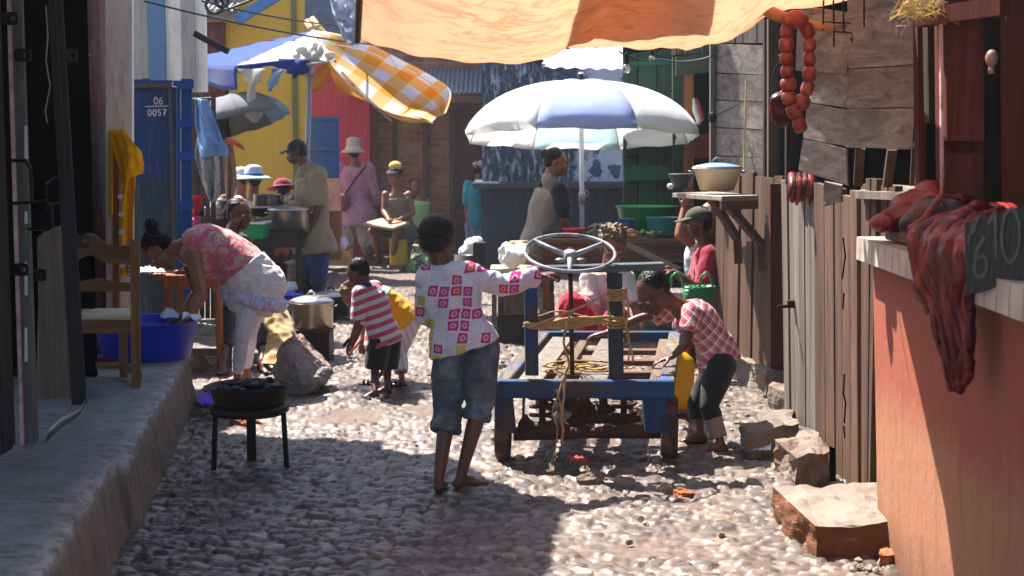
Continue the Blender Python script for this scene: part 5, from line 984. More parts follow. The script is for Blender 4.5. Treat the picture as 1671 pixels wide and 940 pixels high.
for k, (u0, u1) in enumerate(((.12, .26), (.32, .38), (.46, .62), (.72, .80), (.86, .92))):
    if k == 3: continue
    m = MB(); m.rt(.2); wv = (FR-FL).x*(u1-u0); p = FL.lerp(FR, (u0+u1)/2)+dn*.04+V((0, 0, -.022)); m.beam(p, p+LD*(.9-.1*random.random()), wv, .022, bev=.003, up=(0, 0, 1)) ; m.build('deck_plank', [wood_gray, wood_brownY, wood_gray, wood_blueY, wood_brownY][k], t)
# uprights and crossbar
zx = P(0, 436, 6.72).z
def upr(px, wpx, Y, y0, y1, mt, lean=0, dep=.05):
    m = MB(); m.rt(.1); a = P(px, y0, Y); b = P(px+lean, y1, Y); m.beam(a, b, W(wpx, Y), dep, up=(0, 1, 0), j=.002, bev=.004); m.build('upright', mt, t)
upr(868, 22, 6.74, 612, 445, wood_blue, -2); upr(1006, 24, 6.74, 612, 446, m_wood('worn blue upright', '2c3038', '4c5560', paint='20406c', pf=.4), -4)
m = MB(); m.rt(.1); m.beam(P(858, 441, 6.72), P(1083, 434, 6.72), .10, .035, up=(0, 0, 1), bev=.004); m.build('crossbar', wood_bar, t)
m = MB(); m.tube([P(930, 404, 6.7), P(934, 612, 6.7)], .011, 10); m.build('steering_column', rust, t, smooth=True)
sw = P(930, 412, 6.62); na = V((0, -.36, 1)).normalized(); sx = V((1, 0, -.03)).normalized(); sy = na.cross(sx); R = W(74, 6.62)
m = MB(); nR = 56; rr = .0085; vs = []
for i in range(nR):
    a = 2*PI*i/nR; d = sx*math.cos(a)+sy*math.sin(a)
    for k in range(10): b = 2*PI*k/10; vs.append(sw+d*(R+rr*math.cos(b))+na*rr*math.sin(b))
m.add(vs, [(i*10+k, i*10+(k+1) % 10, ((i+1) % nR)*10+(k+1) % 10, ((i+1) % nR)*10+k) for i in range(nR) for k in range(10)]); stw = m.build('steering_wheel', m_plain('chipped white enamel', '8c8e94', .3, 0, .15, 14, dirt='2c2c32', da=.9), t, smooth=True)
for a in (38, 142, 268):
    a = math.radians(a); d = sx*math.cos(a)+sy*math.sin(a); m = MB(); m.tube([sw+d*.02-na*.02, sw+d*(R*.5)-na*.012, sw+d*R], [.014, .011, .009], 8); m.build('spoke', stw.data.materials[0], t, smooth=True)
m = MB(); m.tube([sw-na*.05, sw+na*.005], .028, 16); m.build('hub', m_plain('hub enamel', '8a8c94', .4), t, smooth=True)
for dx in (-.045, .05): m = MB(); m.ell(sw+V((dx, -.02, -.035)), (.026, .02, .012), n=12, h=8); m.build('hub_bolt', steel, t, smooth=True)
m = MB(); m.lathe(P(994, 432, 6.7), [(0, 0), (.012, 0), (.012, .01), (0, .014)], 8); m.build('bolt', iron, t)
# leg plates, wheels, axle, springs
for px0, px1, pb0, pb1 in ((806, 836, 808, 843), (1048, 1088, 1053, 1090)):
    m = MB(); m.rt(.1); m.quad(P(pb0, 706, 6.71), P(pb1, 708, 6.71), P(px1, 638, 6.71), P(px0, 638, 6.71), .05); m.build('leg_board', m_wood('blue leg board %d' % px0, '2b2a2c', '4b4038', paint='0c3f70', pf=.52), t, bevel=.004)
tyre = m_plain('worn brown tyre', '3a2c25', .9, 0, .3, 14, bump=.7, dirt='7a5c48', da=.7)
def wheel(c, r, wd, yaw, lab=None):
    w_ = thing('wheel', None, None, (0, 0, 0)) if 0 else None
    R_ = Matrix.Rotation(yaw, 3, 'Z')@Matrix.Rotation(PI/2, 3, 'Y'); m = MB(); h = wd/2
    m.lathe(c, [(r*.55, -h*.9), (r*.9, -h), (r*.985, -h*.75), (r, -h*.3), (r, h*.3), (r*.985, h*.75), (r*.9, h), (r*.55, h*.9)], 36, M=R_, close=True); o = m.build('wheel', tyre, t, smooth=True)
    m = MB(); m.lathe(c, [(0, -h*.5), (r*.5, -h*.6), (r*.56, -h*.8), (r*.56, h*.8), (r*.5, h*.6), (0, h*.5)], 24, M=R_); q = m.build('rim', rust, o, smooth=True); m = MB(); m.tube([c-R_@V((0, 0, h*1.1)), c+R_@V((0, 0, h*1.1))], r*.14, 12); m.build('wheel_hub', iron, o, smooth=True)
    # tread grooves
    return o
rw_ = .155
wheel(V((P(821, 700, 6.8).x, 6.86, rw_-.01)), rw_, W(24, 6.8), -.06); wheel(V((P(1096, 700, 6.8).x, 6.9, rw_-.01)), rw_, W(28, 6.8), -.1)
wheel(FL+LD*.86+V((.05, 0, -zd+rw_-.01)), rw_, .075, 0); wheel(FR+LD*.86+V((-.05, 0, -zd+rw_-.01)), rw_, .075, 0)
m = MB(); m.tube([P(838, 708, 6.86), P(900, 708, 6.86), P(960, 706, 6.86), P(1085, 706, 6.88)], [.034, .03, .028, .03], 10); m.build('front_axle', rust, t, smooth=True)
pr = [(P(880, 700, 6.86), P(915, 702, 6.86), .04, .045), (P(1010, 704, 6.86), P(1050, 704, 6.86), .035, .04), (P(860, 690, 6.86), P(850, 700, 6.86), .03, .02), (P(940, 702, 6.86), P(990, 700, 6.86), .02, .02)]
blobmesh(pr, .01, rust, 'axle_housing', '', '', .012, 18, 1, parent=t)
m = MB(); m.tube([FL+LD*.86+V((.05, 0, -zd+rw_)), FR+LD*.86+V((-.05, 0, -zd+rw_))], .022, 10); m.build('rear_axle', rust, t)
for cxp, Y, dx in ((885, 6.95, 0), (1018, 6.98, 0)):
    m = MB(); a = P(cxp, 698, Y); b = P(cxp, 640, Y); pts = []
    for k in range(85): u = k/84; an = u*2*PI*4.2; pts.append(V((a.x+.058*math.cos(an), Y+.058*math.sin(an), a.z+(b.z-a.z)*u)))
    m.tube(pts, .009, 7); m.build('coil_spring', rust, t, smooth=True)
    m = MB(); m.tube([a, b], .017, 8); m.build('spring_guide', rust, t)
pr = [(P(945, 655, 7.0), (.06, .08, .07)), (P(955, 672, 7.0), (.05, .06, .06)), (P(940, 690, 7.0), (.045, .05, .05)), (P(925, 665, 7.0), P(985, 668, 7.05), .02, .02), (P(930, 650, 7.0), (.07, .05, .03)), (P(985, 660, 7.0), (.025, .03, .06)), (P(1000, 668, 7.0), P(960, 682, 7.0), .016, .02)]
blobmesh(pr, .009, rust, 'gear_housing', '', '', .014, 22, 1, parent=t)
for pts in ([(855, 640), (854, 675), (856, 684)],): m = MB(); m.tube([P(*p, 6.75) for p in pts], .007, 6); m.ell(P(857, 682, 6.75), (.018, .015, .02), n=10, h=6); m.build('hanging_rod', rust, t)
m = MB(); m.tube([P(862, 648, 6.9), P(960, 645, 6.9), P(1050, 650, 6.9)], .012, 8); m.build('cross_rod', rust, t)
m = MB(); m.tube([P(960, 686, 6.95), P(1045, 682, 6.95)], .02, 8); m.build('leaf_spring', rust, t)
for px in (818, 1060): m = MB(); m.lathe(P(px, 625, 6.69), [(0, 0), (.012, 0), (.011, .006), (0, .009)], 10, M=Matrix.Rotation(PI/2, 3, 'X')); m.build('bolt_head', rust, t)
# ropes on the cart
rope = m_plain('straw rope', 'b0905c', .9, 0, .25, 60, bump=.8, dirt='6a5030')
t = thing('straw_rope', 'straw rope wound around the uprights of the blue cart and trailing down', 'rope', P(930, 560, 6.68))
random.seed(4)
def rp_(pts, r=.006, j=.0):
    m = MB(); q = [P(x, y, Y) for x, y, Y in pts]; n = len(q)*5; o = []
    for i in range(n+1): v_ = pl([tuple(p) for p in q], i/n); o.append(V(v_)+V((random.uniform(-j, j), random.uniform(-j, j), random.uniform(-j, j))))
    m.tube(o, r, 6); m.build('strand', rope, t, smooth=True)
for k in range(9):
    d = random.uniform(-5, 5); rp_([(856+random.uniform(-3, 2), 530+d, 6.70), (880, 532+d+random.uniform(-2, 2), 6.69), (930, 527+d+random.uniform(-4, 6), 6.68), (985, 524+random.uniform(-8, 8), 6.69), (1020, 522+d, 6.69)], random.choice((.004, .0055, .007)), .002)
rp_([(862, 535, 6.69), (900, 520, 6.67), (950, 500, 6.66), (992, 478, 6.68)], .006, .001); rp_([(866, 520, 6.8), (910, 508, 6.8), (950, 515, 6.8), (1000, 525, 6.8)], .004, .002)
for k in range(5): y = 472+k*4; rp_([(992, y, 6.70), (1000, y+2, 6.67), (1014, y+1, 6.67), (1022, y-1, 6.70), (1015, y, 6.8), (996, y, 6.8), (992, y+2, 6.70)], .0055, .001)
for k in range(3): y = 524+k*5; rp_([(992, y, 6.70), (1006, y+1, 6.67), (1021, y-1, 6.70)], .006, .001)
rp_([(1018, 475, 6.67), (1026, 500, 6.66), (1022, 540, 6.66), (1030, 570, 6.66), (1034, 592, 6.67)], .005, .002); rp_([(1016, 480, 6.67), (1020, 520, 6.66), (1028, 560, 6.66), (1024, 590, 6.67)], .004, .003)
rp_([(996, 480, 6.67), (992, 500, 6.66), (998, 520, 6.66)], .005)
rp_([(935, 505, 6.66), (925, 530, 6.66), (920, 560, 6.66), (928, 590, 6.66), (922, 612, 6.66), (921, 640, 6.67), (916, 680, 6.67), (919, 700, 6.7), (916, 722, 6.7)], .006, .002); rp_([(922, 612, 6.66), (912, 640, 6.67), (902, 672, 6.68), (910, 700, 6.7), (905, 735, 6.75), (900, 755, 6.7)], .0045, .002)
rp_([(908, 636, 6.67), (915, 660, 6.67), (921, 690, 6.69)], .004); rp_([(1062, 735, 6.85), (1055, 760, 6.8)], .004)
for k in range(12):
    a0 = random.uniform(0, 6); cx_, cy_ = random.uniform(905, 1000), random.uniform(594, 606); r_ = random.uniform(15, 60); rp_([(cx_+r_*math.cos(a0+b), cy_+r_*.13*math.sin(a0+b), 6.9+.1*math.sin(a0+b)) for b in (0, .7, 1.4, 2.1, 2.8, 3.6)], .004, .002)
# jerrycans
def jerrycan(px, py, Y, wpx, hpx, dep, label, mat, rz=0):
    c = P(px, py, Y); w_ = W(wpx, Y); h = W(hpx, Y); t = thing('jerrycan', label, 'jerrycan', c); m = MB(); R_ = Matrix.Rotation(rz, 3, 'Z')
    prof = [(0, .9), (.05, 1), (.3, 1.0), (.5, .97), (.72, 1), (.84, .92), (.93, .6), (.97, .3)]
    m.loft([(c+V((0, 0, h*z)), R_@V((1, 0, 0)), R_@V((0, 1, 0)), w_/2*s_, dep/2*max(s_, .5)) for z, s_ in prof], 28, 4); m.build('body', mat, t, smooth=True)
    m = MB(); m.tube([c+R_@V((-w_*.28, 0, h*.9)), c+R_@V((-w_*.2, 0, h*1.04)), c+R_@V((w_*.12, 0, h*1.04)), c+R_@V((w_*.2, 0, h*.92))], w_*.06, 8); m.build('handle', mat, t, smooth=True)
    m = MB(); m.tube([c+R_@V((w_*.32, 0, h*.9)), c+R_@V((w_*.32, 0, h*1.03))], w_*.11, 12); m.build('cap', pred, t)
jerrycan(1100, 664, 8.0, 58, 98, .24, 'bright yellow jerrycan standing under the rear corner of the cart', pyel, .2)
jerrycan(651, 433, 18.2, 30, 58, .22, 'yellow jerrycan used as a seat by the woman writing on a board', plas('dull yellow plastic', 'c9a820'))
# ------------------------------------------------------------------ things around the far left
t = boxthing('cardboard_box', 536, 572, 408, 434, 17.6, .3, m_plain('cardboard', 'b08a5c', .85), 'low open cardboard box on the ground behind the man in beige', 'box')
m = MB(); m.quad(P(553, 412, 17.55), P(574, 408, 17.5), P(568, 398, 17.45), P(552, 406, 17.5), .008); m.build('flap', bpy.data.materials['cardboard'], t)
m = MB(); m.quad(P(522, 345, 17.0), P(553, 345, 17.0), P(552, 292, 17.0), P(526, 292, 17.0), .25); single(m, 'tall_carton', m_plain('pinkish carton', 'd0937a', .85), 'tall pinkish carton standing on a slatted crate behind the man in beige', 'box', bevel=.004)
boxthing('slatted_crate', 524, 553, 346, 425, 17.0, .3, wood_orange, 'slatted crate under the tall pinkish carton', 'crate', ribs=4)
m = MB(); m.ell(P(550, 398, 17.2), (W(18, 17.2), .12, W(12, 17.2))); m.ell(P(540, 404, 17.2), (W(14, 17.2), .1, W(9, 17.2))); r = remesh(m, .02, 2, lambda p, n: fbm(p, 12, 4)*.03); single(r, 'pink_bag', m_cloth('pale pink plastic', 'd8c0d4', ro=.4), 'pale pink plastic bag behind the low cardboard box', 'bag', smooth=True)
m = MB(); m.caps(P(686, 432, 17.6), P(680, 405, 17.6), .16, .05); r = remesh(m, .015, 2, lambda p, n: fbm(p, 9, 4)*.04)
s = NM('camouflage cloth'); v = s.obj(); camo = s.out(s.ramp(s.noise(v, 14, 3), (.4, '3a4a3c'), (.5, '8a9a6c'), (.6, '4a5a5c'), interp='CONSTANT'), .85); single(r, 'green_sack', camo, 'mottled green sack on the ground right of the yellow jerrycan seat', 'sack', smooth=True)
m = MB(); m.quad(P(600, 440, 17.2), P(648, 443, 17.2), P(660, 437, 17.8), P(610, 435, 17.8), .03, V((0, 0, 1))); single(m, 'ground_board', wood_gray, 'flat board lying on the ground before the seated woman', 'board')
pot('tin_pan', 757, 428, 16.2, 16, 12, alu, 'shallow tin pan on the ground by the foot of the whitewashed building', handles=False, lid=None)
m = MB(); m.ell(P(772, 402, 16.6), (W(17, 16.6), .15, W(17, 16.6))); m.ell(P(760, 410, 16.6), (W(12, 16.6), .12, W(10, 16.6))); r = remesh(m, .02, 2, lambda p, n: fbm(p, 9, 4)*.04); single(r, 'white_sack', m_cloth('white sack', 'c9c9cc'), 'white sack leaning by the dark corner of the whitewashed building', 'sack', smooth=True)
boxthing('black_crate', 772, 792, 396, 432, 16.0, .25, iron, 'black crate at the corner of the whitewashed building', 'crate', ribs=3)
# ------------------------------------------------------------------ stall under the white parasol
Yv = 11.6; zv = P(0, 389, Yv).z
t = thing('vegetable_table', 'long rough wooden market table under the white parasol', 'table', (P(1000, 400, Yv).x, Yv, 0))
m = MB(); m.rt(.2); xa, xb = P(884, 0, Yv).x, P(1136, 0, Yv).x; m.box(((xa+xb)/2, Yv+.42, zv-.02), (xb-xa, .95, .035), bev=.004); m.build('table_top', wood_brownX, t)
m = MB(); m.tint = .6; m.quad(P(885, 432, Yv-.04), P(966, 432, Yv-.04), P(966, 396, Yv-.04), P(885, 396, Yv-.04), .025); m.build('apron', m_wood('reddish apron board', '4a2a1c', '7a4a30', 'X'), t)
m = MB(); m.tint = .4; m.quad(P(966, 426, Yv-.05), P(1136, 428, Yv-.05), P(1136, 398, Yv-.05), P(966, 396, Yv-.05), .025); m.build('apron', wood_brownX, t)
for px in (874, 893, 1130, 1010): m = MB(); m.rt(); x = P(px, 0, Yv).x; m.box((x, Yv+(.05 if px != 874 else .75), zv/2-.02), (W(11, Yv), .05, zv-.04)); m.build('leg', wood_orange if px < 900 else wood_brown, t)
m = MB(); m.beam(P(1022, 398, 11.3), P(1108, 440, 11.0), .06, .03); single(m, 'loose_plank', wood_gray, 'loose plank leaning diagonally against the vegetable table', 'plank')
z_ = lambda: zv
def onT(px, Y): return V((P(px, 389, Y).x, Y, zv-.001))
def bowl(name, px, Y, rpx, hpx, mat, label, cat='basin', tap=.75, cont=None):
    c = onT(px, Y); r = W(rpx, Y); h = W(hpx, Y); m = MB(); m.lathe(c, [(0, 0), (r*tap*.9, 0), (r*tap, h*.08), (r*.97, h*.93), (r*1.04, h), (r*1.04, h-.005), (r*.92, h*.9), (r*tap*.9, h*.12), (0, h*.08)], 36); return single(m, name, mat, label, cat, loc=c, smooth=True)
bowl('red_basin', 936, 11.75, 19, 15, pred, 'small bright red basin on the market table seen through the steering wheel', 'bowl')
bowl('black_tray', 902, 11.8, 18, 9, m_plain('dark tray', '2a2e38', .4), 'dark shallow tray left of the small red basin', 'tray', .9)
bowl('green_basin', 1055, 12.3, 50, 45, pgreen, 'very large green plastic basin on the market table', 'basin', .8)
bowl('blue_tub', 1022, 11.95, 14, 28, plas('mid blue plastic', '1c5c9c'), 'small blue tub in front of the large green basin', 'tub', .92)
bowl('teal_basin', 1083, 11.85, 29, 32, pteal, 'teal basin in front of the right half of the large green basin', 'basin', .85)
leaf = m_plain('leaf green', '3a6a2c', .6); lime = m_plain('lime vegetable', '9aa84a', .6)
t = thing('vegetable_heap', 'heap of small green and yellow vegetables on the market table', 'vegetables', onT(1058, 11.7))
random.seed(3)
for k in range(34): m = MB(); c = onT(random.uniform(1038, 1080), 11.66+random.uniform(0, .1))+V((0, 0, .02+random.uniform(0, .035))); m.ell(c, (.02, .016, .014), M=Matrix.Rotation(random.uniform(0, 3), 3, 'Z'), n=10, h=7); m.build('vegetable', [leaf, lime, lime][k % 3], t, smooth=True)
m = MB(); m.ell(onT(1029, 11.68)+V((0, 0, .04)), (.045, .04, .04)); m.ell(onT(1034, 11.64)+V((0, 0, .02)), (.03, .03, .02)); single(m, 'onion', m_plain('orange onion', 'c88a50', .5), 'round orange onion beside the vegetable heap', 'onion', smooth=True)
t = thing('leaf_bunch', 'bunch of dark green leaves hanging off the table by the small red basin', 'greens', onT(965, 11.62))
for k in range(16):
    a = random.uniform(0, 6.28); c = onT(965, 11.6)+V((random.uniform(-.05, .06), random.uniform(-.05, .03), random.uniform(-.06, .05))); d = V((math.cos(a), -.3, math.sin(a)))*.06; sd = V((-math.sin(a), 0, math.cos(a)))*.014
    m = MB(); m.add([c-d, c+sd, c+d, c-sd], [(0, 1, 2, 3)]); m.build('leaf', leaf, t, solid=.002)
m = MB()
for k in range(22):
    a = random.uniform(0, PI); c = onT(990, 11.8)+V((random.uniform(-.12, .1), random.uniform(-.08, .1), random.uniform(.01, .1))); l = random.uniform(.05, .12); d = V((math.cos(a), random.uniform(-.5, .5), random.uniform(-.3, .3)))*l; m.tube([c-d, c+V((0, 0, .02)), c+d], [.006, .01, .005], 6)
single(m, 'dried_roots', m_plain('pale roots', 'b8987c', .8), 'tangle of pale dried roots heaped on the market table', 'roots', smooth=True)
m = MB(); m.ell(P(838, 418, 11.0), (W(22, 11), .14, W(17, 11))); m.ell(P(826, 408, 11.0), (W(10, 11), .1, W(14, 11))); m.ell(P(850, 410, 11.05), (W(12, 11), .1, W(14, 11))); r = remesh(m, .015, 2, lambda p, n: fbm(p, 12, 5)*.035); single(r, 'plastic_bag', m_cloth('white plastic bag', 'dcdcd8', .3, 'd8d0c0', ro=.4), 'bulging white plastic bag on the low stand left of the steering wheel', 'bag', smooth=True)
t = thing('low_stand', 'low pale stand top carrying the white plastic bag', 'stand', P(835, 460, 11))
m = MB(); m.box(P(835, 440, 11.1)+V((0, .1, 0)), (W(70, 11), .4, .03), bev=.004); m.build('top', m_wood('pale stand wood', 'a89a88', 'cabfae', 'X'), t)
for px in (806, 864): m = MB(); m.box((P(px, 0, 11.3).x, 11.3, P(0, 440, 11).z/2), (.04, .04, P(0, 440, 11).z-.03)); m.build('leg', wood_gray, t)
m = MB(); m.tube([P(832, 398, 11.3), P(862, 397, 11.3)], .025, 10); single(m, 'rolled_mat', m_plain('rolled straw', 'b89a6c', .8), 'short rolled straw mat behind the white plastic bag', 'mat', smooth=True)
boxthing('metal_tin', 812, 860, 473, 514, 11.0, .3, m_plain('rusted square tin', '5c4c40', .5, .4, .5, 5, dirt='1a1614', da=.9), 'dented sooty square tin stacked on a darker tin', 'tin', ribs=4, ribm=m_plain('sooty tin ribs', '4a3c32', .5, .4, .5, 6, dirt='1a1614', da=.9)); boxthing('black_tin', 811, 859, 516, 558, 11.0, .3, iron, 'black square tin at the bottom of the pair left of the cart', 'tin', ribs=3)
pot('shallow_lid_pan', 834, 472, 11.15, 22, 8, alu, 'shallow aluminium pan on the sooty square tins', handles=False, lid=alu)
# shelf goods
zsf = P(1168, 311, 9.15).z
def shelfpot():
    s = NM('chipped cream enamel'); v = s.obj(); z = s.xyz(v)[2]; n = s.noise(v, 18, 5, .7); c = s.mix(s.ramp(s.ma('ADD', z, s.ma('MULTIPLY', n, .08)), (.06, 0.), (.16, 1.)), 'b89a6c', 'd2c4a8'); c = s.mix(s.ramp(s.noise(v, 24, 6, .8), (.62, 0.), (.66, 1.)), c, '5c2c20'); en = s.out(c, .3, spec=.5)
    t = pot('enamel_pot', 1170, 311, 9.15, 39, 36, en, 'cream enamel pot with grey blue lid on the wall shelf', 'pot', lid=m_plain('grey blue enamel', '7f93a8', .3), taper=.72, hm=m_plain('wire handle', '5c6870', .4))
    return t
shelfpot()
c = P(1112, 306, 9.3); m = MB(); r = .085; m.lathe(c, [(0, 0), (r*.6, 0), (r*.8, .03), (r, .085), (r, .09), (r*.9, .085), (r*.7, .03), (0, .015)], 28); single(m, 'dark_bowl', m_plain('dark grey bowl', '3a3a3e', .5), 'dark grey bowl at the left end of the wall shelf', 'bowl', smooth=True)
m = MB(); m.ell(P(1094, 304, 9.25), (.022, .02, .02), n=12, h=8); single(m, 'garlic_bulb', pwhite, 'tiny white object on the left tip of the wall shelf', 'garlic', smooth=True)
# bulbs on wire
m = MB(); m.tube(sag(P(1010, 84, 10), P(1078, 96, 10), .03)+sag(P(1078, 96, 10), P(1165, 90, 9.9), .03), .006, 6); single(m, 'lamp_wire', wire_m, 'sagging wire that carries the two bare bulbs', 'cable')
s = NM('bulb glass'); s.b.inputs['Transmission Weight'].default_value = .7; glass = s.out('c8c4b8', .1, spec=.6)
for (px, py, lb) in ((1022, 112, 'bare bulb hanging lowest in its black socket, above the parasol'), (1064, 96, 'smaller bare bulb to the right, close under the wire')):
    c = P(px, py, 9.98); k = 1 if px == 1022 else .75; t = thing('light_bulb', lb, 'light bulb', c); m = MB(); m.ell(c, (.03*k, .03*k, .034*k), n=16, h=10); m.build('glass', glass, t, smooth=True)
    m = MB(); m.tube([c+V((0, 0, .03*k)), c+V((0, 0, .1*k))], .018*k, 10); m.build('socket', iron, t); m = MB(); m.tube([c+V((0, 0, .1*k)), P(px, py-27 if k == 1 else py-9, 9.99)], .004, 5); m.build('flex', wire_m, t)
# green basket
t = thing('green_basket', 'green woven plastic basket with looped handles beside the seated man in the cap', 'basket', P(1145, 502, 9.4)); c = P(1140, 500, 9.4)
s = NM('green weave'); v = s.obj(); x, y, z = s.xyz(v); w1 = s.ma('SINE', s.ma('MULTIPLY', z, 260)); w2 = s.ma('SINE', s.ma('MULTIPLY', s.ma('ADD', x, y), 200)); gw = s.out(s.mix(s.ma('MULTIPLY_ADD', s.ma('MULTIPLY', w1, w2), .5, .5), '0c4a28', '1c8a4c'), .4, 0, s.bump(s.ma('MULTIPLY', w1, w2), .5, .004), .5)
m = MB(); r = W(27, 9.4); h = W(34, 9.4); m.loft([(c+V((0, 0, h*z_)), V((1, 0, 0)), V((0, 1, 0)), r*q, r*.7*q) for z_, q in ((0, .82), (.3, .9), (1, 1.0), (1.0, .93), (.15, .8))], 28, 3); m.build('body', gw, t, smooth=True)
for px in (1104, 1152): m = MB(); m.tube([P(px-10, 468, 9.25), P(px-8, 452, 9.22), P(px, 444, 9.2), P(px+8, 452, 9.22), P(px+11, 470, 9.25)], .009, 8); m.build('handle', pgreen, t, smooth=True)
# ------------------------------------------------------------------ butcher's goods
sausm = m_plain('sausage skin', '802e24', .38, 0, .3, 18, dirt='b86a50', da=.5, bump=.3)
t = thing('sausage_string', 'looped string of fat red sausages hanging from a stick under the tarp', 'sausages', P(1305, 225, 5.3))
Lk = [[(1287, 38), (1284, 62), (1283, 85), (1283, 106), (1284, 127), (1286, 149), (1290, 171), (1299, 192), (1308, 216)], [(1310, 36), (1322, 62), (1322, 85), (1323, 109), (1320, 133), (1313, 156), (1303, 178), (1297, 190)]]
for st in Lk:
    for a, b in zip(st, st[1:]):
        A_, B_ = P(*a, 5.3), P(*b, 5.3); d = (B_-A_); cc = (A_+B_)/2; z = d.normalized(); x = z.orthogonal().normalized(); M_ = Matrix((x, z.cross(x), z)).transposed(); rr = W(12, 5.3)*random.uniform(.84, 1.1); cc += V((random.uniform(-.004, .004), random.uniform(-.006, .006), 0)); l = d.length/2
        m = MB(); m.tube([cc+z*(l*q) for q in (-1.02, -.9, -.6, 0, .6, .9, 1.02)], [rr*k for k in (.4, .75, .96, 1.02, .96, .75, .4)], 16); m.build('sausage', sausm, t, smooth=True)
m = MB(); m.ell(P(1298, 32, 5.28), (.05, .035, .035)); m.build('top_coil', sausm, t, smooth=True)
m = MB(); m.tube([P(1235, 8, 5.3), P(1262, 22, 5.3), P(1300, 38, 5.33), P(1330, 43, 5.32), P(1361, 46, 5.3)], [.022, .024, .02, .018, .016], 10); single(m, 'hanging_stick', m_plain('peeled branch', 'b8784c', .6, bump=.4), 'peeled branch holding the sausages under the corner of the tarp', 'stick', smooth=True)
fr = MB(); m = MB(); m.caps(P(1272, 165, 5.4), P(1276, 195, 5.4), .035, .03); m.caps(P(1264, 178, 5.4), P(1286, 150, 5.42), .02, .015); r = remesh(m, .006, 2, lambda p, n: fbm(p, 25, 4)*.008); single(r, 'liver_piece', dmeat, 'dark glossy liver hanging behind the sausages', 'meat', smooth=True)
m = MB(); m.tube([P(1260, 200, 5.42), P(1258, 178, 5.4), P(1268, 158, 5.4), P(1280, 148, 5.4), P(1290, 130, 5.4)], [.006, .008, .009, .008, .004], 8); single(m, 'fat_strip', fmeat, 'thin pale fat strip along the hanging liver', 'meat', smooth=True)
t = thing('meat_strips', 'bundle of dark red meat strips draped over the plank door', 'meat', P(1308, 330, 7.1)); random.seed(21)
for k in range(11):
    x = 1292+k*3.2; m = MB(); e = random.uniform(-6, 8); m.tube([P(x-4+random.uniform(-2, 2), 300+e*.4, 7.18), P(x, 288+e*.5, 7.1), P(x+2, 300, 7.0), P(x-2+random.uniform(-4, 4), 316, 6.98), P(x-6+random.uniform(-5, 3), 328+e, 7.0)], [.01, .02, .024, .02, .007], 8); m.build('strip', [meat, dmeat, fmeat][k % 3], t, smooth=True)
def lit(pts, Y, rs, fl=1): return [(P(a[0], a[1], Y+a[2] if len(a) > 2 else Y), P(b[0], b[1], Y+b[2] if len(b) > 2 else Y), r0, r1) for a, b, r0, r1 in zip(pts, pts[1:], rs, rs[1:])]
m = MB(); a = zt_; m.box((1.42, 4.86, zt_+.018), (.2, .34, .035), bev=.004); m.box((1.42, 4.6, zt_+.018), (.2, .12, .03), bev=.004); single(m, 'cutting_board', wood_brownX, 'worn wooden block under the meat on the white tiled counter', 'board')
fl_ = lambda cx_, cy_, Y, a, b, c_, rz=0, ry=0: (P(cx_, cy_, Y), (a, b, c_), Matrix.Rotation(rz, 3, 'Z')@Matrix.Rotation(ry, 3, 'Y'))
blobmesh([fl_(1478, 352, 4.95, .12, .09, .045, 0, -.25), fl_(1510, 325, 5.0, .12, .09, .04, 0, -.2), fl_(1445, 362, 4.9, .055, .05, .032), fl_(1520, 305, 5.0, .05, .05, .02)], .008, fmeat, 'meat_joint', 'pink fatty meat joint at the left end of the counter', 'meat', .014, 12)
blobmesh([fl_(1540, 348, 4.62, .13, .1, .06, 0, -.15), fl_(1505, 365, 4.6, .07, .06, .045), fl_(1575, 345, 4.62, .07, .08, .045)], .008, dmeat, 'meat_joint', 'dark red glossy meat joint in the middle of the counter', 'meat', .01, 12)
blobmesh([(P(1500, 368, 4.5), P(1538, 318, 4.5), .014, .01), (P(1500, 368, 4.5), P(1492, 376, 4.5), .02, .02), (P(1538, 318, 4.5), P(1570, 322, 4.5), .01, .01)], .006, fmeat, 'fat_rind', 'pale curved fat rind edging the dark meat joint', 'meat', .008, 22)
blobmesh(lit([(1540, 372), (1510, 388), (1498, 408), (1502, 422)], 4.42, [.04, .036, .03, .018]), .006, dmeat, 'hanging_meat', 'short dark meat flap curling over the counter edge', 'meat', .008, 18)
blobmesh(lit([(1600, 352, .2), (1550, 378, 0), (1518, 420, 0), (1508, 470, 0), (1518, 505, 0)], 4.1, [.05, .05, .042, .034, .02]), .006, meat, 'hanging_meat', 'narrow red meat strip hanging just right of the dark flap', 'meat', .012, 16)
LT_ = [(1585, 345, 4.45), (1540, 362, 4.2), (1506, 385, 4.12), (1494, 412, 4.1), (1500, 445, 4.05), (1515, 480, 4.0), (1532, 520, 3.92), (1544, 565, 3.88), (1552, 600, 3.86), (1562, 630, 3.85)]
RT_ = [(1650, 345, 4.3), (1625, 362, 4.0), (1606, 380, 3.8), (1600, 410, 3.72), (1598, 450, 3.72), (1592, 500, 3.74), (1590, 540, 3.75), (1592, 580, 3.75), (1590, 605, 3.77), (1574, 634, 3.82)]
def mf(u, v):
    a, b_ = pl(LT_, v), pl(RT_, v); k = u+.03*math.sin(v*23+u*5); p = P(a[0]+(b_[0]-a[0])*k, a[1]+(b_[1]-a[1])*k+(7*math.sin(u*19) if v > .97 else 0), a[2]+(b_[2]-a[2])*k)
    rg = abs(MN.noise(V((u*5.5+v*.8, v*2.2, 3))))*.05+abs(MN.noise(V((u*13, v*5, 8))))*.02
    return p+V((-rg, -rg*.4, rg*.3*(v < .3)))
m = MB(); m.grid(mf, 44, 110); single(m, 'hanging_meat', meat, 'broad ragged sheet of red meat hanging furthest down the orange wall', 'meat', smooth=True, solid=.022)
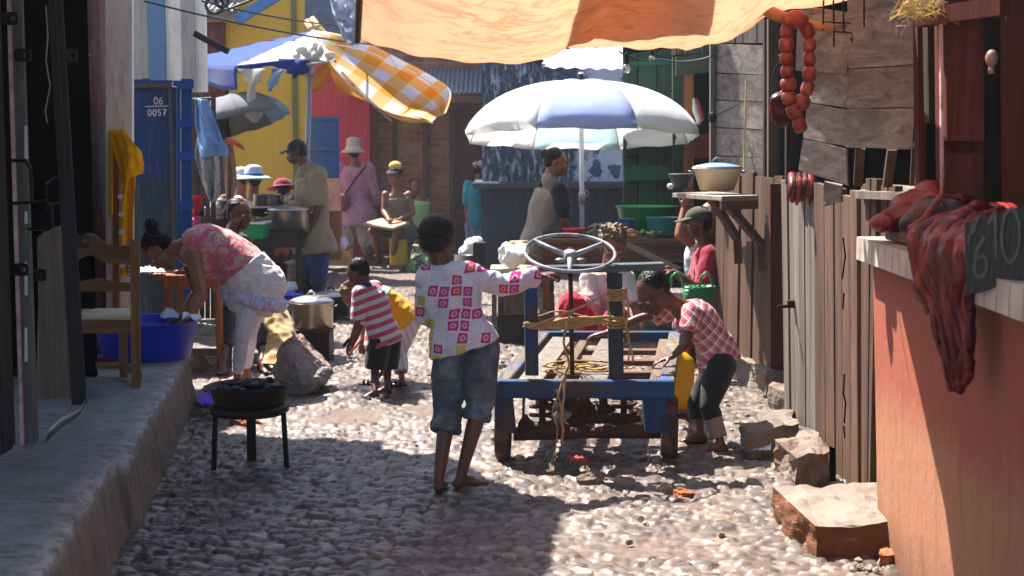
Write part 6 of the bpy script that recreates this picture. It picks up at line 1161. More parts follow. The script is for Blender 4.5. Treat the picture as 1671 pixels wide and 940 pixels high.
blobmesh([fl_(1610, 350, 4.4, .09, .1, .035, .2, -.2), fl_(1600, 372, 4.3, .07, .06, .04)], .007, fmeat, 'meat_joint', 'bright red meat slab behind the chalked board', 'meat', .012, 14)
# slate price board
t = thing('price_board', 'dark wire covered board chalked with large numerals on the counter', 'price board', P(1625, 480, 3.95))
s = NM('slate'); v = s.obj(); x, y, z = s.xyz(v); ln = s.ma('MAXIMUM', s.ma('SINE', s.ma('MULTIPLY', z, 700)), s.ma('SINE', s.ma('MULTIPLY', x, 700))); slate = s.out(s.mix(s.ramp(ln, (.6, 0.), (1., .5)), s.mix(s.noise(v, 8, 5), '1c2222', '2c3432'), '465048'), .8)
A_, B_, C_, D_ = P(1577, 482, 3.66), P(1720, 440, 3.38), P(1720, 322, 3.38), P(1574, 364, 3.66)
m = MB(); m.quad(A_, B_, C_, D_, .02); m.build('board', slate, t)
ex_ = (B_-A_).normalized(); ez_ = (D_-A_).normalized(); m = MB(); text(m, '6', A_+ex_*.035+ez_*.035, ex_, ez_, .1, .0055, .003); text(m, '1', A_+ex_*.085+ez_*.07, ex_, ez_, .12, .005, .003); text(m, '0', A_+ex_*.14+ez_*.05, ex_, ez_, .13, .005, .003); strokes(m, [[(.1, .9), (.3, 1.2)], [(-.05, .75), (.15, 1.15)]], A_+ex_*.02+ez_*.035, ex_, ez_, .13, .004, .003); m.build('chalk_numerals', m_plain('smudged chalk', '565c52', .9), t)
m = MB(); random.seed(9)
for k in range(70):
    x = random.uniform(1466, 1535); y = 22 if x < 1500 else 12; a = P(x, random.uniform(-12, y), 4.9+random.uniform(-.05, .05)); m.tube([a, a+V((random.uniform(-.04, .04), random.uniform(-.02, .02), random.uniform(-.05, .01))), a+V((random.uniform(-.06, .08), 0, random.uniform(-.07, -.01)))], .0016, 4)
m.tube([P(1508, 24, 4.9), P(1530, 22, 4.9), P(1543, 40, 4.9)], .004, 5); m.tube([P(1466, 26, 4.9), P(1474, 8, 4.9), P(1500, -8, 4.9)], .006, 5); m.tube([P(1484, 2, 4.9), P(1496, 22, 4.9), P(1510, 28, 4.9)], .006, 5)
single(m, 'straw_fringe', m_plain('frayed straw', 'c9b070', .8, tr='d8c080', trf=.3), 'frayed straw fringe dangling at the top right', 'straw')
c = P(1618, 95, 4.7); m = MB(); m.ell(c, (.02, .02, .028), n=14, h=10); m.tube([c-V((0, 0, .025)), c-V((0, 0, .05))], .01, 8); single(m, 'pale_bulb', plas('dusty bulb', '8a6a5c'), 'dusty bulb hanging in the dark between the red timbers', 'light bulb', smooth=True)
random.seed(12)
def m_skin(name, col):
    s = NM(name); v = s.obj(); n = s.noise(v, 9, 4); c = s.mix(s.ramp(n, (.3, 0.), (.7, 1.)), tuple(x*.8 for x in L(col)[:3]), tuple(x*1.15 for x in L(col)[:3]))
    s.b.inputs['Subsurface Weight'].default_value = .06; s.b.inputs['Subsurface Radius'].default_value = (.02, .008, .004)
    return s.out(c, .45, 0, s.bump(s.noise(v, 160, 3), .12, .002), .45)
sk_dark = m_skin('deep brown skin', '5a3322'); sk_mid = m_skin('brown skin', '7a482f'); sk_lite = m_skin('warm brown skin', '8a5638')
s = NM('black hair'); v = s.obj(); hair_k = s.out(s.mix(s.noise(v, 90, 3), '0a0808', '1c1614'), .45, 0, s.bump(s.noise(v, 130, 4, .7), .3, .003), .15)
s = NM('sunlit brown hair'); v = s.obj(); hair_b = s.out(s.mix(s.noise(v, 60, 3), '33241a', '8a7050'), .55, 0, s.bump(s.noise(v, 110, 4, .7), .7, .006), .25)
eye_w = plas('eye white', 'c8c0b8', .2); eye_k = plas('iris', '120a08', .1); lipm = m_skin('lip', '5a2a24'); brow_m = m_plain('brow hair', '0c0908', .8)
TOR = [(-.06, .145, .10), (0, .165, .115), (.2, .155, .112), (.45, .13, .098), (.7, .152, .112), (.88, .160, .105), (1.0, .125, .078), (1.08, .065, .058)]
def lerp(a, b, t): return a+(b-a)*t
class Man:
    def __init__(s, label, Y, sc_, sk, cat='person', vox=None, group=None, base=None):
        s.Y = Y; s.k = sc_; s.sk = sk; s.J = {}; s.vox = vox or (.0046 if Y < 9.3 else .0065 if Y < 12 else .011); s.m = MB(); s.fat = 1.0
        s.t = thing('person', label, cat, base if base is not None else (P(900, 500, Y).x, Y, 0), group)
    def p(s, q):
        if isinstance(q, V): return q
        return P(q[0], q[1], s.Y+(q[2] if len(q) > 2 else 0))
    def pose(s, **kw):
        for a, b in kw.items(): s.J[a] = s.p(b)
        J = s.J; s.C = (J['shL']+J['shR'])/2; s.H = (J['hiL']+J['hiR'])/2; return s
    def spine(s, t, arch=V((0, 0, 0))):
        if t < 0: return s.H+(s.C-s.H)*t
        return s.H.lerp(s.C, t)+s.arch*(4*t*(1-t)) if t <= 1 else s.C+(s.J['neck']-s.C).normalized()*(t-1)*(s.C-s.H).length
    arch = V((0, 0, 0))
    def secs(s, t0, t1, inf=0, hem=0, n=14, w=1.0, d=1.0):
        out = []; hx = (s.J['hiR']-s.J['hiL']).normalized(); sx = (s.J['shR']-s.J['shL']).normalized()
        for i in range(n+1):
            t = lerp(t0, t1, i/n); tc = min(max(t, TOR[0][0]), TOR[-1][0])
            for a, b in zip(TOR, TOR[1:]):
                if a[0] <= tc <= b[0]: u = (tc-a[0])/(b[0]-a[0]); hw, hd = lerp(a[1], b[1], u), lerp(a[2], b[2], u); break
            c = s.spine(t); ax = (s.spine(t+.03)-s.spine(t-.03)).normalized(); x = hx.lerp(sx, min(max(t, 0), 1)); x = (x-ax*x.dot(ax)).normalized(); y = ax.cross(x)
            fl = hem*max(0, (.35-t)/.4); out.append((c, x, y, hw*s.k*s.fat*w+inf+fl, hd*s.k*s.fat*d+inf+fl))
        return out
    def head(s, c, h, f, u, hair=True, jaw=1.0):
        """c centre px, h head height in metres"""
        m = s.m; c = s.p(c); y = V(f).normalized(); x = y.cross(V(u)).normalized(); z = x.cross(y); R_ = Matrix((x, y, z)).transposed(); q = h/.225; s.hc, s.hR, s.hq = c, R_, q
        g = lambda a, b, c_: c+R_@(V((a, b, c_))*q)
        def E(p, r, tilt=None): m.ell(g(*p), tuple(k*q for k in r), M=R_ if tilt is None else R_@tilt)
        E((0, -.016, .034), (.074, .092, .078)); E((0, .03, -.03), (.056, .056, .072)); E((0, .022, .025), (.066, .066, .05)); E((0, .055, -.088), (.026*jaw, .024, .02)); E((0, .02, -.07), (.046, .05, .03)); E((0, -.04, -.02), (.05, .05, .05))
        m.caps(g(0, .084, .0), g(0, .104, -.034), .009*q, .0125*q, 10, 4); E((0, .094, -.042), (.019, .012, .009)); E((-.012, .092, -.04), (.009, .011, .008)); E((.012, .092, -.04), (.009, .011, .008))
        for k in (-1, 1):
            E((k*.027, .074, .02), (.025, .014, .009)); E((k*.037, .055, -.03), (.023, .024, .022)); E((k*.072, -.008, -.008), (.0085, .019, .031), Matrix.Rotation(k*-.35, 3, 'Z')); E((k*.031, .068, .001), (.016, .012, .011))
        E((0, .086, -.06), (.023, .013, .0065)); E((0, .084, -.07), (.02, .013, .0075))
        m.caps(s.J['neck'], g(0, -.02, -.05), .062*s.k, .052*q, 14); m.caps(s.J['neck'], s.C, .064*s.k, .085*s.k, 14)
        if s.Y < 15:
            for k in (-1, 1):
                b = MB(); b.ell(g(k*.031, .0735, .002), (.0145*q, .009*q, .0085*q), M=R_, n=12, h=8); e = b.build('eye', eye_w, s.t, smooth=True); b = MB(); b.ell(g(k*.031, .0805, .0), (.006*q, .0035*q, .006*q), M=R_, n=10, h=6); b.build('iris', eye_k, e, smooth=True)
                b = MB(); b.tube([g(k*.012, .0885, .022), g(k*.03, .088, .028), g(k*.049, .074, .022)], [.003*q, .0035*q, .0015*q], 6); b.build('eyebrow', brow_m, s.t, smooth=True)
            b = MB(); b.ell(g(0, .0905, -.0605), (.0205*q, .011*q, .0052*q), M=R_, n=14, h=8); b.ell(g(0, .0885, -.0695), (.018*q, .0115*q, .0062*q), M=R_, n=14, h=8); r = remesh(b, .0012*max(1, q) if s.Y < 10 else .003, 1); r.build('lips', lipm, s.t, smooth=True)
        return s
    def g(s, a, b, c): return s.hc+s.hR@(V((a, b, c))*s.hq)
    def hair(s, mat=None, extra=(), amp=.005, sc_=60, base=((0, -.03, .045, .08, .088, .078), (0, -.05, .0, .07, .06, .07)), vox=None):
        m = MB(); q = s.hq
        for e in list(base)+list(extra): m.ell(s.g(*e[:3]), tuple(k*q for k in e[3:6]), M=s.hR)
        r = remesh(m, vox or max(.004, s.vox*.8), 1, lambda p, n: fbm(p, sc_, 3)*amp*1.4); return r.build('hair', mat or hair_k, s.t, smooth=True)
    def limb(s, a, b, r0, r1, bulge=None):
        if bulge: c = a.lerp(b, bulge[0]); s.m.caps(a, c, r0, bulge[1]); s.m.caps(c, b, bulge[1], r1)
        else: s.m.caps(a, b, r0, r1)
    def body(s, arms=1.0, legs=1.0):
        J, k, m = s.J, s.k, s.m; f = s.fat**.6; m.loft(s.secs(-.06, 1.08, -.004*k))
        for q in 'LR':
            sh, el, wr = J['sh'+q], J['el'+q], J['wr'+q]; a = arms*f; m.ell(sh, (.056*k*a,)*3); s.limb(sh, el, .05*k*a, .036*k*a, (.4, .045*k*a)); s.limb(el, wr, .037*k*a, .024*k*a, (.3, .039*k*a))
            hi, kn, an = J['hi'+q], J['kn'+q], J['an'+q]; l = legs*f; s.limb(hi, kn, .088*k*l, .053*k*l, (.35, .078*k*l)); m.ell(kn, (.055*k*l,)*3); s.limb(kn, an, .05*k*l, .033*k*l, (.3, .054*k*l)); m.ell(hi, (.1*k*f,)*3)
        return s
    def hand(s, q, d, n, curl=.6, th=1, spread=0, sz=1.0, thc=.4):
        m = s.m; w_ = s.J['wr'+q]; d = V(d).normalized(); n = V(n); n = (n-d*n.dot(d)).normalized(); x = d.cross(n)*th; z = .9*s.k*sz if s.k > .8 else s.k*sz*1.05
        m.loft([(w_+d*(z*a), x, n, z*b, z*c_) for a, b, c_ in ((-.01, .024, .018), (.02, .033, .018), (.055, .042, .016), (.09, .042, .013), (.1, .036, .01))], 16, 2.6); s.hk = z
        for i, (o, l) in enumerate(((.032, .072), (.011, .08), (-.011, .075), (-.031, .06))):
            p = w_+d*(z*.09)+x*(z*o); dr = (d+x*(o*3*(.25+spread))).normalized(); r = .0088*z
            for j, fr in enumerate((.42, .32, .26)):
                a = curl*(.45 if j == 0 else .9)*(1+.12*i); ax = dr.cross(n).normalized(); R_ = Matrix.Rotation(a, 3, ax); 
                dr = (R_@dr).normalized(); n2 = (R_@n).normalized(); e = p+dr*(z*l*fr); m.caps(p, e, r, r*.92, 9, 3); p = e; r *= .92; n_keep = n2; n = n2
            n = V(n_keep) if False else s._n0(w_, n, d) if False else n
            # restore the palm normal for the next finger
            n = x.cross(d)*(1 if th > 0 else -1); n = n.normalized()
        p = w_+d*(z*.03)+x*(z*.03); dr = (d*.65+x*.75+n*thc).normalized(); e = p+dr*(z*.04); m.caps(p, e, .014*z, .0105*z, 9, 3); dr = (d*.85+x*.3+n*thc).normalized(); m.caps(e, e+dr*(z*.034), .0105*z, .0085*z, 9, 3); return s
    def foot(s, q, d, tip=0):
        """bare foot pointing along d from ankle"""
        k = s.k; a = s.J['an'+q]; d = V(d).normalized(); x = d.cross(V((0, 0, 1))).normalized(); fl = V((a.x, a.y, a.z-.07*k)); m = s.m; u = V((0, 0, 1))
        m.ell(fl-d*(.03*k)+u*(.026*k), (.031*k, .031*k, .027*k)); m.caps(a-u*(.01*k), fl-d*(.02*k)+u*.03*k, .034*k, .032*k)
        m.caps(a+d*(.02*k)-u*(.02*k), fl+d*(.12*k)+u*(.02*k), .034*k, .018*k); m.loft([(fl+d*(o*k)+u*(h*k), x, u, w_*k, h*k) for o, w_, h in ((-.04, .026, .018), (.0, .03, .024), (.06, .036, .022), (.115, .044, .018), (.15, .042, .012))], 18, 2.6)
        for i, (o, l, r) in enumerate(((.03, .035, .0125), (.011, .034, .0095), (-.006, .029, .009), (-.022, .023, .0085), (-.036, .016, .008))):
            sd = -1 if q == 'R' else 1; b = fl+d*(.145-.006*i)*k+x*(o*sd*-1*k*-1 if False else -o*sd*k)+u*(r*k*1.05); m.caps(b, b+d*(l*k)-u*.001, r*k, r*k*.95, 9, 3)
        return s
    def finish(s, sm=3):
        r = remesh(s.m, s.vox, sm); r.build('body', s.sk, s.t, smooth=True); return s.t
    def cloth(s, name, mat, tor=None, arms=None, legs=None, inf=.014, hem=.0, ainf=.012, linf=.016, folds=.006, fsc=9, extra=None, w=1.0, d=1.0, hemr=0, af=.0, lf=0.0, vox=None, sm=2):
        J, k = s.J, s.k; m = MB(); f = s.fat**.6
        if tor: m.loft(s.secs(tor[0], tor[1], inf, hem, w=w, d=d), 36)
        def seg(a, b, c, fr, rs, fl):
            pts = [a, a.lerp(b, .5), b] if fr >= 1 else [a, a.lerp(b, fr*.5), a.lerp(b, fr)]; rr = [rs[0], rs[1], rs[2]] if fr >= 1 else [rs[0], lerp(rs[0], rs[2], fr*.5), lerp(rs[0], rs[2], fr)]
            if fr > 1: pts += [b.lerp(c, (fr-1)*.5), b.lerp(c, fr-1)]; rr += [lerp(rs[2], rs[3], (fr-1)*.3), lerp(rs[2], rs[3], fr-1)]
            n = len(pts); rr = [r+fl*i/(n-1) for i, r in enumerate(rr)]; m.tube(pts, rr, 20); m.ell(a, (rr[0]*1.02,)*3)
            if fr > 1: m.ell(b, (rr[2]*1.0,)*3)
        for q in 'LR':
            if arms:
                fr = arms if not isinstance(arms, dict) else arms[q]
                if fr: seg(J['sh'+q], J['el'+q], J['wr'+q], fr, [.054*k*f+ainf, .045*k*f+ainf, .038*k*f+ainf, .026*k*f+ainf], af)
            if legs:
                fr = legs if not isinstance(legs, dict) else legs[q]; seg(J['hi'+q], J['kn'+q], J['an'+q], fr, [.095*k*f+linf, .078*k*f+linf, .056*k*f+linf, .038*k*f+linf], lf)
        if extra: extra(m)
        def dp(p, n): 
            z = MN.noise(V((p.x*1.0+p.z*.35, p.y, p.z*.5))*fsc)+.5*MN.noise(V((p.x-p.z*.5, p.y, p.z*.6))*fsc*2.1); z = abs(z); return folds*(.6-1.5*min(z, .55))+MN.noise(p*fsc*3)*folds*.15
        r = remesh(m, vox or s.vox*1.05, sm, dp if folds else None); return r.build(name, mat, s.t, smooth=True)
# ---------------------------------------------------------------- clothing patterns
def m_cells(name):
    s = NM(name); v = s.obj(); x, y, z = s.xyz(v); x = s.ma('ADD', x, s.ma('MULTIPLY', z, -.12)); n1 = s.noise(v, 9, 2); k = 19.5
    gx = s.ma('ADD', s.ma('MULTIPLY', x, k), s.ma('MULTIPLY', n1, .5)); gz = s.ma('ADD', s.ma('MULTIPLY', z, k), s.ma('MULTIPLY', n1, .5)); cx_, cz = s.ma('FLOOR', gx), s.ma('FLOOR', gz)
    wn = s.n('TexWhiteNoise', noise_dimensions='2D'); s.lk(s.comb(cx_, cz, 0.0), wn.inputs['Vector']); col = s.ramp(wn.outputs[0], (0, 'd8d4dc'), (.3, 'c02a78'), (.47, 'c9c6d2'), (.6, 'c83a4c'), (.74, 'c8bf2a'), (.82, 'dcd8e0'), (.9, 'b83a8c'), interp='CONSTANT')
    fx, fz = s.ma('SUBTRACT', s.ma('FRACT', gx), .5), s.ma('SUBTRACT', s.ma('FRACT', gz), .5); d = s.ma('SQRT', s.ma('ADD', s.ma('MULTIPLY', fx, fx), s.ma('MULTIPLY', fz, fz))); ring = s.ramp(d, (.1, 0.), (.13, 1.), (.24, 1.), (.27, 0.))
    col = s.mix(s.ma('MULTIPLY', ring, .6), col, s.mix(wn.outputs[0], 'e8dce4', 'e0a0b8')); box = s.ma('MAXIMUM', s.ma('ABSOLUTE', fx), s.ma('ABSOLUTE', fz)); col = s.mix(s.ramp(box, (.40, 0.), (.43, 1.)), col, 'd4d0d8')
    sc2 = s.ramp(s.noise(v, 70, 4, .8), (.6, 0.), (.64, .5)); col = s.mix(sc2, col, '6a5a8a'); return s.out(col, .85, 0, s.bump(s.noise(v, 25, 4), .4, .006), .15, tr=col, trf=.2)
def m_stripe(name, a, b, axis, freq, duty=.5, c3=None, ph=0):
    s = NM(name); v = s.obj(); d = s.n('VectorMath', operation='DOT_PRODUCT'); s.lk(v, d.inputs[0]); d.inputs[1].default_value = V(axis).normalized(); t_ = s.ma('FRACT', s.ma('ADD', s.ma('MULTIPLY', d.outputs['Value'], freq), s.ma('ADD', s.ma('MULTIPLY', s.noise(v, 5, 2), .25), ph)))
    c = s.ramp(t_, (0, a), (duty, b), interp='CONSTANT'); c = s.mix(s.ramp(s.noise(v, 20, 5), (.3, 0.), (.8, .35)), c, '8a8078'); return s.out(c, .85, 0, s.bump(s.noise(v, 30, 4), .4, .005), .15, sheen=.2)
def m_plaid(name, ax1, ax2, f):
    s = NM(name); v = s.obj(); out = []
    for ax in (ax1, ax2):
        d = s.n('VectorMath', operation='DOT_PRODUCT'); s.lk(v, d.inputs[0]); d.inputs[1].default_value = V(ax).normalized(); q = s.ma('ADD', s.ma('MULTIPLY', d.outputs['Value'], f), s.ma('MULTIPLY', s.noise(v, 6, 2), .5)); out.append(s.ramp(s.ma('FRACT', q), (0, 1.), (.16, .25), (.34, .6), (.42, .1), interp='CONSTANT'))
    c = s.mix(s.ma('MULTIPLY', s.ma('ADD', out[0], out[1]), .5), 'a02832', 'e0d0d0'); c = s.mix(s.ma('MULTIPLY', s.ma('MULTIPLY', out[0], out[1]), .9), c, 'e8e0e0'); return s.out(c, .85, 0, s.bump(s.noise(v, 25, 4), .4, .005), .15)
def m_multi(name, sc_, stops, dist=1.0, tr=0, stretch=(1, 1, 1)):
    s = NM(name); v = s.obj(); n = s.noise(s.mp(v, stretch), sc_, 5, .65, dist); c = s.ramp(n, *stops); return s.out(c, .8, 0, s.bump(s.noise(v, 25, 4), .4, .006), .15, sheen=.2)
denim = NM('worn denim'); v = denim.obj(); c = denim.ramp(denim.noise(v, 7, 6, .7), (.3, '343b46'), (.52, '545c68'), (.72, '848c96')); denim = denim.out(c, .9, 0, denim.bump(denim.ma('ADD', denim.noise(v, 16, 5, .7), denim.ma('MULTIPLY', denim.noise(v, 200, 2), .3)), .6, .008), .1)
jeans = m_cloth('blue jeans', '1f3f74', var=.4); blackc = m_cloth('black cloth', '17171a', var=.3); X_ = V((1, 0, 0)); Y1_ = V((0, 1, 0)); Z_ = V((0, 0, 1))
def ank(px, py, k, z=0): g = G(px, py, z); return g+V((0, 0, .07*k))
# ---------------------------------------------------------------- boy at the steering wheel
k = .70; b = Man('barefoot child seen from behind in a printed pink and white shirt, holding the steering wheel'.replace('seen from behind ', ''), 6.3, k, sk_dark, base=G(740, 798))
aL, aR = ank(716, 800, k), ank(752, 795, k)
b.pose(shL=(700, 455), shR=(766, 449), neck=(722, 437, .01), hiL=(735, 568), hiR=(782, 566), elL=(694, 515, .06), wrL=(715, 520, .2), elR=(822, 466, .05), wrR=(880, 450, .2), knL=(731, 668, .0), anL=aL, knR=(783, 662, -.02), anR=aR)
b.arch = V((-.01, -.01, 0)); b.body(arms=.95, legs=1.02); b.head((716, 390, .03), .207, (.35, .92, -.12), (-.05, .1, 1)); b.hand('L', (.3, .9, -.1), (0, 0, -1), .7)
b.hand('R', (.9, .25, .1), (.1, .1, -1), 1.0, th=-1); b.foot('L', (.1, 1, 0)); b.foot('R', (.85, .5, 0)); b.finish()
b.hair(hair_k, amp=.0025, sc_=110, base=((0, -.03, .035, .086, .095, .084), (0, -.05, -.01, .074, .062, .065)))
b.cloth('shirt', m_cells('printed cotton'), (.02, 1.06), arms={'L': 1.6, 'R': 1.85}, inf=.02, ainf=.014, af=.012, hem=.03, folds=.012, fsc=10, w=1.02, extra=lambda m: (m.caps(b.J['neck']-V((0, 0, .02)), b.C, .052, .085), m.caps(b.J['shL'], b.J['shR'], .06, .06)))
def rolled(m):
    for q, fr in (('L', .26), ('R', .14)):
        a = b.J['kn'+q].lerp(b.J['an'+q], fr); dd = (b.J['an'+q]-b.J['kn'+q]).normalized(); m.tube([a-dd*.03, a-dd*.02, a+dd*.015, a+dd*.022], [.06, .068, .068, .06], 24)
    for q in 'LR': m.ell(b.J['hi'+q]+V((.0, -.03, -.03)), (.075, .06, .085))
b.cloth('trousers', denim, (-.06, .16), legs={'L': 1.26, 'R': 1.14}, inf=.014, linf=.02, lf=.004, folds=.014, fsc=9, extra=rolled)
for q, dx in (('L', -.005), ('R', .01)):
    c0 = b.J['hi'+q]+V((dx, -.088, -.075)); mm = MB(); mm.grid(lambda u, v: c0+V(((u-.5)*.095, -.006*math.sin(u*PI)-.006-.02*v*v*0, -(v-.5)*.115)), 8, 8); mm.build('pocket', denim, b.t, smooth=True, solid=.006)
# ---------------------------------------------------------------- boy in plaid leaning on the cart
k = .68; b = Man('child in a red plaid shirt and dark trousers bending forward over the cart', 7.15, k, sk_dark, base=G(1165, 735))
b.pose(shR=(1103, 503, .14), shL=(1128, 513, -.12), neck=(1103, 497, .0), hiR=(1172, 592, .1), hiL=(1176, 596, -.08), elL=(1121, 560, -.2), wrL=(1097, 582, -.22), elR=(1042, 520, .12), wrR=(990, 543, .1), knL=(1157, 662, -.12), anL=ank(1176, 738, k), knR=(1138, 660, .1), anR=ank(1143, 722, k))
b.arch = V((.03, 0, .035)); b.body(arms=.92, legs=.88); b.head((1066, 478, -.02), .215, (-.62, -.38, -.62), (-.42, -.1, .9)); b.hand('L', (-.9, -.1, -.25), (.0, 0, -1), .35, spread=1.2); b.hand('R', (-1, .1, -.2), (0, 0, -1), .35, th=-1, spread=1.2); b.foot('L', (-1, -.1, 0)); b.foot('R', (-1, .1, 0)); b.finish()
b.hair(hair_k, amp=.003, sc_=120, base=((0, -.03, .043, .079, .088, .076), (0, -.05, .0, .066, .056, .06)))
b.cloth('shirt', m_plaid('red plaid', (.75, .2, -.65), (.65, 0, .75), 24), (-.02, 1.0), arms={'L': .62, 'R': .62}, inf=.018, ainf=.018, af=.01, hem=.02, folds=.01, fsc=10)
m = MB(); b.cloth('trousers', m_cloth('charcoal trousers', '1d1d22', var=.3), (-.08, .14), legs={'L': 1.35, 'R': 1.5}, inf=.01, linf=.012, folds=.008)
def lowcuff(m): a = b.J['knL'].lerp(b.J['anL'], .3); c_ = b.J['knL'].lerp(b.J['anL'], .85); m.tube([a, c_], [.045, .038], 20)
b.cloth('trouser_patch', m_cloth('tan patch', '8a7868'), extra=lowcuff, folds=.006)
# ---------------------------------------------------------------- bending woman
k = .95; b = Man('woman in a pink sleeveless top and white leggings bending over the blue basin', 8.75, k, sk_lite, base=G(388, 632)); b.fat = 1.12
b.pose(shL=(316, 417, -.17), shR=(306, 413, .17), neck=(297, 405, 0), hiL=(416, 470, -.09), hiR=(420, 468, .1), elL=(329, 482, -.33), wrL=(304, 520, -.42), elR=(322, 478, .0), wrR=(296, 518, -.2), knL=(395, 548, -.1), anL=ank(386, 640, k), knR=(406, 546, .1), anR=ank(402, 626, k))
b.arch = V((.0, 0, .105)); b.body(arms=1.0, legs=.6); b.head((259, 409, -.02), .215, (-.36, -.12, -.92), (-.9, 0, .36)); b.hand('L', (-.45, .1, -.85), (0, 1, 0), .4); b.hand('R', (-.45, .1, -.85), (0, -1, 0), .4); b.foot('L', (-1, 0, 0)); b.foot('R', (-1, .1, 0)); b.finish()
b.hair(hair_k, amp=.009, sc_=60, extra=[(.0, -.135, .10, .042, .045, .045), (0, -.1, .07, .04, .04, .04), (0, -.05, .09, .06, .06, .03)])
pinkm = m_multi('pink batik', 7, [(.3, 'a04a78'), (.42, 'c25a70'), (.5, 'c9706e'), (.56, 'b8b49a'), (.6, 'a8486c'), (.7, '8a7aae'), (.8, 'c86a78')], 1.8)
b.cloth('top', pinkm, (.06, .97), inf=.022, arms=None, folds=.01, fsc=9, d=1.15, extra=lambda m: (m.ell(b.spine(.55)-V((0, 0, .05)), (.17, .15, .10), M=Matrix.Rotation(-.35, 3, 'Y')), m.caps(b.J['shL'].lerp(b.C, .35), b.J['neck'].lerp(b.C, .5), .05, .05)))
tun = m_multi('striped tunic', 6, [(.3, 'c4c4cc'), (.45, 'd6cfc8'), (.52, 'c8a8a8'), (.57, 'c9cbd2'), (.66, 'b4b8cc'), (.75, 'd0c4b8')], 2.4, stretch=(1, 1, 3))
H_ = b.H; hxn = (b.J['hiR']-b.J['hiL']).normalized()
def skirt(m):
    dn_ = (b.J['knL'].lerp(b.J['knR'], .5)-H_).normalized(); sd = hxn; y = dn_.cross(sd)
    m.loft([(H_+dn_*o+V((e, 0, 0)), sd, y, w_, d_) for o, w_, d_, e in ((-.16, .15, .13, -.02), (-.1, .19, .17, -.01), (-.02, .205, .185, 0), (.07, .195, .17, .0), (.12, .17, .15, -.01), (.16, .15, .13, -.01))], 32)
b.cloth('tunic', tun, (-.06, .2), inf=.03, folds=.014, fsc=9, d=1.15, sm=6, extra=skirt)
def sash(m):
    dn_ = (b.J['knL'].lerp(b.J['knR'], .5)-H_).normalized(); y = dn_.cross(hxn); m.loft([(H_+dn_*o+V((0, 0, 0)), hxn, y, w_, d_) for o, w_, d_ in ((.035, .2, .18), (.05, .222, .205), (.1, .22, .2), (.115, .195, .17))], 32)
b.cloth('sash', m_multi('blue checked sash', 9, [(.35, '8a94c0'), (.5, 'c0bcd0'), (.6, 'a88aa8'), (.7, '9ab0d0')], 2), extra=sash, folds=.016, fsc=12)
b.cloth('leggings', m_cloth('white leggings', 'cfcad6'), (-.06, .05), legs=1.78, inf=-.002, linf=-.009, folds=.005, fsc=22)
mm = MB(); mm.lathe(b.g(.083, -.002, -.04), [(.004, -.006), (.008, 0), (.004, .006)], 10); mm.build('earring', plas('gold', 'b08a3a', .3), b.t)
# ---------------------------------------------------------------- child in striped shirt
k = .50; b = Man('small child in a pink and grey striped polo shirt and black shorts', 8.75, k, sk_dark, base=G(615, 645)); b.fat = 1.1
b.pose(shL=(588, 478, -.09), shR=(611, 470, .09), neck=(596, 466, 0), hiL=(618, 560, -.05), hiR=(634, 560, .05), elL=(584, 525, -.12), wrL=(571, 560, -.12), elR=(590, 530, .12), wrR=(574, 566, .12), knL=(612, 605, -.05), anL=ank(612, 648, k), knR=(632, 603, .06), anR=ank(632, 640, k))
b.arch = V((.012, 0, 0)); b.body(arms=.95, legs=.95); b.head((584, 446, -.0), .175, (-.8, .28, -.45), (-.3, .1, .95)); b.hand('L', (-.3, -.1, -.8), (1, 0, 0), .9, sz=1.1); b.hand('R', (-.3, 0, -.8), (1, 0, 0), .9, th=-1, sz=1.1); b.foot('L', (-1, -.25, 0)); b.foot('R', (-.9, -.1, 0)); b.finish()
b.hair(hair_k, amp=.003, sc_=120, base=((0, -.03, .043, .079, .088, .076), (0, -.05, .0, .066, .056, .06)))
b.cloth('shirt', m_stripe('pink grey stripes', 'b02850', 'b9b6b8', (-.30, 0, .95), 17.5, .5), (-.02, 1.04), arms=.95, inf=.028, ainf=.02, af=.008, hem=.02, folds=.007, fsc=11)
b.cloth('collar', m_cloth('navy collar', '2a3050'), extra=lambda m: m.tube([b.J['neck']-V((0, 0, .022)), b.J['neck']+V((-.01, 0, .014))], [.055, .043], 18), folds=0)
b.cloth('shorts', blackc, (-.06, .2), legs=.92, inf=.022, linf=.03, lf=.006, folds=.006)
mm = MB(); a = b.J['wrL']+V((-.02, -.01, -.02)); mm.beam(a+V((-.02, 0, .0)), a+V((.02, 0, .05)), .05, .02, bev=.004); single(mm, 'toy_phone', m_plain('black plastic', '16161a', .3), 'small black object held in the hand of the striped child', 'toy')
mm = MB(); a = P(582, 566, 8.75); mm.beam(a+V((-.05, 0, -.05)), a+V((.06, 0, .08)), .05, .012, bev=.003); single(mm, 'red_toy', m_plain('worn red toy', 'b0483c', .5), 'flat reddish toy dangling between the two small children', 'toy')
# ---------------------------------------------------------------- child in yellow
k = .52; b = Man('small curly haired child in a yellow shirt and pale trousers bending down', 9.15, k, sk_mid, base=G(640, 632))
b.pose(shL=(608, 492, -.09), shR=(604, 486, .09), neck=(596, 488, 0), hiL=(664, 528, -.05), hiR=(670, 524, .06), elL=(602, 530, -.12), wrL=(594, 560, -.14), elR=(596, 532, .1), wrR=(590, 560, .06), knL=(652, 575, -.06), anL=ank(656, 630, k), knR=(650, 575, .07), anR=ank(612, 628, k))
b.arch = V((0, 0, .05)); b.body(); b.head((577, 484, 0), .18, (-.6, 0, -.8), (-.8, .1, .6)); b.hand('L', (0, 0, -1), (0, 1, 0), .6); b.hand('R', (0, 0, -1), (0, 1, 0), .6); b.foot('L', (-1, -.3, 0)); b.foot('R', (-1, 0, 0)); b.finish()
b.hair(hair_b, amp=.02, sc_=28, extra=[(.0, -.06, .07, .07, .07, .06), (0, -.09, .0, .07, .05, .06), (0, .0, .1, .06, .05, .035)])
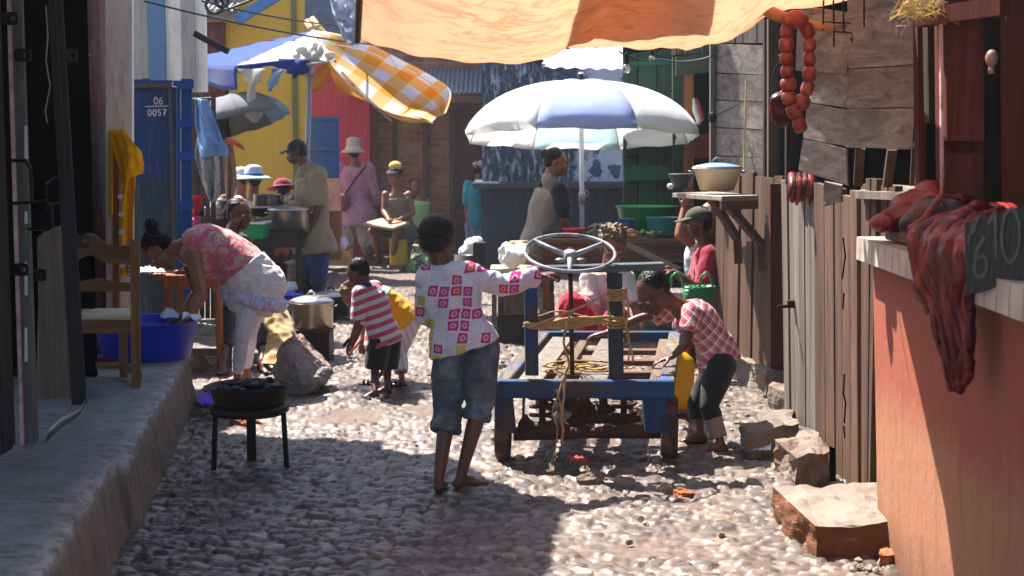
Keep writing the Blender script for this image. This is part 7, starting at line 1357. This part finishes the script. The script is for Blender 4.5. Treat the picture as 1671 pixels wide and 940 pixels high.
b.cloth('shirt', m_cloth('yellow cotton', 'd89a10', .2, 'e8b020'), (.0, .98), arms=.7, inf=.024, ainf=.018, hem=.03, folds=.012, fsc=10)
b.cloth('undershirt', m_cloth('pale blue cotton', 'a8c4dc'), (.62, 1.02), arms=.45, inf=.031, ainf=.026, folds=.008)
b.cloth('trousers', m_stripe('pale striped trousers', 'd4c8c8', 'b0a4ac', (.95, 0, .3), 26, .7), (-.06, .12), legs=1.7, inf=.018, linf=.02, folds=.007)
sand = m_plain('dark sandal', '1c2030', .6)
for q, d in (('L', V((-1, -.3, 0)).normalized()), ('R', V((-1, 0, 0)))):
    a = b.J['an'+q]; fl = V((a.x, a.y, .004)); x = d.cross(Z_); mm = MB(); mm.loft([(fl+d*o*k+V((0, 0, .004)), x, Z_, w_*k, .008) for o, w_ in ((-.06, .04), (.0, .044), (.1, .055), (.2, .045))], 16, 2.6); e = mm.build('sandal', sand, b.t, smooth=True)
    for o in (.02, .09, .14): mm = MB(); c_ = fl+d*o*k; mm.tube([c_+x*(.055*k*math.cos(t_))+V((0, 0, .005+.05*k*math.sin(t_)*(1.3 if o < .05 else 1))) for t_ in [PI*i/8 for i in range(9)]], .006, 6); mm.build('strap', sand, e, smooth=True)
# ---------------------------------------------------------------- man in beige
k = 1.0; b = Man('man in a beige hooded shirt and dark cap stirring pots beside the pale parasol pole', 14.15, k, sk_dark, base=G(510, 484))
b.pose(shL=(518, 292, -.1), shR=(497, 290, .16), neck=(500, 277, .02), hiL=(517, 405, -.08), hiR=(509, 405, .1), elL=(519, 345, -.16), wrL=(499, 384, -.2), elR=(492, 342, .2), wrR=(458, 345, .05), knL=(521, 445, -.1), anL=ank(519, 486, k), knR=(504, 443, .1), anR=ank(506, 478, k))
b.body(legs=.9); b.head((483, 249, .02), .225, (-.9, -.18, -.32), (-.2, 0, 1)); b.hand('L', (-.1, 0, -1), (1, 0, 0), .6); b.hand('R', (-1, 0, .05), (0, 0, -1), 1.0, th=-1); b.foot('L', (-1, -.2, 0)); b.foot('R', (-1, -.1, 0)); b.finish()
b.hair(hair_k)
def cap(b, mat, bill=True, brim2=None, up_=0, sx=1):
    mm = MB(); q = b.hq; mm.ell(b.g(0, -.02, .052), (.084*q, .098*q, .07*q), M=b.hR)
    if bill:
        for i in range(6): u = i/5; mm.ell(b.g(0, .06+.075*u, .05-.012*u), ((.068-.02*u)*q, .022*q, .007*q), M=b.hR)
    r = remesh(mm, max(.005, b.vox*.7), 1); return r.build('cap', mat, b.t, smooth=True)
s = NM('dark cap'); v = s.obj(); cp = s.out(s.ramp(s.noise(v, 9, 2), (.45, '10141c'), (.55, '24405c'), (.6, '8ab0c8'), (.64, '10141c'), interp='CONSTANT'), .5); cap(b, cp)
mm = MB(); mm.ell(b.g(0, .12, .052), (.07*b.hq, .05*b.hq, .006*b.hq), M=b.hR); mm.build('cap_peak', plas('pale blue peak', 'a8c8dc'), b.t, smooth=True)
beige = m_cloth('beige cotton', '8c8068', var=.15)
def hood(m): m.ell(b.C+V((.05, 0, .04)), (.11, .13, .08)); m.caps(b.J['neck'], b.J['neck']+V((.06, 0, -.02)), .075, .08)
b.cloth('hooded_shirt', beige, (-.06, 1.05), arms=.85, inf=.04, ainf=.035, hem=.07, folds=.02, fsc=6, extra=hood)
b.cloth('jeans', jeans, (-.08, .1), legs=1.8, inf=.02, linf=.03, folds=.016)
mm = MB(); mm.tube([P(452, 343, 14.15), P(440, 352, 14.1), P(418, 372, 13.9)], .012, 8); mm.ell(P(416, 374, 13.9), (.05, .05, .02), n=12, h=8); single(mm, 'ladle', alu, 'aluminium ladle held over the green crate', 'ladle', smooth=True)
mm = MB(); mm.tube([P(458, 332, 14.0), P(478, 318, 14.0)], [.03, .045], 12); single(mm, 'steel_scoop', alu, 'shiny scoop sticking out of the saucepan', 'scoop', smooth=True)
# ---------------------------------------------------------------- seated woman behind the bending one
k = .95; b = Man('seated woman with braided hair looking right from behind the bending woman', 10.45, k, sk_dark, base=G(400, 606))
b.pose(shL=(398, 394, -.16), shR=(352, 394, .12), neck=(377, 384, 0), hiL=(405, 530, 0), hiR=(378, 530, .1), elL=(408, 450, -.2), wrL=(420, 490, -.4), elR=(350, 450, 0), wrR=(360, 490, -.3), knL=(438, 515, -.45), anL=ank(428, 606, k), knR=(366, 512, -.45), anR=ank(366, 606, k))
b.body(); b.head((391, 350, -.02), .225, (.8, -.58, -.08), (0, 0, 1)); b.hand('L', (.3, -.5, -.6), (0, 0, -1), .5); b.hand('R', (.3, -.5, -.6), (0, 0, -1), .5); b.foot('L', (.5, -.8, 0)); b.foot('R', (.1, -1, 0)); b.finish()
b.hair(hair_k, amp=.003, sc_=50, extra=[(-.02, -.13, -.01, .06, .055, .06), (-.02, -.1, .03, .06, .06, .05)])
b.cloth('blouse', m_cloth('charcoal blouse', '34323a', var=.3), (-.02, 1.04), arms=1.0, inf=.025, folds=.012)
b.cloth('leggings', blackc, (-.06, .1), legs=1.72, inf=.008, linf=.01, folds=.006)
def apron(m): a, c_ = b.J['knL'], b.J['anL']; m.loft([(a+V((.05, .02, .05)), X_, Y1_, .06, .12), (a.lerp(c_, .2)+V((.08, 0, 0)), X_, Y1_, .1, .13), (a.lerp(c_, .6)+V((.12, 0, 0)), X_, Y1_, .1, .12), (a.lerp(c_, 1.0)+V((.08, -.02, 0)), X_, Y1_, .08, .1)], 24)
b.cloth('wrap_skirt', m_multi('khaki wrap', 5, [(.4, '9a8354'), (.56, 'b09a68'), (.62, 'a8502c'), (.7, 'c8b060')], 1.5), extra=apron, folds=.02, fsc=7)
# ---------------------------------------------------------------- woman in vest under parasol
k = .93; b = Man('woman in a brown vest over a black shirt standing under the white parasol', 12.1, k, sk_mid, base=G(885, 540))
b.pose(shR=(914, 312, -.15), shL=(891, 306, .17), neck=(897, 293, 0), hiR=(884, 410, -.1), hiL=(880, 408, .1), elR=(919, 360, -.2), wrR=(944, 392, -.12), elL=(915, 360, .25), wrL=(945, 388, .2), knR=(884, 475, -.1), anR=ank(888, 545, k), knL=(876, 475, .1), anL=ank(878, 540, k))
b.arch = V((-.02, 0, 0)); b.body(); b.head((908, 265, 0), .225, (.93, -.12, -.28), (.15, 0, 1)); b.hand('R', (.8, 0, -.4), (0, 0, -1), .8, th=-1); b.hand('L', (.8, 0, -.4), (0, 0, -1), .8); b.foot('L', (1, 0, 0)); b.foot('R', (1, -.1, 0)); b.finish()
b.hair(hair_k, amp=.004, extra=[(0, -.12, .045, .042, .04, .038), (0, -.06, .04, .07, .06, .06)])
b.cloth('black_shirt', m_cloth('black tee', '14161e', var=.3), (.2, 1.04), arms=.92, inf=.014, ainf=.03, folds=.01)
vestm = m_cloth('taupe vest', '84756a', var=.12)
b.cloth('vest', vestm, (-.1, 1.0), inf=.045, hem=.05, folds=.016, fsc=6, w=.97, extra=lambda m: m.caps(b.J['neck'], b.C, .07, .08))
b.cloth('trousers', m_cloth('brown trousers', '6a5648', var=.2), (-.08, .1), legs=1.85, inf=.03, linf=.045, folds=.016)
# ---------------------------------------------------------------- man in cap, seated
k = .98; b = Man('seated man in a maroon shirt and olive cap, leaning against the plank hut', 10.35, k, sk_dark, base=G(1150, 560))
b.pose(shL=(1157, 418, -.17), shR=(1150, 420, .17), neck=(1155, 404, 0), hiL=(1178, 530, -.1), hiR=(1174, 530, .1), elL=(1146, 478, -.3), wrL=(1100, 444, -.34), elR=(1132, 466, .05), wrR=(1090, 438, -.05), knL=(1120, 530, -.4), anL=ank(1125, 575, k), knR=(1115, 530, .05), anR=ank(1120, 570, k))
b.body(arms=.95); b.head((1137, 366, -.02), .235, (-.96, -.2, -.12), (0, 0, 1)); b.hand('L', (-1, 0, .15), (0, 0, -1), .7); b.hand('R', (-1, 0, .1), (0, 0, -1), .7, th=-1); b.foot('L', (-1, 0, 0)); b.foot('R', (-1, 0, 0)); b.finish()
b.hair(hair_k); cap(b, m_cloth('olive cap', '3c3a28', var=.2))
b.cloth('shirt', m_cloth('maroon tee', '8a1634', var=.15), (-.04, 1.04), arms=.85, inf=.028, ainf=.03, folds=.012)
b.cloth('trousers', m_cloth('dark trousers', '2a2830', var=.2), (-.08, .1), legs=1.8, inf=.02, linf=.03)
# ---------------------------------------------------------------- person with raised arm behind him
k = .9; b = Man('person in a white floral shirt with a raised elbow, behind the man in the cap', 10.85, k, sk_lite, base=G(1150, 560))
b.pose(shL=(1138, 402, -.12), shR=(1146, 402, .15), neck=(1150, 394, 0), hiL=(1150, 520, -.1), hiR=(1152, 520, .1), elL=(1108, 384, -.2), wrL=(1116, 340, -.12), elR=(1128, 460, .1), wrR=(1120, 490, 0), knL=(1115, 530, -.3), anL=ank(1120, 560, k), knR=(1120, 530, .1), anR=ank(1125, 558, k))
b.body(arms=1.05); b.head((1158, 352, 0), .215, (-.9, -.3, 0), (0, 0, 1)); b.hand('L', (.35, 0, 1), (0, 1, 0), .8); b.hand('R', (0, 0, -1), (1, 0, 0), .5); b.foot('L', (-1, 0, 0)); b.foot('R', (-1, 0, 0)); b.finish()
b.hair(hair_k)
b.cloth('floral_shirt', m_multi('white floral cotton', 16, [(.35, 'd0d0d8'), (.52, 'c8ccd4'), (.56, '2a9a8a'), (.6, 'd0d0d8'), (.66, 'c87a98'), (.7, 'd0d0d8')], .5), (-.02, 1.02), arms=.3, inf=.03, folds=.01)
b.cloth('trousers', m_cloth('grey trousers', '4a4a54'), (-.06, .1), legs=1.8, inf=.02, linf=.02)
# ---------------------------------------------------------------- girl behind the wheel
k = .72; b = Man('child in a white tee crouching behind the cart, seen through the steering wheel', 9.15, k, sk_lite, base=G(975, 605))
b.pose(shL=(1020, 456, 0), shR=(962, 456, 0), neck=(992, 444, .02), hiL=(1000, 535, .1), hiR=(972, 535, .1), elL=(1037, 505, -.1), wrL=(1048, 536, -.3), elR=(967, 512, -.1), wrR=(916, 545, -.35), knL=(1008, 520, -.28), anL=ank(1000, 606, k), knR=(936, 497, -.2), anR=ank(945, 600, k))
b.arch = V((0, .04, 0)); b.body(); b.head((1000, 402, -.05), .232, (.05, -.85, -.45), (0, -.35, .9)); b.hand('L', (.1, -.5, -.6), (0, 0, -1), .6); b.hand('R', (-.8, -.4, -.2), (0, 0, -1), .5, th=-1); b.foot('L', (0, -1, 0)); b.foot('R', (-.2, -1, 0)); b.finish()
b.hair(hair_b, amp=.018, sc_=30, extra=[(0, -.02, .085, .08, .08, .045), (.05, -.03, .1, .035, .04, .03), (-.05, -.02, .1, .035, .04, .03)])
b.cloth('tee_shirt', m_cloth('cream white tee', 'cfc6be', .2), (-.02, 1.04), arms=.8, inf=.022, ainf=.024, folds=.01)
b.cloth('skirt', m_cloth('crimson cotton', 'b01638', .15, 'c01840'), (-.06, .15), legs=1.25, inf=.03, linf=.035, folds=.014, extra=lambda m: m.ell(b.J['knR']+V((0, 0, -.02)), (.1, .1, .1)))
b.cloth('pink_wrap', m_cloth('pink cotton', 'd08a90'), extra=lambda m: m.caps(b.J['hiR']+V((0, -.08, .06)), b.J['knR'].lerp(b.J['hiR'], .35)+V((0, 0, .04)), .09, .088), folds=.012)
# ---------------------------------------------------------------- far people
def hat(b, mat, r=.19, crown=.07, droop=.02, name='sun_hat', cm=None, tilt=0):
    q = b.hq; mm = MB(); R_ = b.hR@Matrix.Rotation(tilt, 3, 'X'); c = b.g(0, -.015, .05)
    mm.lathe(c, [(r*q, -droop*q), (r*.75*q, -droop*.3*q), (.1*q, .0), (.096*q, .02*q), (.085*q, crown*q), (.05*q, (crown+.02)*q), (0, (crown+.025)*q)], 32, M=R_)
    o = mm.build(name, mat, b.t, smooth=True, solid=.006)
    if cm: mm = MB(); mm.lathe(c, [(.104*q, .0), (.101*q, .022*q)], 28, M=R_); mm.build('hat_band', cm, b.t, smooth=True, solid=.004)
def simple(label, Y, px, pyhead, k, sk, foot_y, f, shw, torso_len, colors, arms=None, **kw): pass
k = 1.0; b = Man('person in a long pinkish coat and sun hat walking away, bag strap across the back', 19.0, k, sk_mid, base=G(578, 430))
b.pose(shL=(555, 277), shR=(600, 275), neck=(579, 266), hiL=(566, 352), hiR=(592, 352), elL=(548, 318, -.05), wrL=(556, 340, -.12), elR=(612, 315, 0), wrR=(617, 342, .1), knL=(566, 392), anL=ank(562, 428, k), knR=(598, 392), anR=ank(606, 424, k))
b.body(); b.head((577, 249), .225, (-.15, 1, 0), (0, 0, 1)); b.hand('L', (0, 0, -1), (1, 0, 0), .5); b.hand('R', (0, 0, -1), (-1, 0, 0), .5); b.foot('L', (0, 1, 0)); b.foot('R', (.2, 1, 0)); b.finish(); b.hair(hair_k)
hat(b, m_cloth('straw beige hat', 'a89a88'), .175, .13, .05, cm=m_cloth('pale hat scarf', 'c8c0b0'))
b.cloth('coat', m_multi('faded pink check', 20, [(.35, '8a6a7c'), (.5, 'a8808e'), (.65, '9a5a62')], .3), (-.18, 1.04), arms=1.7, inf=.045, ainf=.035, hem=.1, folds=.02, fsc=6)
b.cloth('trousers', m_cloth('pale grey trousers', '9a9a94'), (-.1, .1), legs=1.75, inf=.03, linf=.05, folds=.02)
mm = MB(); mm.tube([P(598, 270, 18.85), P(580, 292, 18.78), P(563, 318, 18.82), P(560, 328, 18.9)], .014, 6); mm.build('bag_strap', blackc, b.t); mm = MB(); mm.ell(P(560, 330, 18.8), (.1, .06, .12)); mm.build('shoulder_bag', m_cloth('brown bag', '6a4a40'), b.t, smooth=True)
k = .95; b = Man('woman in an olive tank top writing on a board, seated on a yellow jerrycan', 18.2, k, sk_mid, base=G(640, 435))
b.pose(shL=(667, 318, 0), shR=(629, 318, 0), neck=(647, 309, 0), hiL=(664, 375, .05), hiR=(648, 375, .05), elL=(674, 348, -.1), wrL=(652, 358, -.3), elR=(626, 345, -.1), wrR=(634, 357, -.3), knL=(646, 380, -.4), anL=ank(640, 436, k), knR=(606, 378, -.35), anR=ank(620, 431, k))
b.body(); b.head((643, 288, -.05), .225, (-.3, -.75, -.55), (0, -.3, 1)); b.hand('L', (-.7, -.5, 0), (0, 0, -1), .5); b.hand('R', (.2, -.8, 0), (0, 0, -1), .5, th=-1); b.foot('L', (-.3, -1, 0)); b.foot('R', (-.5, -1, 0)); b.finish(); b.hair(hair_k, extra=[(0, -.1, .02, .09, .06, .06)])
mm = MB(); mm.ell(b.g(0, -.09, .1), (.085, .07, .06), M=b.hR); mm.build('head_wrap', m_cloth('golden head wrap', 'c8a050'), b.t, smooth=True)
mm = MB(); mm.ell(b.g(0, .02, .075), (.078, .07, .03), M=b.hR); mm.build('hair_band', m_cloth('black and white band', '3a3a40'), b.t, smooth=True)
b.cloth('tank_top', m_cloth('olive tank top', '6a6458'), (-.05, .93), inf=.02, folds=.012, w=.95); b.cloth('shorts', m_cloth('dark olive shorts', '4a463c'), (-.08, .1), legs=.75, inf=.03, linf=.03)
mm = MB(); mm.quad(P(592, 364, 17.75), P(640, 372, 17.6), P(668, 362, 17.9), P(622, 356, 18.1), .03, V((0, 0, 1))); mm.build; single(mm, 'writing_board', m_wood('pale board', 'b89a70', 'd8c09a', 'X'), 'pale board lying on the lap of the seated woman', 'board')
k = .75; b = Man('young person in a green top sitting behind the woman with the board', 18.9, k, sk_mid, base=G(690, 425))
b.pose(shL=(700, 327, 0), shR=(672, 325, 0), neck=(684, 318, 0), hiL=(690, 388, 0), hiR=(674, 388, 0), elL=(713, 350, -.05), wrL=(722, 368, -.1), elR=(668, 350, 0), wrR=(672, 370, 0), knL=(700, 395, -.3), anL=ank(700, 430, k), knR=(680, 395, -.3), anR=ank(685, 430, k))
b.body(); b.head((677, 305, 0), .21, (.3, -.9, 0), (0, 0, 1)); b.hand('L', (0, 0, -1), (1, 0, 0), .5); b.hand('R', (0, 0, -1), (1, 0, 0), .5); b.foot('L', (0, -1, 0)); b.foot('R', (0, -1, 0)); b.finish(); b.hair(hair_k)
b.cloth('green_top', m_cloth('light green top', '8ab87a'), (.2, .97), inf=.02, folds=.01); b.cloth('dark_skirt', m_cloth('dark skirt', '2a2c34'), (-.06, .3), legs=1.0, inf=.03, linf=.03)
k = .86; b = Man('person in a teal polo shirt and pale cap walking past the dark building corner', 18.9, k, sk_lite, base=G(778, 430))
b.pose(shL=(765, 303, 0), shR=(797, 303, 0), neck=(782, 294, 0), hiL=(772, 368, 0), hiR=(790, 368, 0), elL=(761, 340, 0), wrL=(764, 368, -.08), elR=(803, 340, 0), wrR=(803, 368, 0), knL=(771, 402), anL=ank(769, 432, k), knR=(790, 402), anR=ank(792, 432, k))
b.body(); b.head((783, 276, 0), .215, (.8, .5, 0), (0, 0, 1)); b.hand('L', (0, 0, -1), (1, 0, 0), .5); b.hand('R', (0, 0, -1), (-1, 0, 0), .5); b.foot('L', (0, 1, 0)); b.foot('R', (0, 1, 0)); b.finish(); b.hair(hair_k); cap(b, m_cloth('pale pink cap', 'c8b4b8'))
b.cloth('polo_shirt', m_cloth('teal polo', '2c8a9c'), (-.08, 1.03), arms=.85, inf=.03, ainf=.025, folds=.012); b.cloth('trousers', m_cloth('pale blue trousers', '8a9ab4'), (-.08, .1), legs=1.8, inf=.02, linf=.03)
def sitter(label, Y, px, py, k, sk, f, top, hatm=None, band=None, **kw):
    b = Man(label, Y, k, sk, base=(P(px, 400, Y).x, Y, 0)); s_ = 2321/Y*k
    q = lambda dx, dz, dy=0: (px+dx*s_, py-dz*s_, dy)
    b.pose(shL=q(-.18, -.26), shR=q(.18, -.26), neck=q(0, -.18), hiL=q(-.1, -.75), hiR=q(.1, -.75), elL=q(-.24, -.52, -.05), wrL=q(-.3, -.55, .2), elR=q(.24, -.52, -.05), wrR=q(.2, -.55, .2), knL=q(-.12, -.8, .4), anL=q(-.12, -1.15, .4), knR=q(.12, -.8, .4), anR=q(.12, -1.15, .4))
    b.body(); b.head((px, py, 0), .22, f, (0, 0, 1)); b.hand('L', (0, 0, -1), (1, 0, 0), .5); b.hand('R', (0, 0, -1), (1, 0, 0), .5); b.foot('L', (0, 1, 0)); b.foot('R', (0, 1, 0)); b.finish(); b.hair(hair_k)
    b.cloth('blouse', top, (-.05, 1.04), arms=.9, inf=.03, ainf=.025, folds=.012); b.cloth('skirt', m_cloth('dark skirt '+label[:12], '3a3440'), (-.06, .15), legs=1.5, inf=.03, linf=.04)
    if hatm: hat(b, hatm, cm=band, **kw)
    return b
sitter('seated person in a blue and white sun hat behind the stall pots', 15.0, 413, 294, .92, sk_mid, (-.5, .8, 0), m_cloth('pale pink blouse', 'd4b8ac'), m_cloth('white straw hat', 'b8c8dc'), m_cloth('cobalt band', '2c58b8'), r=.2, crown=.09, droop=.035)
sitter('seated person in a crimson sun hat between the saucepan and the man in beige', 15.3, 461, 312, .9, sk_lite, (-.4, .8, -.2), m_cloth('rust blouse', 'a8604a'), m_cloth('crimson hat', '8a1a48'), None, r=.17, crown=.06, droop=.02)
sitter('person in a pale hat half hidden behind the umbrella handle at the stall', 15.8, 392, 292, .95, sk_mid, (-.8, .3, 0), m_cloth('brown jumper', '6a4a3c'), m_cloth('off white hat', 'c8ccd4'), None, r=.15, crown=.06, droop=.02)
# ---------------------------------------------------------------- smoky air of the alley
m = MB(); m.box((0, 140, 4.4), (124, 324, 11)); hz = m.build('haze', bpy.data.materials.new('haze'), None); tag(hz, kind='stuff')
hm = hz.data.materials[0]; hm.use_nodes = True; hn = hm.node_tree; hn.nodes.remove(hn.nodes['Principled BSDF']); pv = hn.nodes.new('ShaderNodeVolumePrincipled'); pv.inputs['Color'].default_value = (.86, .92, 1, 1); pv.inputs['Density'].default_value = .0011; pv.inputs['Anisotropy'].default_value = .3
hn.links.new(pv.outputs[0], hn.nodes['Material Output'].inputs['Volume'])

# ---------------------------------------------------------------- loose pebbles and grit
random.seed(31); m = MB()
for k in range(380):
    y = random.uniform(4.0, 11); r = random.random()
    if r < .4: x = pave_edge(y)+.09+abs(random.gauss(0, .12)) if y < 8.4 else random.uniform(-1.9, 1.3)
    elif r < .65: x = 1.35-abs(random.gauss(0, .15)) if y > 5.3 else 1.3-abs(random.gauss(0, .1))
    else: x = random.uniform(-1.5, 1.3)
    q = random.choice((.006, .008, .011, .016)); m.tint = random.random(); R_ = Matrix.Rotation(random.uniform(0, 6), 3, 'Z'); b0 = len(m.v)
    m.ell((x, y, q*.4+.012), (q*random.uniform(.8, 1.5), q, q*.7), M=R_, n=7, h=5)
    for i in range(b0, len(m.v)): m.v[i] = m.v[i]+V([random.uniform(-.2, .2)*q for _ in range(3)])
o = m.build('pebbles', m_plain('loose pebble', '8a7c70', .85, 0, .4, 9)); tag(o, kind='stuff')
